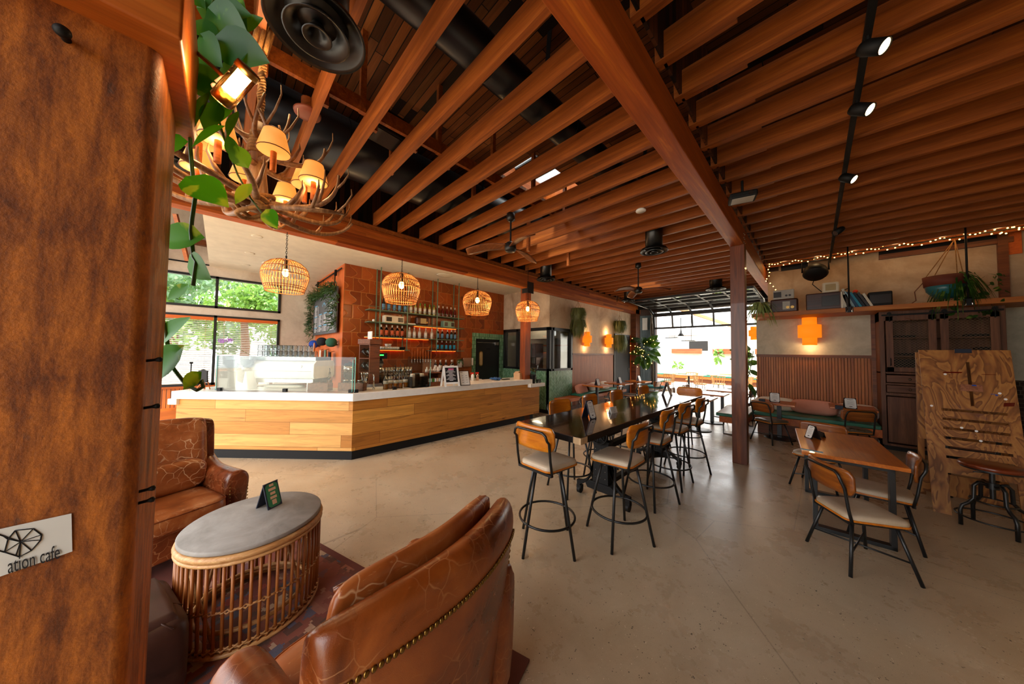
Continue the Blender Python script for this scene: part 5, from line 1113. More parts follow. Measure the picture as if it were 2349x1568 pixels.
# --- tap board
y0_, y1_ = gx(937, 830, XT+.05).y, gx(987, 830, XT+.05).y
tb = thing('beer_tap_board', 'dark tap board with eight taps and wooden handles', 'beer taps', (XT+.02, y0_, 1.2)); Wt = y1_-y0_
MB().box(0, 0, 0, .04, Wt, .36).build('board', m['walnutbox'], tb, bevel=.004)
for k in range(8):
    y = Wt*(.07+.125*k); f = MB().tube([(.04, y, .27), (.12, y, .27), (.13, y, .20)], .012, 8).sph((.12, y, .29), .018, 8); q = f.build('tap', m['chrome'], tb); MB().lathe([(.010, .31), (.016, .45), (.014, .50 if k % 2 else .56), (.0001, .51 if k % 2 else .57)], (.12, y, 0), 10).build('tap_handle', m['oakx'], q)
tag(MB().box(0, 0, 0, .04, .34, .34).build('drip_panel', m['mosa'], None, loc=(XT+.1, gx(969, 830, XT+.1).y, 1.16), bevel=.004), 'pale brown perforated panel standing before the beer taps', 'panel')
# --- cup sleeve rack
cb_ = thing('cup_rack', 'grey ribbed rack of stacked cups on the back counter', 'cup rack', (XT+.35, gx(878, 850, XT+.35).y, .95)); Wt = gx(944, 850, XT+.35).y-gx(878, 850, XT+.35).y
MB().box(-.02, 0, 0, .0, Wt, .34).build('rack_back', m['iron'], cb_)
for k in range(10):
    for z in (0.0, .2): MB().lathe([(.03, 0), (.042, .18), (.0001, .18)], (.05, .05+k*(Wt-.1)/9, z), 12).build('cup_stack', m['steel'], cb_)
# --- syrup bottles
row(bottle_proto('syrup_bottle', 's1', 'jar', 'lab_white', None, .27, .042, 'amber', False, (.7, .6), 'amber syrup bottles at the counter edge'), [oc(x, y)+V((-.03, 0, 0)) for x, y in ((886, 893), (897, 891), (909, 891), (920, 890), (932, 888))], names(5, 'amber syrup bottle', 'row at the counter front edge'))
for i, (x, y) in enumerate(((718, 879), (733, 880), (748, 881))):
    q = bottle_proto('pump_bottle', ORD[i]+' black pump syrup bottle from the left, behind the wooden box', 'jar', None, None, .26, .045, 'amberd' if i < 2 else 'amber', True, grp='pump syrup bottles'); q.location = oc(x, y+8)+DN*.09
for i, (x, y) in enumerate(((909, 884), (921, 884), (931, 882))):
    q = bottle_proto('pump_bottle', ORD[i]+' black pump bottle standing behind the amber syrup row', 'amberg', None, None, .30, .04, 'amberd', True, grp='pump bottles behind'); q.location = oc(x, y)+V((-.18, .05, 0))
a, b = oc(702, 897), oc(752, 897)
q = thing('wooden_box', 'dark walnut box at the counter edge beside the espresso machine', 'box', (a+b)/2+DN*.03, RD); w = (b-a).length/2; MB().box(-w, -.02, 0, w, 0, .125).box(-w, .10, 0, w, .12, .125).box(-w, 0, 0, -w+.015, .1, .125).box(w-.015, 0, 0, w, .1, .125).build('box_frame', m['walnutbox'], q, bevel=.003)
a, b = oc(770, 897), oc(828, 898)
q = thing('wooden_crate', 'dark wooden crate holding three glass jars at the counter corner', 'crate', (a+b)/2+DN*.12, RD); w = (b-a).length/2; MB().box(-w, -.06, 0, w, -.045, .13).box(-w, .05, 0, w, .065, .13).box(-w, -.06, 0, -w+.015, .06, .13).box(w-.015, -.06, 0, w, .06, .13).box(-w, -.06, 0, w, .06, .01).build('crate_frame', m['walnutbox'], q, bevel=.003)
for i in range(3):
    j = thing('glass_jar', ORD[i]+' lidded glass jar from the left in the dark crate', 'jar', (a+b)/2+DN*.122+DX*(-.12+.12*i)+V((0, 0, .011)), 0, 'jars in the crate'); MB().lathe([(.0001, 0), (.042, 0), (.045, .02), (.045, .13), (.038, .145)], n=18).build('jar_body', m['jar'], j); MB().lathe([(.04, .145), (.042, .165), (.0001, .168)], n=18).build('lid', m['steel'], j); MB().lathe([(.0001, .005), (.041, .005), (.041, .08 if i < 2 else .12), (.0001, .08 if i < 2 else .12)], n=16).build('contents', m['coffee' if i < 1 else 'cream'], j)
# --- airpot, brewer, jar stand
q = thing('coffee_urn', 'black and steel coffee airpot behind the crate', 'coffee urn', oc(783, 884)+DN*.27, RD); MB().lathe([(.0001, 0), (.10, 0), (.10, .04), (.08, .06), (.08, .12), (.105, .14), (.105, .24)], n=28).build('lower_body', m['blackm'], q); MB().lathe([(.107, .24), (.107, .36)], n=28).build('steel_band', m['steel'], q); MB().lathe([(.107, .36), (.11, .37), (.09, .41), (.03, .42), (.03, .44), (.0001, .44)], n=28).build('lid', m['blackm'], q); MB().tube([(0, -.1, .2), (0, -.15, .2), (0, -.15, .16)], .01, 8).build('spigot', m['blackm'], q)
q = thing('jar_stand', 'tall wooden stand with four tilted glass jars beside the brewer', 'stand', oc(822, 884)+DN*.40, RD-.45)
f = MB(); f.box(-.16, -.12, 0, -.14, .12, .80).box(.14, -.12, 0, .16, .12, .80)
for z in (.02, .22, .50, .78): f.box(-.16, -.12, z, .16, .12, z+.02)
f.box(-.18, -.14, .80, .18, .14, .90); f.build('stand_frame', m['walnutbox'], q, bevel=.003)
for i, (x, z) in enumerate(((-.07, .35), (.07, .35), (-.07, .63), (.07, .63))):
    MB().lathe([(.0001, -.09), (.05, -.09), (.065, -.03), (.06, .05), (.05, .07), (.052, .09), (.0001, .095)], (x, -.02, z), 18, rot(rx=R(62))).build('tilted_jar', m['jar'], q)
tag(MB().box(-.11, -.01, 0, .11, .01, .16).build('photo_frame', m['whitep'], None, loc=q.location+V((0, 0, .901)), bevel=.004), 'framed picture standing on top of the wooden jar stand', 'picture frame')
q = thing('coffee_brewer', 'black and steel coffee brewer with green display', 'coffee brewer', oc(868, 880)+V((-.36, .12, 0)), R(90)); MB().box(-.11, .02, 0, .11, .2, .62).build('tower', m['steel'], q, bevel=.008); MB().box(-.11, -.2, .50, .11, .05, .62).build('brew_head', m['blackm'], q, bevel=.01); MB().box(-.05, -.204, .565, .03, -.199, .59).build('display', m['green_led'], q); MB().lathe([(.03, .50), (.06, .43), (.075, .40)], (0, -.1, 0), 20).build('funnel', m['blackm'], q); MB().lathe([(.0001, .02), (.1, .02), (.1, .16)], (0, -.1, 0), 24).build('server_base', m['blackm'], q); MB().lathe([(.1, .16), (.1, .30), (.05, .34), (.0001, .34)], (0, -.1, 0), 24).build('server', m['steel'], q); MB().box(-.12, -.22, 0, .12, .2, .02).build('base_plate', m['blackm'], q)
for x, y, z, l, mt_ in ((852, 812, .0, 'white mug stack on the brewer side shelf', 'porcelain'),): tag(MB().lathe([(.0001, 0), (.04, 0), (.045, .1), (.0001, .1)], n=16).build('mug', m[mt_], None, loc=V((XT+.3, gx(852, 815, XT+.3).y, .951))), l, 'mug')
q = thing('metal_cup', 'tall steel cup of utensils at the counter edge', 'cup', oc(838, 895)+V((-.06, 0, 0)), 0); MB().lathe([(.0001, 0), (.035, 0), (.045, .15), (.042, .15), (.033, .006), (.0001, .006)], n=20).build('cup_body', m['steel'], q)
for k in range(6): MB().tube([(.01*math.cos(k), .01*math.sin(k), .01), (.05*math.cos(k), .05*math.sin(k), .26)], .005, 6).sph((.053*math.cos(k), .053*math.sin(k), .275), .02, 8, (1, .5, 1.2)).build('spoon', m['steel'], q)
q = thing('faucet', 'slim chrome faucet pipe at the counter edge', 'faucet', oc(862, 894)+V((-.1, 0, 0)), 0); MB().tube([(0, 0, 0), (0, 0, .22), (-.02, 0, .25), (-.06, 0, .25)], .010, 8).cyl((0, 0, 0), .022, .02, 14).build('pipe', m['chrome'], q)
# --- holders, signs and small things on the long side
q = thing('cup_lid_dispenser', 'black cup and lid dispenser on the long counter', 'dispenser', oc(967, 889)+V((-.16, 0, 0)), R(90)); MB().box(-.16, -.1, 0, .16, .1, .02).box(-.16, -.1, 0, -.15, .1, .2).box(.02, -.1, 0, .16, .1, .2).build('holder', m['blackm'], q, bevel=.003)
for i in range(3): MB().lathe([(.0001, .02), (.045, .02), (.045, .22), (.04, .25), (.0001, .255)], (-.10+.09*i, 0, 0), 18).build('cup_stack', m['blackm' if i == 1 else 'porcelain'], q)
tag(MB().box(-.09, -.07, 0, .09, .07, .22).build('storage_tub', m['tealpl'], None, loc=(XT+.4, gx(957, 862, XT+.4).y, .951), bevel=.01), 'teal plastic tub on the back counter below the taps', 'tub'); o = tag(MB().box(-.08, -.002, 0, .08, .002, .14).build('acrylic_sign', m['jar'], None, loc=oc(943, 888)+V((-.08, 0, 0))), 'small clear acrylic holder beside the amber syrup bottles', 'sign holder')
q = thing('display_crate', 'small wooden display crate with packets beside the white A-frame sign', 'crate', oc(1001, 886)+V((-.16, 0, 0)), R(90)); MB().box(-.15, -.1, 0, -.14, .1, .26).box(.14, -.1, 0, .15, .1, .26).box(-.15, -.1, 0, .15, .1, .08).box(-.15, -.1, .15, .15, .1, .16).box(-.15, .09, 0, .15, .1, .26).box(-.15, -.1, .25, .15, .1, .265).build('crate_frame', m['walnutbox'], q, bevel=.003)
for i in range(6): MB().box(-.13+.045*i, -.09, .085, -.10+.045*i, -.05, .15).build('packet', m[['paper', 'paper', 'foil_g', 'paper', 'peach', 'paper'][i]], q)
for i, x in enumerate((991, 998, 1004, 1010)):
    j = thing('dropper_bottle', ORD[i]+' small white bottle on the display crate from the left', 'bottle', q.location+V((0, -.12+.08*i, .266)), 0, 'white bottles on crate'); MB().lathe([(.0001, 0), (.032, 0), (.032, .05), (.014, .07), (.014, .1), (.0001, .105)], n=14).build('bottle_body', m['porcelain'], j)
q = thing('a_frame_sign', 'small white A-frame chalkboard sign with pink heading on the long counter', 'sign', oc(1036, 886)+V((-.06, 0, 0)), R(80)); A = frame(V((1, 0, 0)), V((0, .12, .36)).normalized(), V((1, 0, 0)).cross(V((0, .12, .36)).normalized()))
q.scale = (1.1, 1, 1.08)
def abox(mb, x0, y0, x1, y1, t0, t1): return mb.prism([(x0, y0), (x1, y0), (x1, y1), (x0, y1)], t1-t0, A, V((0, -.12, 0))+A @ V((0, 0, t0)))
f = MB(); abox(f, -.14, 0, -.11, .38, 0, .015); abox(f, .11, 0, .14, .38, 0, .015); abox(f, -.14, .35, .14, .38, 0, .015); abox(f, -.14, .05, .14, .08, 0, .015); f.bar((-.12, .12, 0), (-.12, 0, .36), .03, .012).bar((.12, .12, 0), (.12, 0, .36), .03, .012); f.build('sign_frame', m['whitep'], q)
f = MB(); abox(f, -.11, .08, .11, .35, .002, .008); f.build('chalkboard', m['ink'], q)
f = MB(); abox(f, -.05, .305, .05, .33, .012, .0155); f.build('heading', m['pinkp'], q)
f = MB()
for k in range(9): w = .06+.03*math.sin(k*2.1); abox(f, -w-.01, .285-.022*k, w-.01, .293-.022*k, .012, .0155)
f.build('chalk_lines', m['chalk'], q)
q = thing('framed_menu', 'black framed white menu leaning beside the A-frame sign', 'menu', oc(1064, 883)+V((-.05, 0, 0)), R(84)); f = MB(); abox(f, -.11, 0, .11, .30, 0, .012); f.build('menu_frame', m['blackm'], q); f = MB(); abox(f, -.098, .012, .098, .288, .012, .0135); f.build('paper', m['paper'], q); f = MB()
for k in range(4):
    for s_ in (-1, 1): abox(f, s_*.045-.02, .06+.045*k, s_*.045+.02, .066+.045*k, .0136, .0145)
abox(f, -.09, .262, -.03, .27, .0136, .0145); f.build('print', m['ink'], q)
q = thing('towel_dispenser', 'brown paper towel dispenser on the tiled wall left of the kitchen door', 'dispenser', (XT+.014, gx(1066, 828, XT).y, 1.27), 0); MB().box(0, -.14, 0, .12, .14, .26).build('body', m['ice'], q, bevel=.01); MB().box(.0, .17, .04, .1, .22, .25).build('roll', m['whitep'], q)
tag(MB().lathe([(.0001, 0), (.06, 0), (.07, .05), (.02, .06), (.0001, .06)], n=16).build('soap_dish', m['mosa'], None, loc=(XT+.2, gx(1062, 845, XT+.2).y, .951)), 'shallow pale dish under the towel dispenser', 'dish')
for i, (x, mt_) in enumerate(((1084, 'whitep'), (1095, 'ice'))):
    q = thing('spray_bottle', ['white', 'steel coloured'][i]+' spray bottle with red trigger near the kitchen door', 'spray bottle', (CX-.55, gx(x, 868, CX-.55).y, CZ), 1.2); MB().lathe([(.0001, 0), (.035, 0), (.037, .12), (.014, .16), (.0001, .16)], n=16).build('bottle_body', m[mt_], q); MB().box(-.05, -.012, .16, .03, .012, .19).bar((-.03, 0, .165), (-.045, 0, .125), .01, .008).build('trigger', m['red'], q)
mb = MB(); random.seed(4)
mb.grid(lambda u, v: (-.13+.26*u, -.09+.18*v, .02+.05*abs(math.sin(u*7+v*3))*math.sin(PI*u)*math.sin(PI*v)+.02*math.sin(v*9)), 16, 12)
tag(mb.build('cloth', m['jean'], None, loc=(CX-.35, gx(1137, 868, CX-.35).y, CZ+.005), solid=.012), 'crumpled blue denim cloth on the counter before the kitchen door', 'cloth'); tag(MB().box(-.05, -.1, 0, .05, .1, .018).build('tablet', m['blackm'], None, loc=(CX-.3, gx(1160, 868, CX-.3).y, CZ), bevel=.004), 'flat black device on the counter beside the denim cloth', 'device')
q = thing('paper_bag', 'kraft paper bag at the far end of the counter top', 'paper bag', V((CX-.22, gx(1190, 872, CX-.22).y, CZ)), .3); MB().box(-.09, -.12, 0, .09, .12, .16).build('bag_body', m['kraft'], q, bevel=.01); MB().box(-.07, -.1, .16, .05, .12, .19).build('fold', m['kraft'], q, bevel=.01)
q = thing('water_dispenser', 'hourglass shaped glass water dispenser on the lower counter end', 'dispenser', V((CX-.18, yend-.06, .92)), 0)
MB().tube([(math.cos(k*PI/8)*.10, math.sin(k*PI/8)*.10, .10) for k in range(16)], .006, 6, closed=True).build('stand_ring', m['blackm'], q)
for k in range(3): a_ = k*2*PI/3+.4; MB().tube([(math.cos(a_)*.10, math.sin(a_)*.10, .10), (math.cos(a_)*.12, math.sin(a_)*.12, 0)], .006, 6).build('stand_leg', m['blackm'], q)
MB().lathe([(.0001, .09), (.085, .09), (.09, .13), (.07, .22), (.09, .30), (.14, .38), (.15, .46), (.14, .46)], n=28).build('glass_body', m['jar'], q); MB().lathe([(.0001, .10), (.08, .10), (.084, .13), (.066, .22), (.085, .30), (.12, .35), (.0001, .35)], n=24).build('water', m['jar'], q)
for k in range(4): MB().lathe([(.0001, 0), (.04, 0), (.04, .008), (.0001, .008)], (.05*math.cos(k*2), .05*math.sin(k*2), .28+.03*k), 14, rot(rx=k)).build('citrus_slice', m['winegreen'], q)
q = thing('ice_bucket', 'black bucket beside the water dispenser', 'bucket', V((CX+.0, yend-.27, .92)), 0); MB().lathe([(.0001, 0), (.06, 0), (.065, .16), (.09, .20), (.09, .22), (.0001, .21)], n=20).build('bucket_body', m['blackm'], q)
for i, k in enumerate((0, 1)):
    j = thing('tumbler', ['left', 'right'][i]+' small tumbler on the lower counter end beside the dispenser', 'glass', V((CX+.02, yend-.12+.1*k, .92)), 0); MB().lathe([(.0001, 0), (.03, 0), (.036, .09), (.033, .09), (.028, .006), (.0001, .006)], n=16).build('bowl', m['jar'], j)
# --- menu board with garland, caps and shirts on the orange wall
YB = YM-.07; tl_, tr_, bl_ = gy(722, 684, YB), gy(775, 663, YB), gy(723, 769, YB)
x0, x1, zt, zb_ = tl_.x, tr_.x, tl_.z, bl_.z
mbd = thing('menu_board', 'large grey menu board framed with cedar garland on orange wall', 'menu board', (x0, YB, zb_)); W, Hh_ = x1-x0, zt-zb_
MB().box(0, -.015, 0, W, .015, Hh_).build('board', m['slate'], mbd, bevel=.004)
ln = MB(); hd = MB(); random.seed(12)
for c_ in range(4):
    cx0 = .16+c_*(W-.3)/4; cw = (W-.3)/4-.06; k = 0; z = Hh_-.22-(.3 if c_ in (1, 2) else .05)
    while z > .06:
        if k % 9 == 0: hd.add([(cx0, -.0165, z), (cx0+cw*.7, -.0165, z), (cx0+cw*.7, -.0165, z+.022), (cx0, -.0165, z+.022)], [(0, 1, 2, 3)])
        else: w = cw*random.uniform(.45, .75); ln.add([(cx0, -.0165, z), (cx0+w, -.0165, z), (cx0+w, -.0165, z+.012), (cx0, -.0165, z+.012)], [(0, 1, 2, 3)]); ln.add([(cx0+cw*.85, -.0165, z), (cx0+cw, -.0165, z), (cx0+cw, -.0165, z+.012), (cx0+cw*.85, -.0165, z+.012)], [(0, 1, 2, 3)])
        z -= .032; k += 1
cx0 = W*.5
for k in range(5): a_ = PI*.2+k*PI*.15; hd.add([(cx0+math.cos(a_)*.16+dx_, -.0165, Hh_-.38+math.sin(a_)*.12+dz_) for dx_, dz_ in ((-.02, -.02), (.02, -.02), (.02, .02), (-.02, .02))], [(0, 1, 2, 3)])
ln.build('menu_lines', m['chalk'], mbd); hd.build('menu_headings', m['bluep'], mbd)
gar = MB(); random.seed(3)
def sprig(mb, p, s): 
    d = V((random.uniform(-1, 1), random.uniform(-1.0, .1), random.uniform(-1, .8))).normalized(); u = d.orthogonal().normalized(); w = d.cross(u)
    for j in range(5): q0 = p+d*s*j/5; 
    for j in range(5):
        b_ = p+d*s*j/5
        for sg in (-1, 1): t_ = b_+(u*sg*.6+d*.7).normalized()*s*.38; mb.add([b_, b_+w*.008+(t_-b_)*.5, t_, b_-w*.008+(t_-b_)*.5], [(0, 1, 2, 3)])
path = [(0, .0), (0, Hh_*.5), (0, Hh_), (W*.5, Hh_+.0), (W, Hh_), (W, Hh_*.55), (W, .12)]
for i in range(len(path)-1):
    a_, b_ = path[i], path[i+1]; n = int(math.hypot(b_[0]-a_[0], b_[1]-a_[1])/.0085)
    for k in range(n): t_ = k/n; sprig(gar, V((a_[0]+(b_[0]-a_[0])*t_+random.gauss(0, .05), random.uniform(-.12, 0), a_[1]+(b_[1]-a_[1])*t_+random.gauss(0, .05))), random.uniform(.10, .17))
gar.build('cedar_garland', m['cedar'], mbd)
rp, rq = gy(715, 650, YB+.02), gy(770, 620, YB+.02); z_ = ZS-.10
MB().bar((rp.x-x0, .03, z_-zb_), (XT-.05-x0, .03, z_-zb_), .012, .03).build('rail', m['blackm'], mbd)
for xx in (.12*W, .88*W):
    f = MB().cyl((xx, .02, z_-zb_-.06), .05, .03, 16, rot(rx=PI/2)).tube([(xx, 0, z_-zb_-.05), (xx, 0, Hh_)], .012, 6); f.box(xx-.03, -.01, z_-zb_-.10, xx+.03, .03, z_-zb_+.03); f.build('pulley', m['iron'], mbd)
for i, (px, py, mt_, l) in enumerate(((720, 789, 'cap_b', 'blue baseball cap hanging lowest left on the orange wall'), (738, 783, 'cap_k', 'black baseball cap hanging in the middle of the orange wall'), (760, 785, 'cap_g', 'dark green baseball cap hanging right on the orange wall'))):
    p = gy(px, py, YM-.14); q = thing('baseball_cap', l, 'cap', p, R(-35)); se(MB(), (0, 0, 0), .10, .11, .10, .9).build('crown', m[mt_], q); MB().lathe([(.0001, 0), (.085, 0), (.085, .01), (.0001, .012)], (-.12, 0, -.05), 18, rot(ry=R(-8)), sx=1.2).build('brim', m[mt_], q); MB().tube([(0, .02, 0), (0, .139, .02)], .008, 6).build('peg', m['trim'], q)
for i, (px, py, mt_, h, l) in enumerate(((735, 812, 'cream', .5, 'cream shirt hanging under the caps on the orange wall'), (746, 812, 'shelfg', .55, 'pale green shirt hanging between the other shirts'), (756, 818, 'cap_k', .6, 'black shirt hanging right under the green cap'))):
    p = gy(px, py, YM-.06-.02*i); q = thing('shirt', l, 'shirt', p, 0); mb = MB(); mb.grid(lambda u, v: ((u-.5)*.26*(1-.2*v), .015*math.sin(u*11), .1-h*(1-v)), 12, 6); mb.build('shirt_body', m[mt_], q, solid=.012); MB().tube([(0, 0, .1), (0, .059+.02*i, .13)], .006, 5).build('peg', m['trim'], q)
# --- kitchen behind the glass
def kb(name, mat, a, l, c_): tag(MB().box(*a).build(name, m[mat], None, bevel=.008), l, c_)
kb('pizza_oven', 'steel', (-7.6, 8.4, 1.0, -6.2, 8.99, 1.75), 'steel kitchen oven seen through the corner window', 'oven'); kb('range_hood', 'radio_s', (-7.7, 8.2, 2.2, -6.0, 8.99, 2.7), 'steel range hood above the kitchen oven', 'range hood'); kb('prep_counter', 'steel', (-8.4, 7.0, .85, -5.35, 7.6, .95), 'steel prep counter inside the kitchen window', 'counter'); kb('drink_fridge', 'blackm', (-6.75, 7.2, .96, -6.25, 7.6, 2.0), 'black cooler standing in the kitchen behind the post', 'cooler')
for i, (x, y, h, r_, mt_) in enumerate(((-5.6, 6.95, .12, .10, 'porcelain'), (-5.5, 7.3, .14, .11, 'porcelain'), (-5.75, 7.15, .2, .07, 'kraft'), (-5.45, 7.05, .1, .08, 'whitep'))):
    tag(MB().lathe([(.0001, 0), (r_, 0), (r_, h), (r_*.9, h), (r_*.85, .02), (.0001, .02)], n=20).build('kitchen_tub', m[mt_], None, loc=(x, y+.25, .951)), ['white tub on the kitchen counter nearest the corner', 'large white tub on the kitchen counter by the wall', 'tan tub on the kitchen counter behind the others', 'small white tub on the kitchen counter'][i], 'tub')
LAMPS.append(((-6.8, 7.9, 2.95), 22, (1, .8, .55), .3))
kb('upper_shelf', 'oakx', (-8.0, 8.6, 1.95, -5.4, 8.98, 2.0), 'wooden upper shelf inside the kitchen', 'shelf')
# ================================================================ ceiling things
def zat(px, py, p):   # height of a photo point on the vertical through p
    d = ray(px, py); return H+d.z*math.hypot(p[0], p[1])/math.hypot(d.x, d.y)
def chain(mb, a, b, s=.022):
    a, b = V(a), V(b); n = max(2, int((b-a).length/(s*1.3)))
    for k in range(n):
        c = a.lerp(b, (k+.5)/n); ax = V((1, 0, 0)) if k % 2 else V((0, 1, 0))
        mb.tube([c+ax*math.cos(t_)*s*.42+V((0, 0, 1))*math.sin(t_)*s*.85 for t_ in [2*PI*j/8 for j in range(8)]], s*.14, 4, closed=True)
def pendant(px, pt, pb, x, label, top):
    c = gx(px, (pt+pb)/2, x); zt, zb_ = zat(px, pt, c), zat(px, pb, c); h = zt-zb_; r = h*.615
    q = thing('rattan_pendant', label, 'pendant lamp', (c.x, c.y, zb_), 0, 'rattan pendant lamps over the counter')
    prof = [(0.80, 0), (.84, .10), (.90, .22), (.97, .38), (1.0, .52), (.97, .66), (.86, .80), (.66, .91), (.40, .98), (.16, 1.0)]
    mb = MB()
    for k in range(44):
        a = 2*PI*k/44; mb.tube([(math.cos(a)*r*p, math.sin(a)*r*p, z*h) for p, z in prof], r*.0165, 5)
    q1 = mb.build('cage_ribs', m['cane'], q); mb = MB()
    for p, z in ((.80, 0), (.84, .10), (.87, .16), (1.0, .52), (.93, .72), (.16, 1.0)): mb.tube([(math.cos(2*PI*k/40)*r*p*1.01, math.sin(2*PI*k/40)*r*p*1.01, z*h) for k in range(40)], r*.02, 5, closed=True)
    mb.build('cage_hoops', m['rattan'], q)
    MB().sph((0, 0, h*.60), r*.15, 12, (1, 1, 1.35)).build('bulb', m['bulb'], q); MB().cyl((0, 0, h*.70), r*.07, h*.3, 12).build('socket', m['blackm'], q)
    mb = MB(); chain(mb, (0, 0, h+.03), (0, 0, top-zb_)); mb.tube([(math.cos(t_)*.028, 0, h+.025+math.sin(t_)*.035) for t_ in [2*PI*j/12 for j in range(12)]], .004, 5, closed=True); mb.build('chain', m['iron'], q)
    LAMPS.append(((c.x, c.y, zb_+h*.45), 16, WARM, .05)); return q
pendant(655, 596, 669, -5.085, 'widest rattan cage pendant hanging before the window', 3.32); pendant(921, 627, 694, -5.085, 'rattan cage pendant hanging before the bottle shelves', 3.32)
pendant(1095, 667, 720, -5.085, 'rattan cage pendant hanging left of the kitchen door', 3.32); pendant(1210.5, 690, 735, -4.80, 'rattan cage pendant hanging in front of the kitchen post', 3.76)
# --- antler chandelier
cx, cy_ = -2.534, .136
ch = thing('antler_chandelier', 'antler chandelier with parchment shades hung on thick rope', 'chandelier', (cx, cy_, 2.56))
random.seed(21)
rp = MB(); z0, z1 = .25, 1.26
for k in range(3): rp.tube([(math.cos(t_*9+k*2.09)*.013, math.sin(t_*9+k*2.09)*.013, z0+t_*.085) for t_ in [i*.2 for i in range(60)]], .012, 6)
for j in range(7): rp.tube([(math.cos(a)*(.055-.003*j), math.sin(a)*(.055-.003*j), .42+.022*j) for a in [2*PI*i/18 for i in range(18)]], .012, 6, closed=True)
for j in range(4): rp.tube([(math.cos(a)*(.10+.02*math.sin(a*2+j)), math.sin(a)*(.09+.02*math.cos(a+j)), .03+.03*j+.04*math.sin(a+j*2)) for a in [2*PI*i/24 for i in range(24)]], .013, 6, closed=True)
for j in range(3): rp.tube([(.08*math.cos(a)*.9, .05*math.sin(a)*.4+.03*j-.03, 1.22+.11*math.sin(a)) for a in [2*PI*i/20 for i in range(20)]], .013, 6, closed=True)
rp.build('rope', m['rope'], ch)
hub = MB().lathe([(.0001, .03), (.05, .04), (.06, .15), (.045, .3), (.05, .42), (.04, .55), (.03, .62), (.0001, .63)], n=14); hub.build('hub', m['antler'], ch)
def antler(a, r0, z0, L, rise, r, tines, twist=.4):
    mb = MB(); n = 12; pts = []; rs = []
    for i in range(n+1):
        t_ = i/n; rr = r0+L*math.sin(t_*PI*.5)*.95; aa = a+twist*t_*t_; pts.append(V((math.cos(aa)*rr, math.sin(aa)*rr, z0-.03*math.sin(t_*PI)+rise*t_**2.2))); rs.append(r*(1-.72*t_)+.003)
    mb.tube(pts, rs, 8)
    for k in range(tines):
        i = int(n*(.3+.55*k/max(1, tines-1))) if tines > 1 else 6; b = pts[i]; o_ = V((math.cos(a+random.uniform(-.9, .9)), math.sin(a+random.uniform(-.9, .9)), 0)); l_ = random.uniform(.12, .24)
        mb.tube([b, b+o_*l_*.25+V((0, 0, l_*.35)), b+o_*l_*.42+V((0, 0, l_*.75)), b+o_*l_*.40+V((0, 0, l_))], [rs[i]*.8, rs[i]*.62, rs[i]*.4, .003], 7)
    mb.build('antler', m['antler'], ch)
for k in range(11): antler(2*PI*k/11+random.uniform(-.12, .12), .04, .06+random.uniform(0, .05), random.uniform(.44, .62), random.uniform(.02, .26), .021, 3, random.uniform(-.5, .5))
for k in range(7): antler(2*PI*k/7+.3, .02, .34+random.uniform(-.04, .1), random.uniform(.26, .40), random.uniform(.14, .3), .018, 2, random.uniform(-.6, .6))
for k in range(5): antler(2*PI*k/5+.9, .015, .52, random.uniform(.14, .22), random.uniform(.16, .3), .015, 1)
for k in range(8):
    a = 2*PI*k/8+.2; r = .33 if k % 2 else .27; z = .17+(.06 if k % 2 == 0 else 0); x, y = math.cos(a)*r, math.sin(a)*r
    s_ = MB().lathe([(.080, .10), (.084, .105), (.054, .225), (.050, .225)], (x, y, z), 20).build('lamp_shade', m['shade'], ch)
    MB().tube([(x+math.cos(t_)*.083, y+math.sin(t_)*.083, z+.103) for t_ in [2*PI*j/20 for j in range(20)]], .003, 5, closed=True).tube([(x+math.cos(t_)*.053, y+math.sin(t_)*.053, z+.225) for t_ in [2*PI*j/20 for j in range(20)]], .003, 5, closed=True).build('shade_trim', m['trim'], s_)
    MB().cyl((x, y, z-.02), .016, .12, 12).build('candle_sleeve', m['oakx'], ch); MB().sph((x, y, z+.14), .018, 10, (1, 1, 1.6)).build('bulb', m['bulb'], ch)
    if k % 2: LAMPS.append(((cx+x, cy_+y, 2.56+z+.07), 3.2, WARM, .04))
LAMPS.append(((cx, cy_, 2.56+.95), 7, WARM, .1))
# --- ducts and diffusers
def ducttube(name, pts, r, label, hoop=1.1):
    q = thing(name, label, 'duct', (0, 0, 0)); MB().tube(pts, r, 24).build('duct_run', m['duct'], q)
    mb = MB(); a, b = V(pts[0]), V(pts[-1]); n = int((b-a).length/hoop)
    for k in range(1, n): c = a.lerp(b, k/n); mb.tube([c+V((math.cos(t_)*r*1.01, 0, math.sin(t_)*r*1.01)) for t_ in [2*PI*j/24 for j in range(24)]], .006, 4, closed=True)
    mb.build('duct_seams', m['iron'], q); mb = MB()
    for k in range(0, n, 2): c = a.lerp(b, (k+.5)/n); mb.bar(c+V((-r, 0, 0)), c+V((-r-.05, 0, ZD-c.z)), .05, .006, up=(0, 1, 0)).bar(c+V((r, 0, 0)), c+V((r+.05, 0, ZD-c.z)), .05, .006, up=(0, 1, 0))
    mb.build('duct_strap', m['blackm'], q); return q
ducttube('air_duct', [(-1.92, -3, 4.20), (-1.92, 11.8, 4.20)], .165, 'slim black air duct above the joists near the central beam'); ducttube('air_duct', [(-4.22, -3, 4.32), (-4.22, 11.8, 4.32)], .34, 'large black air duct above the joists near the left beam', 1.3)
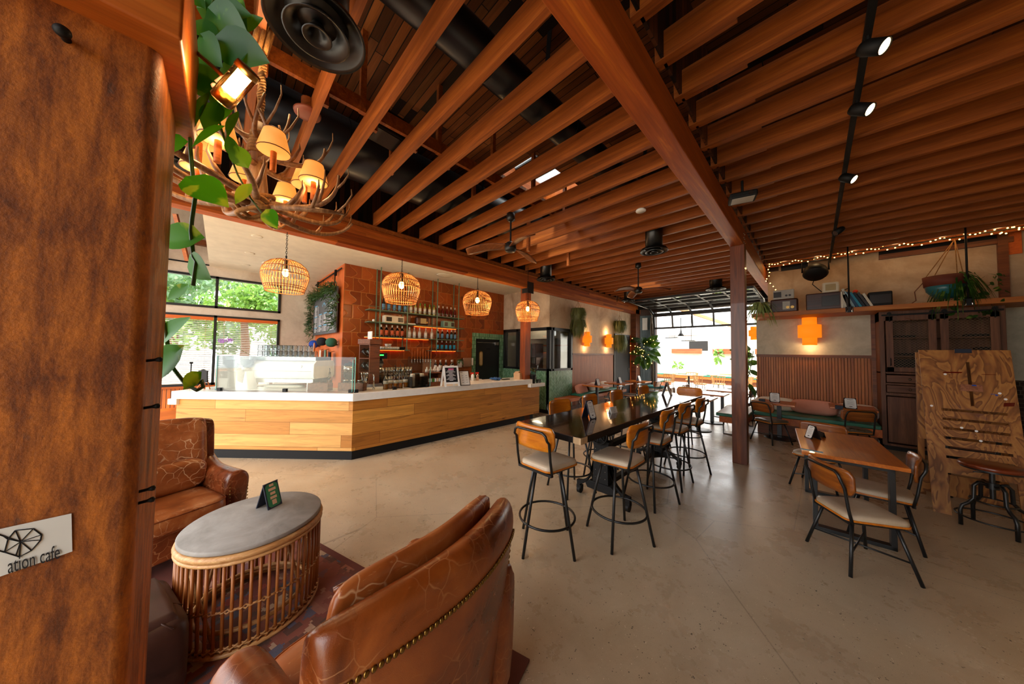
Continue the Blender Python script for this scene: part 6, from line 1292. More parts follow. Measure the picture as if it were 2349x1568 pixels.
def diffuser(x, y, z, r, ztop, label):
    q = thing('air_diffuser', label, 'air diffuser', (x, y, z), 0, 'black round air diffusers')
    MB().lathe([(r*.62, .05), (r*.62, ztop-z)], n=28).build('drop_duct', m['duct'], q)
    MB().lathe([(r*.60, .06), (r*.78, .045), (r*.93, .012), (r*1.0, .0), (r*1.0, .012), (r*.9, .05), (r*.64, .075)], n=40).build('outer_cone', m['duct'], q)
    MB().lathe([(r*.30, .09), (r*.42, .03), (r*.62, -.012), (r*.66, -.012), (r*.5, .03), (r*.34, .09)], n=36).build('middle_cone', m['duct'], q); MB().lathe([(r*.06, .06), (r*.14, .0), (r*.27, -.022), (r*.30, -.02), (r*.18, .02), (r*.10, .06)], n=28).build('inner_cone', m['duct'], q)
    MB().cyl((0, 0, .075), r*.6, .004, 24).build('backing', m['blackm'], q); return q
def dpos(px, py, x):   # diffuser below a duct at x: pick z so that the point lies on it
    d = ray(px, py); t_ = x/d.x; return EYE+d*t_
for px, py, x, r, zt, l in ((728, 78, -1.86, .235, 4.2, 'nearest black round air diffuser beside the chandelier rope'), (1500, 577, -1.9, .22, 4.2, 'black round air diffuser beyond the skylight near the central beam'), (1642, 664, -1.9, .24, 4.2, 'black round air diffuser just left of the central post'), (408, 368, -4.20, .21, 4.1, 'black round air diffuser half hidden behind the hanging vine'), (1252, 642, -4.5, .22, 4.2, 'black round air diffuser above the kitchen post'), (1441, 690, -4.45, .22, 4.2, 'black round air diffuser behind the farther ceiling fan')):
    p = dpos(px, py, x); diffuser(p.x, p.y, p.z, r, zt, l)
# --- fans
def fan(mx, my, hx, hy_, label, a0, zm=3.76):
    t0 = gz(mx, my, zm); zh = zat(hx, hy_, t0)
    q = thing('ceiling_fan', label, 'ceiling fan', (t0.x, t0.y, zh)); MB().lathe([(.0001, zm-zh), (.06, zm-zh), (.065, zm-zh-.09), (.03, zm-zh-.12), (.0001, zm-zh-.12)], n=20).build('canopy', m['charcoal'], q)
    MB().cyl((0, 0, .05), .014, zm-zh-.12, 12).build('downrod', m['charcoal'], q); MB().lathe([(.0001, -.06), (.07, -.06), (.085, -.03), (.085, .05), (.05, .08), (.0001, .08)], n=24).build('motor', m['charcoal'], q)
    for k in range(3):
        a = a0+2*PI*k/3; A = rot(rz=a); mb = MB()
        mb.grid(lambda u, v: A @ V((.06+.60*u, (v-.5)*(.10+.07*math.sin(u*PI*.8))*(1 if u < .92 else .8), .01+.03*math.sin(u*PI*1.1)-.05*u+(v-.5)*.05)), 12, 4); mb.build('fan_blade', m['fanwood'], q, solid=.014)
    return q
fan(1172, 490, 1178, 568, 'wooden three-blade ceiling fan below the near skylight', R(-20)); fan(1464, 604, 1464, 666, 'wooden three-blade ceiling fan before the garage door', R(10))
# --- track lights
tr = thing('light_track', 'long black light track below the joists of the dark bay', 'light track', (.27, 0, 3.72)); MB().box(-.018, -2, 0, .018, 9.3, .035).build('track_bar', m['blackm'], tr)
for px, py, on, l in ((1992, 112, 1, 'nearest lit track spotlight at the top of the dark ceiling'), (1969, 323, 1, 'brightest track spotlight in the middle of the dark ceiling'), (1941, 480, 1, 'small track spotlight near the string lights'), (1918, 541, 0, 'unlit track spotlight farthest along the track')):
    p = gx(px, py, .27); q = thing('track_spot', l, 'spotlight', (.27, p.y, 3.66), 0, 'track spotlights'); dr = V((.62, -.25, -.55)).normalized() if on else V((-.6, -.4, -.5)).normalized()
    A = dr.to_track_quat('Z', 'Y').to_matrix(); c = V((.03, 0, -.05)); q.scale = (.8,)*3
    MB().lathe([(.0001, -.09), (.045, -.09), (.055, -.06), (.055, .07), (.05, .07), (.05, .055)], c, 24, A).build('housing', m['blackm'], q); MB().cyl((0, 0, -.03), .015, .09, 10).build('stem', m['blackm'], q); MB().cyl(c+A @ V((0, 0, .058)), .047, .004, 20, A).build('lens', m['spot' if on else 'smoke'], q)
    if on: LAMPS.append((V((.27, p.y, 3.66))+c+dr*.10, 35 if py < 470 else 20, WARM, .03, 'SPOT', 100, tuple(dr)))
q = thing('projector', 'grey ceiling projector beside the central beam', 'projector', gz(1703, 460, 3.42), R(15)); q.scale = (.62,)*3; MB().box(-.2, -.15, 0, .2, .15, .11).build('body', m['blackm'], q, bevel=.03, seg=3); MB().box(-.16, -.13, -.004, .16, .1, .002).build('underside', m['radio_s'], q); MB().cyl((0, 0, .11), .02, .25, 12).build('mount', m['blackm'], q); MB().cyl((.1, -.15, .05), .035, .02, 18, rot(rx=PI/2)).build('lens', m['dial'], q)
q = thing('smoke_detector', 'white round smoke detector on the joists near the central beam', 'smoke detector', gz(1470, 485, 3.73)); MB().lathe([(.0001, 0), (.065, 0), (.07, .012), (.06, .03), (.0001, .03)], n=24).build('cover', m['whitep'], q)
q = thing('ring_speaker', 'copper rimmed round fixture with white centre on a joist', 'ceiling fixture', gz(705, 266, 3.78)); MB().lathe([(.055, 0), (.10, .012), (.105, .03), (.06, .05), (.0001, .05)], n=28).build('rim', m['redc'], q); MB().cyl((0, 0, .002), .056, .01, 24).build('centre', m['whitep'], q); MB().cyl((0, 0, .05), .05, .1, 16).build('mount', m['trim'], q)
q = thing('loudspeaker', 'black loudspeaker tucked between the joists above the large duct', 'loudspeaker', gz(888, 322, 3.98), R(5)); MB().box(-.14, -.17, 0, .14, .17, .25).build('cabinet', m['blackm'], q, bevel=.03, seg=3); MB().box(-.12, -.15, -.006, .12, .15, .002).build('grille', m['black'], q); MB().bar((0, 0, .25), (0, 0, .5), .03, .03).build('bracket', m['blackm'], q)
# --- wall sconces
def sconce(p, n, label, s=1.0):
    q = thing('wall_sconce', label, 'wall sconce', p, 0, 'woven wall sconces'); n = V(n)
    for r, z0, z1, nm in ((.115*s, -.07*s, .10*s, 'middle_shade'), (.072*s, .10*s, .20*s, 'upper_shade'), (.072*s, -.17*s, -.07*s, 'lower_shade')):
        mb = MB(); mb.lathe([(r, z0), (r, z1)], n*.0+n*.09*s, 28).build(nm, m['sconce'], q, solid=.004)
    MB().bc(n*.02, (.10 if abs(n.y) > .5 else .04, .04 if abs(n.y) > .5 else .10, .14)).build('wall_plate', m['trim'], q); MB().sph(n*.09*s+V((0, 0, .02)), .022, 10).build('bulb', m['bulb'], q)
    LAMPS.append((V(p)+n*.09*s+V((0, 0, .24*s)), 4, WARM, .04)); LAMPS.append((V(p)+n*.09*s+V((0, 0, -.2*s)), 2.5, WARM, .04)); return q
sconce(gy(1857, 763, YR), (0, -1, 0), 'woven orange wall sconce above the right wainscot', 1.62)
sconce(gx(1340, 779, XL), (1, 0, 0), 'woven orange wall sconce on the left wall nearest the kitchen window', 1.25); sconce(gx(1390, 783, XL), (1, 0, 0), 'woven orange wall sconce on the left wall nearest the black door', 1.25)
p = gy(1733, 765, YR+.3); sconce((-.985, p.y, p.z), (-1, 0, 0), 'woven orange wall sconce around the corner by the big post', .9)
# --- rod with string lights
YP = 8.88; a, b = gy(1765, 608, YP), gy(2349, 520, YP)
st = thing('string_lights', 'string of warm fairy lights wound along the black rod over the shelf', 'string lights', a); Lr = b.x-a.x
MB().tube([(0, 0, 0), (Lr+.6, 0, b.z-a.z)], .012, 8).build('rod', m['blackm'], st)
random.seed(5); wp = []; bl = None; nb = 0
for k in range(66):
    t_ = k/65*(Lr+.1); wp.append(V((t_, .02*math.cos(k*1.7)-.015, (b.z-a.z)*t_/Lr+.035*math.sin(k*2.3))))
tail = [V((0, -.01, -.03)), V((-.02, -.02, -.10)), V((.0, -.02, -.17)), V((-.01, -.02, -.25)), V((-.05, -.02, -.31)), V((-.06, -.03, -.36)), V((.01, -.02, -.42)), V((.06, -.02, -.5)), V((.1, -.02, -.58))]
MB().tube([p for p in reversed(tail)]+wp, .003, 4).build('wire', m['blackm'], st)
def bulb_at(p):
    global bl
    if bl is None: bl = MB().sph((0, 0, 0), .0105, 8).build('fairy_bulb', m['fairy'], st); o = bl
    else: o = bl.copy(); C.objects.link(o)
    o.parent = st; o.location = p
for i, p in enumerate(wp): bulb_at(p+V((0, -.006, -.02 if i % 2 else .025)))
for p in tail: bulb_at(p)
for k in range(9): bulb_at(V((Lr-.25+.05*k, -.02+.02*math.sin(k), (b.z-a.z)*(.95+.01*k)+.05*math.cos(k*2)-.03)))
for k in range(6): LAMPS.append((a+V((Lr*(k+.5)/6, -.12, .0)), 1.0, WARM, .05))
q = thing('stage_light', 'black stage spotlight hanging from the rod above the cream radio', 'spotlight', gy(1870, 622, YP-.02)); w = .13; q.scale = (1.5,)*3
MB().tube([(-w, 0, 0), (-w, 0, .15), (w, 0, .15), (w, 0, 0)], .012, 6).bar((0, 0, .15), (0, 0, .27), .03, .02).build('yoke', m['blackm'], q); MB().lathe([(.0001, .09), (.08, .08), (.12, .02), (.13, -.05), (.11, -.08), (.0001, -.085)], (0, 0, 0), 22, rot(rx=R(-35))).build('can', m['blackm'], q)
MB().tube([(0, 0, -.06), (-.03, 0, -.18), (.06, 0, -.30), (.2, .02, -.33), (.3, .03, -.28)], .006, 6).build('cable', m['blackm'], q)
# --- things on the wall shelf
YS, ZSH = 8.72, 2.6405
def on_shelf(px, y=YS): return V((gy(px, 700, y).x, y, ZSH))
def wpx(x0, x1, y=YS): return gy(x1, 700, y).x-gy(x0, 700, y).x
w = wpx(1768, 1831); radio(on_shelf(1799), w, .22, .32*w/.9 if False else .29, 'radio_b', 'brown bakelite radio with silver dial at the left end of the wall shelf', 0, 'radio_s', 2, (.45, .72), .03)
w2 = wpx(1774, 1822); radio(on_shelf(1798)+V((0, .0, .291)), w2, .16, .20, 'radio_s', 'silver radio stacked on the brown bakelite radio', 0, 'dial', 2, (.03, .40), .008)
w = wpx(1848, 1930); radio(on_shelf(1889), w, .26, .34, 'radio_b', 'long brown wooden radio on the wall shelf with lit dial', 0, 'dial', 0, (.45, .93), .02)
w3 = wpx(1885, 1925); radio(on_shelf(1906)+V((0, 0, .341)), w3, .14, .21, 'radio_w', 'cream portable radio standing on the long brown radio', 0, 'dialy', 0, (.2, .8), .03)
w = wpx(1990, 2045); radio(on_shelf(2018), w, .22, .27, 'blackm', 'black boombox at the right of the books on the wall shelf', 0, 'dial', 0, (.05, .95), .02)
bx = wpx(1928, 1985); nb = 9; hs = [.33, .38, .27, .34, .33, .32, .31, .30, .27]; tl_ = [0, -4, -14, -20, -22, -24, -25, -24, -22]; bn = ['white upright book first in the row of books', 'tall pale book leaning slightly beside the white book', 'dark book before the pale blue one', 'pale blue leaning book', 'navy leaning book between two blue books', 'bright teal leaning book', 'dark navy leaning book after the teal one', 'black leaning book with orange ball on top', 'dark grey book at the end of the leaning row']
x = gy(1928, 700, YS).x
for i in range(nb):
    th_ = .035 if i not in (2,) else .06; p = V((x, YS-.02, ZSH)); ang = R(tl_[i]); o = MB().box(0, -.12, 0, th_, .12, hs[i]).build('book', m['bk'][i % 8], None, loc=p, bevel=.003); o.rotation_euler.y = ang
    tag(o, bn[i]+' on the wall shelf', 'book', 'books on the wall shelf'); x += th_/math.cos(ang)+.006
tag(MB().sph((0, 0, 0), .035, 12).build('ball', m['orangepl'], None, loc=V((x-.22, YS-.05, ZSH+.32))), 'small orange ball on the leaning books of the wall shelf', 'ball')
# --- lamp on entrance column, pegs and sticker
q = thing('tube_lamp', 'brass tube lamp with amber glass on long arm from the entrance timber', 'lamp', gd(539, 196, .80)); P0 = gd(539, 196, .80)
ax = (RT*.72+UP*.62-FW*.1).normalized(); A = ax.to_track_quat('Z', 'Y').to_matrix(); Ls = 102*.80/F_PX
MB().lathe([(.0001, Ls*.5), (.026, Ls*.5), (.027, Ls*.47), (.027, Ls*.36), (.024, Ls*.36)], n=28, m=A).build('end_cap', m['brass'], q); MB().lathe([(.025, Ls*.36), (.025, -Ls*.46), (.02, -Ls*.5), (.0001, -Ls*.5)], n=28, m=A).build('glass_tube', m['amberg'], q)
MB().lathe([(.0001, -Ls*.22), (.016, -Ls*.22), (.016, Ls*.36), (.0001, Ls*.36)], n=20, m=A).build('glowing_tube', m['tube'], q); MB().lathe([(.0001, -Ls*.48), (.02, -Ls*.48), (.02, -Ls*.24), (.0001, -Ls*.24)], n=20, m=A).build('brass_base', m['brass'], q)
arm0 = gd(418, 92, .95)-P0; MB().tube([arm0, arm0*.35, -ax*Ls*.1+UP*.028-RT*.02], .006, 8).build('arm', m['brass'], q); MB().tube([-RT*.052+UP*.01, -RT*.035+UP*.022, -RT*.01+UP*.028], .004, 6).sph(-RT*.055-UP*.002, .008, 8).build('switch', m['radio_s'], q)
LAMPS.append((P0-FW*.05-UP*.04, .9, WARM, .03))
def peg(px, py, label):
    d = ray(px, py); p = EYE+d*(-1.0/d.x) if px < 280 else gy(px, py, cy+.002); q = thing('door_peg', label, 'peg', p); n = V((1, 0, 0)) if px < 280 else V((0, 1, 0)); A = n.to_track_quat('Z', 'Y').to_matrix()
    MB().lathe([(.0001, 0), (.006, 0), (.006, .012), (.010, .018), (.011, .024), (.008, .03), (.0001, .032)], n=16, m=A).build('knob', m['blackm'], q)
peg(153, 92, 'black rubber peg high on the rusty steel column')
for i, py in enumerate((828, 940, 1136, 1163)):
    p = V((-1.03, cy, gx(327-.1*(py-828)/10, py, -1.0).z)); q = thing('door_peg', ORD[i]+' black peg down the edge of the rusty column, counted from the top', 'peg', p); MB().lathe([(.0001, 0), (.005, 0), (.005, .02), (.009, .03), (.009, .036), (.0001, .04)], n=14, m=V((.2, 1, .15)).to_track_quat('Z', 'Y').to_matrix()).build('knob', m['blackm'], q); q.scale = (.62,)*3
sa, sb, sc_, sd = [gx(x, y, -.9985) for x, y in ((-75, 1229), (164, 1177), (166, 1264), (-75, 1348))]
stk = thing('wall_sticker', 'white sticker with geometric heart and lettering on the rusty column', 'sticker', (0, 0, 0)); MB().add([sa, sb, sc_, sd], [(0, 1, 2, 3)]).build('sticker_sheet', m['paper'], stk, solid=.0006)
SX = -.9975
def sp(x, y): return gx(x, y, SX)
hp = [(-30, 1240), (-12, 1222), (8, 1229), (18, 1236), (35, 1216), (76, 1212), (95, 1226), (93, 1238), (72, 1262), (44, 1277), (36, 1274), (10, 1266), (-20, 1258)]
f = MB(); ctr = (47, 1242)
for i in range(len(hp)): f.tube([sp(*hp[i]), sp(*hp[(i+1) % len(hp)])], .0009, 4); f.tube([sp(*hp[i]), sp(*ctr)], .0007, 4) if i not in (0, 12) else None
f.tube([sp(18, 1236), sp(10, 1266)], .0007, 4); f.build('heart_outline', m['ink'], stk)
u_ = (sp(158, 1257)-sp(0, 1303)); ux = u_.normalized(); uz = V((1, 0, 0)).cross(ux)
text('lettering', 'ation cafe', .0372, m['ink'], stk, frame(ux, uz, V((1, 0, 0))), sp(80, 1282)+V((.0006, 0, 0)), 'CENTER', .0002, u_.length/.19)
# ================================================================ plants
def leaf_mesh(L, Wd, fold=.18, droop=.25, n=8, heart=True):
    # heart-shaped leaf, base at origin, tip along +y, face +z
    vs = []; fs = []
    for i in range(n+1):
        t_ = i/n; w = Wd*.5*(math.sin(PI*min(1, t_*1.02)**.62)**.9 if heart else math.sin(PI*t_**.8))
        for j in range(-2, 3):
            x = w*j/2; y = t_*L-(.16*L*(1-t_)**4*abs(j)/2*2 if heart else 0); vs.append((x, y, fold*abs(x)-droop*L*t_*t_*.5))
    for i in range(n):
        for j in range(4): a = i*5+j; fs.append((a, a+1, a+6, a+5))
    return vs, fs
def put_leaf(mb, p, tip, face, L, Wd=None, **k):
    y = tip.normalized(); z = (face-y*face.dot(y)).normalized(); x = y.cross(z); A = frame(x, y, z); vs, fs = leaf_mesh(L, Wd or L*.8, **k); mb.add([V(p)+A @ V(v) for v in vs], fs, True)
def img_dir(a): return RT*math.cos(R(a))+UP*math.sin(R(a))
pv = thing('pothos', 'golden pothos trailing down beside the rusty entrance column', 'plant', gd(430, 60, 1.0)); PO = V(pv.location)
random.seed(11)
vines = [([(430, -30, 1.05), (445, 60, 1.0), (440, 160, .97), (436, 250, .93), (437, 340, .92), (444, 420, .91), (449, 445, .91), (441, 500, .9), (438, 530, .9), (444, 590, .9), (451, 600, .9), (443, 655, .9)], .0052),
         ([(352, 540, .93), (357, 600, .92), (360, 660, .91), (367, 710, .9), (381, 760, .9), (386, 800, .89), (398, 845, .88), (425, 880, .87), (452, 895, .86), (466, 887, .86), (463, 872, .87), (456, 878, .86)], .0048), ([(340, 380, 1.0), (345, 470, .96), (352, 540, .93)], .005),
         ([(470, 120, .98), (490, 230, .95), (515, 320, .93), (545, 400, .92), (575, 455, .92), (610, 500, .92), (632, 522, .92)], .0028), ([(500, -20, 1.02), (470, 60, 1.0), (470, 120, .98)], .005), ([(400, -30, 1.05), (398, 100, 1.0), (408, 200, .97)], .005)]
mb = MB()
for pts, r in vines: mb.tube([gd(*p)-PO for p in pts], r, 7)
mb.build('vine', m['stem'], pv)
# leaves: base px, tip px, width ratio, dark?
lv = [((441, 545), (352, 545), .8, 0, .9), ((412, 328), (352, 338), .95, 0, .9), ((418, 200), (362, 258), .95, 0, .93), ((498, 300), (440, 335), .75, 0, .9), ((449, 420), (518, 468), .75, 0, .88), ((446, 598), (482, 640), .9, 0, .9), ((420, 660), (383, 686), .75, 0, .9), ((372, 775), (428, 727), .6, 0, .9), ((400, 812), (330, 876), .75, 0, .87), ((452, 862), (420, 892), .9, 0, .86), ((568, 432), (540, 466), .8, 0, .91), ((616, 490), (634, 522), .8, 0, .91), ((350, 548), (338, 592), .9, 0, .94), ((345, 640), (335, 660), .9, 0, .92), ((346, 420), (344, 452), .8, 0, .97),
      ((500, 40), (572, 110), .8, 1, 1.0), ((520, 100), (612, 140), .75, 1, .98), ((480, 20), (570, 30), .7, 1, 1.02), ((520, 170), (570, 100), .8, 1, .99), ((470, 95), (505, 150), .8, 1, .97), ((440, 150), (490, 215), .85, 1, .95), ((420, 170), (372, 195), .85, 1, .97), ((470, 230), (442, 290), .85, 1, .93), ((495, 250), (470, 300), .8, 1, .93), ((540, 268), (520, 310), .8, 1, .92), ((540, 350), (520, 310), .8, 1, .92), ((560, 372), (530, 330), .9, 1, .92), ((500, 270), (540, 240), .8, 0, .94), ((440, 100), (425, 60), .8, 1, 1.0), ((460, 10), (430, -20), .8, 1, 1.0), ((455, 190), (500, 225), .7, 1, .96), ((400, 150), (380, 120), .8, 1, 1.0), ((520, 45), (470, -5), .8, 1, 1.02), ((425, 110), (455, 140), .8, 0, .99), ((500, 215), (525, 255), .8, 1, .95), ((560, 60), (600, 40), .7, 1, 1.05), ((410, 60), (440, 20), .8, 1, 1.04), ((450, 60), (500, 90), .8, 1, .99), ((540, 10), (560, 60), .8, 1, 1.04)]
for (bx, by), (tx_, ty_), w, dk, dp in lv:
    a, b = gd(bx, by, dp), gd(tx_, ty_, dp-.01); d = b-a; L_ = d.length*1.05; q = MB(); fc = (-FW+RT*random.uniform(-.35, .35)+UP*random.uniform(-.2, .5)).normalized()
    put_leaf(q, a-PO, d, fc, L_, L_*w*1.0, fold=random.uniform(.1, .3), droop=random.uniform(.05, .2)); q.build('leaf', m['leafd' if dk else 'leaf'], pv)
def hanging_grass(px, pys, label, xw=XL+.14):
    top = gx(px, pys[0], xw); q = thing('hanging_plant', label, 'hanging plant', top); random.seed(int(px)); f = MB(); w = MB(); s = None
    for (py, h) in pys[1:]:
        c = gx(px, py, xw)-top; b = MB().lathe([(.0001, 0), (.045, .0), (.07, .06), (.075, .09), (.0001, .08)], c+V((0, 0, -.1)), 16).build('pot', m['walnutbox'], q)
        for k in range(420):
            a = random.uniform(0, 2*PI); r = random.uniform(.04, .19); l_ = h*random.uniform(.5, 1.0); o_ = V((math.cos(a)*r, math.sin(a)*r, 0)); e_ = c+o_*1.35+V((0, 0, -l_)); p1 = c+o_*1.2+V((0, 0, .06)); sd = V((-math.sin(a), math.cos(a), 0))*.010
            f.add([c+o_*.4, p1-sd, p1+sd, (p1+e_)/2+o_*.3-sd, (p1+e_)/2+o_*.3+sd, e_], [(0, 1, 2), (1, 3, 4, 2), (3, 5, 4)])
        for k in range(3): a = k*2.1; w.tube([c+V((math.cos(a)*.12, math.sin(a)*.12, .02)), c+V((0, 0, .28))], .004, 4)
        w.tube([c+V((0, 0, .28)), (0, 0, 0)], .004, 4)
    g = f.build('strands', m['fern'], q); w.build('hanger', m['rope'], q); return q
hanging_grass(1326, (668, (712, .42), (738, .55)), 'two-tier hanging grass plant on the left wall beside the kitchen window'); hanging_grass(1421, (690, (740, .45), (772, .65)), 'two-tier hanging grass plant on the left wall before the black door')
def bush(p, n, R_, L_, mat, label, name, cat, stems=5, up=.4, pot=None, w=.75, heart=True, spread=(1, 1, 1), nl=None):
    q = thing(name, label, cat, p); s = MB(); 
    for k in range(stems): a = k*2*PI/stems; s.tube([(0, 0, -R_*.8), (math.cos(a)*R_*.3*spread[0], math.sin(a)*R_*.3*spread[1], 0), (math.cos(a)*R_*.6*spread[0], math.sin(a)*R_*.6*spread[1], R_*.6*spread[2])], .010, 6)
    s.build('stems', m['stem'], q)
    for k in range(n):
        d = V((random.gauss(0, 1), random.gauss(0, 1), random.gauss(0, 1))).normalized(); c = V((d.x*spread[0], d.y*spread[1], d.z*spread[2]))*R_*random.uniform(.4, 1); mb = MB(); t_ = (d+V((0, 0, -.3+random.uniform(-.4, up)))).normalized(); fc = (-FW+d*.6+V((0, 0, .5))).normalized()
        put_leaf(mb, c, t_, fc, L_*random.uniform(.7, 1.1), L_*w*random.uniform(.8, 1), heart=heart); mb.build('leaf', m[mat], q)
    if pot: MB().lathe([(.0001, 0), (pot[0]*.8, 0), (pot[0], pot[1]), (.0001, pot[1]*.95)], (0, 0, pot[2]), 20).build('pot', m[pot[3]], q)
    return q
random.seed(31)
p = V((-4.75, 12.1, 1.85)); bush(p, 46, .62, .40, 'fig', 'large fiddle leaf fig climbing beside the garage door', 'fig_plant', 'plant', 6, .3, (.22, .35, -1.85, 'terracotta'), .7, True, (.8, .5, 1.15)); 
sl = thing('fairy_lights', 'fairy lights wound through the fiddle leaf fig', 'string lights', p); pts = [V((random.gauss(0, .28), -.32-random.uniform(0, .1), random.gauss(-.1, .35))) for k in range(30)]; MB().tube(pts, .002, 4).build('wire', m['blackm'], sl)
fb = None
for q0 in pts:
    if fb is None: fb = MB().sph((0, 0, 0), .013, 6).build('fairy_bulb', m['fairy'], sl); o = fb
    else: o = fb.copy(); C.objects.link(o)
    o.parent = sl; o.location = q0
pr = V((-1.25, 10.0, 1.35)); bush(pr, 34, .42, .26, 'fig', 'tall green plant growing in the corner behind the big post', 'corner_plant', 'plant', 5, .3, (.2, .3, -1.35, 'terracotta'), .6, True, (.55, .6, 1.9))
def grassy(p, n, L_, mat, label, name, potm, pot=True, w=.016, drop=1.0, cat='plant'):
    q = thing(name, label, cat, p); f = MB(); 
    for k in range(n):
        a = random.uniform(0, 2*PI); l_ = L_*random.uniform(.6, 1.1); o_ = V((math.cos(a), math.sin(a), 0)); sd = V((-math.sin(a), math.cos(a), 0))*w; el = random.uniform(.3, 1.2); P_ = [V((0, 0, .0))+o_*l_*t_*.75+V((0, 0, l_*(el*t_-drop*1.1*t_*t_))) for t_ in (0, .3, .6, .85, 1)]
        ws = (.6, 1, .8, .5, .05); vs = []
        for p_, w_ in zip(P_, ws): vs += [p_-sd*w_, p_+sd*w_]
        f.add(vs, [(2*i, 2*i+1, 2*i+3, 2*i+2) for i in range(4)])
    f.build('leaves', m[mat], q)
    if pot: MB().lathe([(.0001, -.18), (.06, -.18), (.085, -.02), (.085, 0), (.0001, -.01)], n=20).build('pot', m[potm], q)
    return q
sy = gx(859, 705, XT+.17).y; o = grassy((XT+.17, sy, z1+.19), 60, .34, 'spider', 'green striped plant in white pot at the left end of the top bottle shelf', 'potted_plant', 'whitepot'); grassy((XT+.17, gx(1057, 725, XT+.17).y, z1+.185), 50, .2, 'cedar', 'dark green plant in white pot at the right end of the top bottle shelf', 'potted_plant', 'whitepot')
grassy(V((gy(1737, 690, 8.7).x+.06, 8.66, 2.642+.18)), 110, .46, 'spider', 'spider plant spilling over the left end of the wall shelf', 'spider_plant', 'terracotta', True, .014, 1.3)
hb = gy(2195, 640, 8.75); hq = grassy(hb, 130, .50, 'fig', 'hanging spider plant in teal and terracotta bowl above the cabinet', 'hanging_basket', 'terracotta', False, .012, 1.6, 'hanging plant')
MB().lathe([(.0001, -.34), (.10, -.33), (.19, -.2), (.21, -.08), (.0001, -.06)], (-.12, 0, .02), 28).build('bowl', m['tealpot'], hq); MB().lathe([(.212, -.12), (.226, .05), (.20, .05), (.0001, -.02)], (-.12, 0, .02), 28).build('bowl_rim', m['terracotta'], hq)
w = MB(); hk = V((.02, .13, 3.73-hb.z))
for k in range(4): a = k*PI/2+.4; w.tube([(-.12+math.cos(a)*.22, math.sin(a)*.22, .06), hk], .006, 5)
w.build('hanger', m['rope'], hq); MB().tube([(-.33, 0, .0), (-.42, .05, -.15), (-.40, .1, -.30), (-.55, .12, -.45), (-.62, .1, -.55), (-.45, .05, -.65)], .007, 6).build('cable', m['walnutbox'], hq)
tl2 = MB()
for k in range(70): a = random.uniform(0, 2*PI); c = V((.16+random.gauss(0, .13), random.gauss(0, .1), random.uniform(-.65, .1))); put_leaf(tl2, c, V((math.cos(a), math.sin(a), -.5)), -FW, random.uniform(.05, .09))
tl2.build('trailing_leaves', m['fig'], hq)
# ================================================================ outdoors
def tree(p, R_, n, mat, label, trunk=2.5, ls=.22, sq=(1, 1, .9)):
    q = thing('tree', label, 'tree', p); f = MB(); cs = [(V((random.gauss(0, .5)*sq[0], random.gauss(0, .5)*sq[1], random.gauss(0, .45)*sq[2]))*R_, random.uniform(.25, .5)*R_) for k in range(14)]
    for k in range(n):
        c, r = random.choice(cs); d = V((random.gauss(0, 1), random.gauss(0, 1), random.gauss(0, 1))).normalized(); p_ = c+d*r*random.uniform(.6, 1); u = d.orthogonal().normalized(); v = d.cross(u); a = random.uniform(0, 6); u, v = u*math.cos(a)+v*math.sin(a), v*math.cos(a)-u*math.sin(a); s = ls*random.uniform(.6, 1.2); t_ = d*.5*s
        f.add([p_-u*s, p_+v*s*.4+t_, p_+u*s, p_-v*s*.4+t_], [(0, 1, 2, 3)])
    f.build('crown', m[mat], q); MB().tube([(0, 0, -p[2]-.2), (0, .1, -p[2]*.4), (.2, 0, 0), (0, .2, R_*.5)], [.18, .14, .1, .05], 10).build('trunk', m['trim'], q); return q
random.seed(77)
tree((-19, -1.5, 4.6), 3.0, 2600, 'treeg', 'tall grey green pine outside the high window'); tree((-20, 3.0, 5.2), 3.2, 2600, 'treeg', 'broad grey green pine outside the window nearest the menu wall'); tree((-15.5, .6, 3.0), 1.7, 1800, 'tree', 'pale green flowering tree close outside the window', 2, .15); tree((-16.5, -2.6, 3.2), 1.6, 1500, 'tree', 'bright green tree outside the far left window', 2, .15); tree((-17, 4.5, 2.6), 1.8, 1500, 'tree', 'light green tree outside behind the menu wall', 2, .15)
tag(MB().box(0, 0, 0, 4, 2, 1.6).build('parked_van', m['whitep'], None, loc=(-18, -3.2, 0), bevel=.2), 'white van parked outside the lower window', 'van')
def patio_chair(p, rz, label):
    q = thing('patio_chair', label, 'chair', p, rz, 'slatted wooden patio chairs'); f = MB()
    for k in range(9):
        a = PI+PI*k/8; x, y = math.cos(a)*.28, math.sin(a)*.24; f.bar((x*.86, y*.86, .43), (x*1.12, y*1.12, .78), .022, .022)
    q1 = f.build('spindles', m['pw'], q)
    MB().tube([(math.cos(PI+PI*k/14)*.315, math.sin(PI+PI*k/14)*.27, .78) for k in range(15)], .022, 6).build('back_rail', m['pw'], q); MB().lathe([(.0001, .40), (.25, .40), (.26, .42), (.25, .445), (.0001, .45)], n=24).build('seat', m['pw'], q)
    for k in range(4): a = PI/4+k*PI/2; MB().tube([(math.cos(a)*.17, math.sin(a)*.17, .41), (math.cos(a)*.24, math.sin(a)*.24, 0)], .012, 6).build('leg', m['pw' if k > 9 else 'black'], q)
    return q
pc = patio_chair((-4.85, 15.2, 0), R(70), 'x9'); LABELS.discard('x9'); tag(pc, 'wooden patio chair nearest outside the left side of the garage opening', 'chair', 'slatted wooden patio chairs')
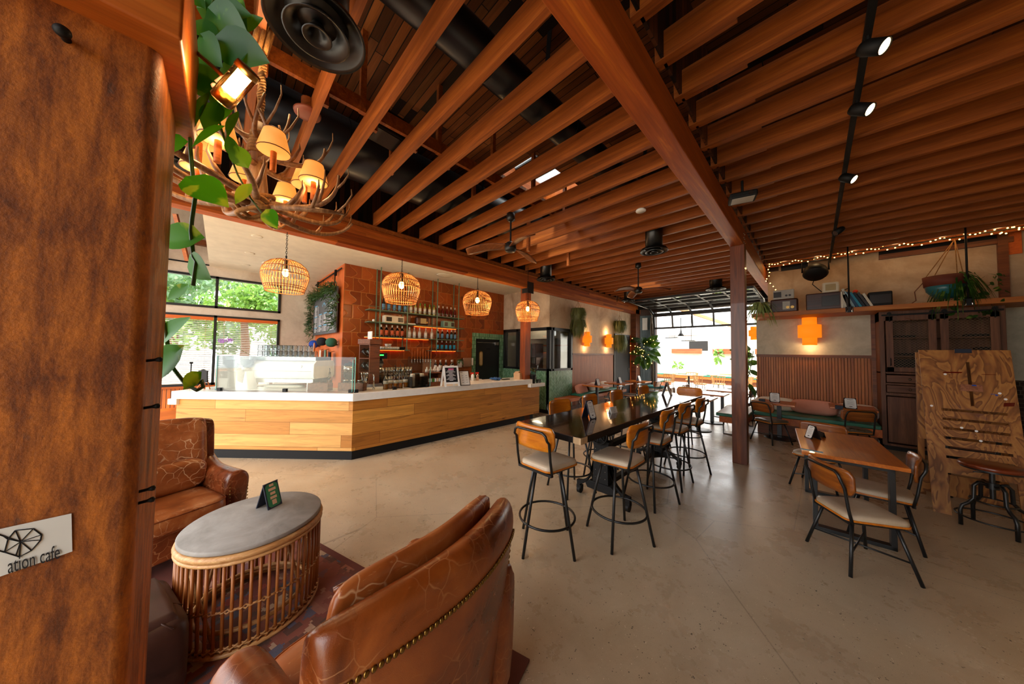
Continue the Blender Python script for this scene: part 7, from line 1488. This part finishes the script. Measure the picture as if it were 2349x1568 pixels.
for i, (x, y, a) in enumerate(((-3.55, 15.2, -60), (-3.0, 15.9, -30), (-4.4, 17.2, 150), (-2.1, 16.2, 60), (-1.5, 16.8, -80), (-1.0, 15.8, 20))):
    dup(pc, (x, y, 0), R(a), ['wooden patio chair right of the first outdoor table', 'wooden patio chair just behind the right one at the first outdoor table', 'wooden patio chair on the far side of the first outdoor table', 'wooden patio chair left of the second outdoor table', 'wooden patio chair right of the second outdoor table', 'wooden patio chair nearest the big post outdoors'][i])
ped_table(-4.2, 16.0, 0, 'outdoor wooden table nearest the left side of the garage opening', 1.1, .7, .74, 'pw'); ped_table(-1.75, 16.9, 0, 'outdoor wooden table at the right of the garage opening', .9, .7, .74, 'pw'); ped_table(-2.9, 18.6, 0, 'outdoor wooden table farther back by the patio wall', 1.0, .7, .74, 'pw')
t = thing('patio_bench', 'orange wooden bench with green cushions along the patio wall', 'bench', (-3.2, 20.9, 0)); MB().box(-4.2, -.3, .25, 4.2, .3, .4).build('seat_board', m['oakx'], t); MB().box(-4.2, -.32, .4, 4.2, .3, .47).build('seat_cushion', m['cushion_g'], t); MB().box(-4.1, -.2, 0, 4.1, .25, .25).build('plinth', m['trim'], t)
t = thing('patio_bench', 'orange wooden bench just outside the left edge of the opening', 'bench', (-5.3, 14.6, 0)); MB().box(-.3, -1, .2, .3, 1.5, .42).build('seat_board', m['oakx'], t); MB().box(-.31, -1, .42, .31, 1.5, .48).build('seat_cushion', m['cushion_g'], t)
def planter(a, b, label, z=1.78): t = thing('planter_box', label, 'planter', (a, 21.42, z)); MB().box(0, -.14, 0, b-a, .14, .30).build('box_body', m['planter'], t); return t
planter(-6.6, -4.9, 'short wooden planter on the patio wall left of the post'); planter(-4.3, -2.55, 'wooden planter on the patio wall with trailing vines'); planter(-2.3, 2.5, 'long dark wooden planter on the patio wall nearest the big post')
for x, z, n, s, l in ((-4.0, 1.75, 26, (.6, .4, 1.4), 'reddish green vine trailing from the patio planter'), (-2.75, 1.45, 34, (.55, .4, 2.0), 'long green vine trailing down the patio wall'), (-6.2, 1.0, 12, (.9, .6, .6), 'small leafy plant by the left edge of the patio'), (-.8, 2.15, 18, (2.2, .4, .5), 'low green plants in the long patio planter')): bush((x, 21.15, z), n, .36, .24, 'tree', l, 'trailing_vine', 'plant', 3, .2, None, .8, True, s)
t = thing('patio_post', 'tall wooden patio frame post with crossbeam', 'post', (-3.0, 20.0, 0)); MB().box(-.07, -.07, 0, .07, .07, 3.3).build('post', m['pw'], t); MB().bar((0, 0, 3.25), (-2.2, -6.5, 4.2), .1, .14).build('crossbeam', m['pw'], t)
fan(1561, 752, 1561, 767, 'outdoor ceiling fan beyond the garage door', R(5), 3.0) if False else None
q = thing('patio_fan', 'outdoor fan hanging beyond the garage opening', 'ceiling fan', gy(1562, 769, 16.5)); MB().cyl((0, 0, 0), .02, .9, 10).lathe([(.16, -.03), (.06, .12), (.03, .3)], n=18).build('motor', m['charcoal'], q)
for k in range(2): MB().bar((0, 0, -.02), ((-1)**k*.75, .1, -.02), .14, .02).build('fan_blade', m['fanwood'], q)
for x, y, l in ((1541, 775, 'black hanging patio heater panel left of the fan'), (1579, 782, 'black hanging patio heater panel right of the fan')):
    q = thing('heater_panel', l, 'heater', gy(x, y, 16)); MB().box(-.28, -.12, 0, .28, .12, .035).build('panel', m['charcoal'], q); f = MB().tube([(-.12, 0, .03), (-.12, 0, 1.2)], .008, 5); f.build('hanger', m['charcoal'], q); MB().tube([(.12, 0, .03), (.12, 0, 1.2)], .012, 5).build('hanger', m['charcoal'], q)
p = gy(1602, 793, 24.95); tag(MB().box(-.6, -.03, -.35, .6, .0, .35).build('wall_window', m['charcoal'], None, loc=p), 'small dark window in the far patio building', 'window')
tag(MB().box(-.1, -.03, -.25, .1, 0, .25).build('notice_sign', m['paper'], None, loc=gy(1480, 743, YG-.04)+V((0, -.01, 0))), 'small white notice on the weathered panel beside the garage door', 'sign')
for i, k in enumerate((-1, 0, 1, 2)): pillow((-4.3+1.6*k, 21.05, .62), .32, .16, 'cream', ORD[i]+' white pillow along the patio wall bench, counted from the left', R(-20), 0, False)
# ---------------------------------------------------------------- camera, light, render look
cam = bpy.data.cameras.new('camera'); cam.sensor_fit = 'HORIZONTAL'; cam.sensor_width = 36; cam.lens = 36*F_PX/2349; cam.clip_start = .02
co = bpy.data.objects.new('camera', cam); C.objects.link(co)
mm = frame(RT, UP, -FW).to_4x4(); mm.translation = EYE; co.matrix_world = mm; SC.camera = co
w = bpy.data.worlds.new('sky'); SC.world = w; w.use_nodes = True; nt = w.node_tree; bg = nt.nodes['Background']
tc = nt.nodes.new('ShaderNodeTexCoord'); sp = nt.nodes.new('ShaderNodeSeparateXYZ'); rp = nt.nodes.new('ShaderNodeValToRGB')
nt.links.new(tc.outputs['Generated'], sp.inputs[0]); nt.links.new(sp.outputs[2], rp.inputs[0]); nt.links.new(rp.outputs[0], bg.inputs[0])
e = rp.color_ramp.elements; e[0].position = .0; e[0].color = (.62, .62, .6, 1); e[1].position = .25; e[1].color = (1, 1, 1, 1)
bg.inputs[1].default_value = SKY
def sun(name, st, rx, rz, ang=3):
    l = bpy.data.lights.new(name, 'SUN'); l.energy = st; l.angle = R(ang); l.color = (1, .95, .86); o = bpy.data.objects.new(name, l); o.rotation_euler = (R(rx), 0, R(rz)); C.objects.link(o)
sun('sun', SUN, 32, 20)
for L in LAMPS:
    p, pw, col, r = L[:4]
    l = bpy.data.lights.new('lamp_light', L[4] if len(L) > 4 else 'POINT'); l.energy = pw*LK; l.color = col; l.shadow_soft_size = r
    o = bpy.data.objects.new('lamp_light', l); o.location = p; C.objects.link(o)
    if len(L) > 4: l.spot_size = R(L[5]); l.spot_blend = .6; o.rotation_euler = V(L[6]).to_track_quat('-Z', 'Y').to_euler()
vs = SC.view_settings; SC.display_settings.display_device = 'sRGB'
vs.view_transform = 'Standard'; vs.look = 'None'; vs.gamma = 1; vs.exposure = EXPO; vs.use_curve_mapping = False
SC.cycles.max_bounces = 8; SC.cycles.diffuse_bounces = 4; SC.cycles.glossy_bounces = 4; SC.cycles.transparent_max_bounces = 16; SC.cycles.transmission_bounces = 6
SC.cycles.sample_clamp_indirect = 4; SC.cycles.caustics_reflective = False; SC.cycles.caustics_refractive = False
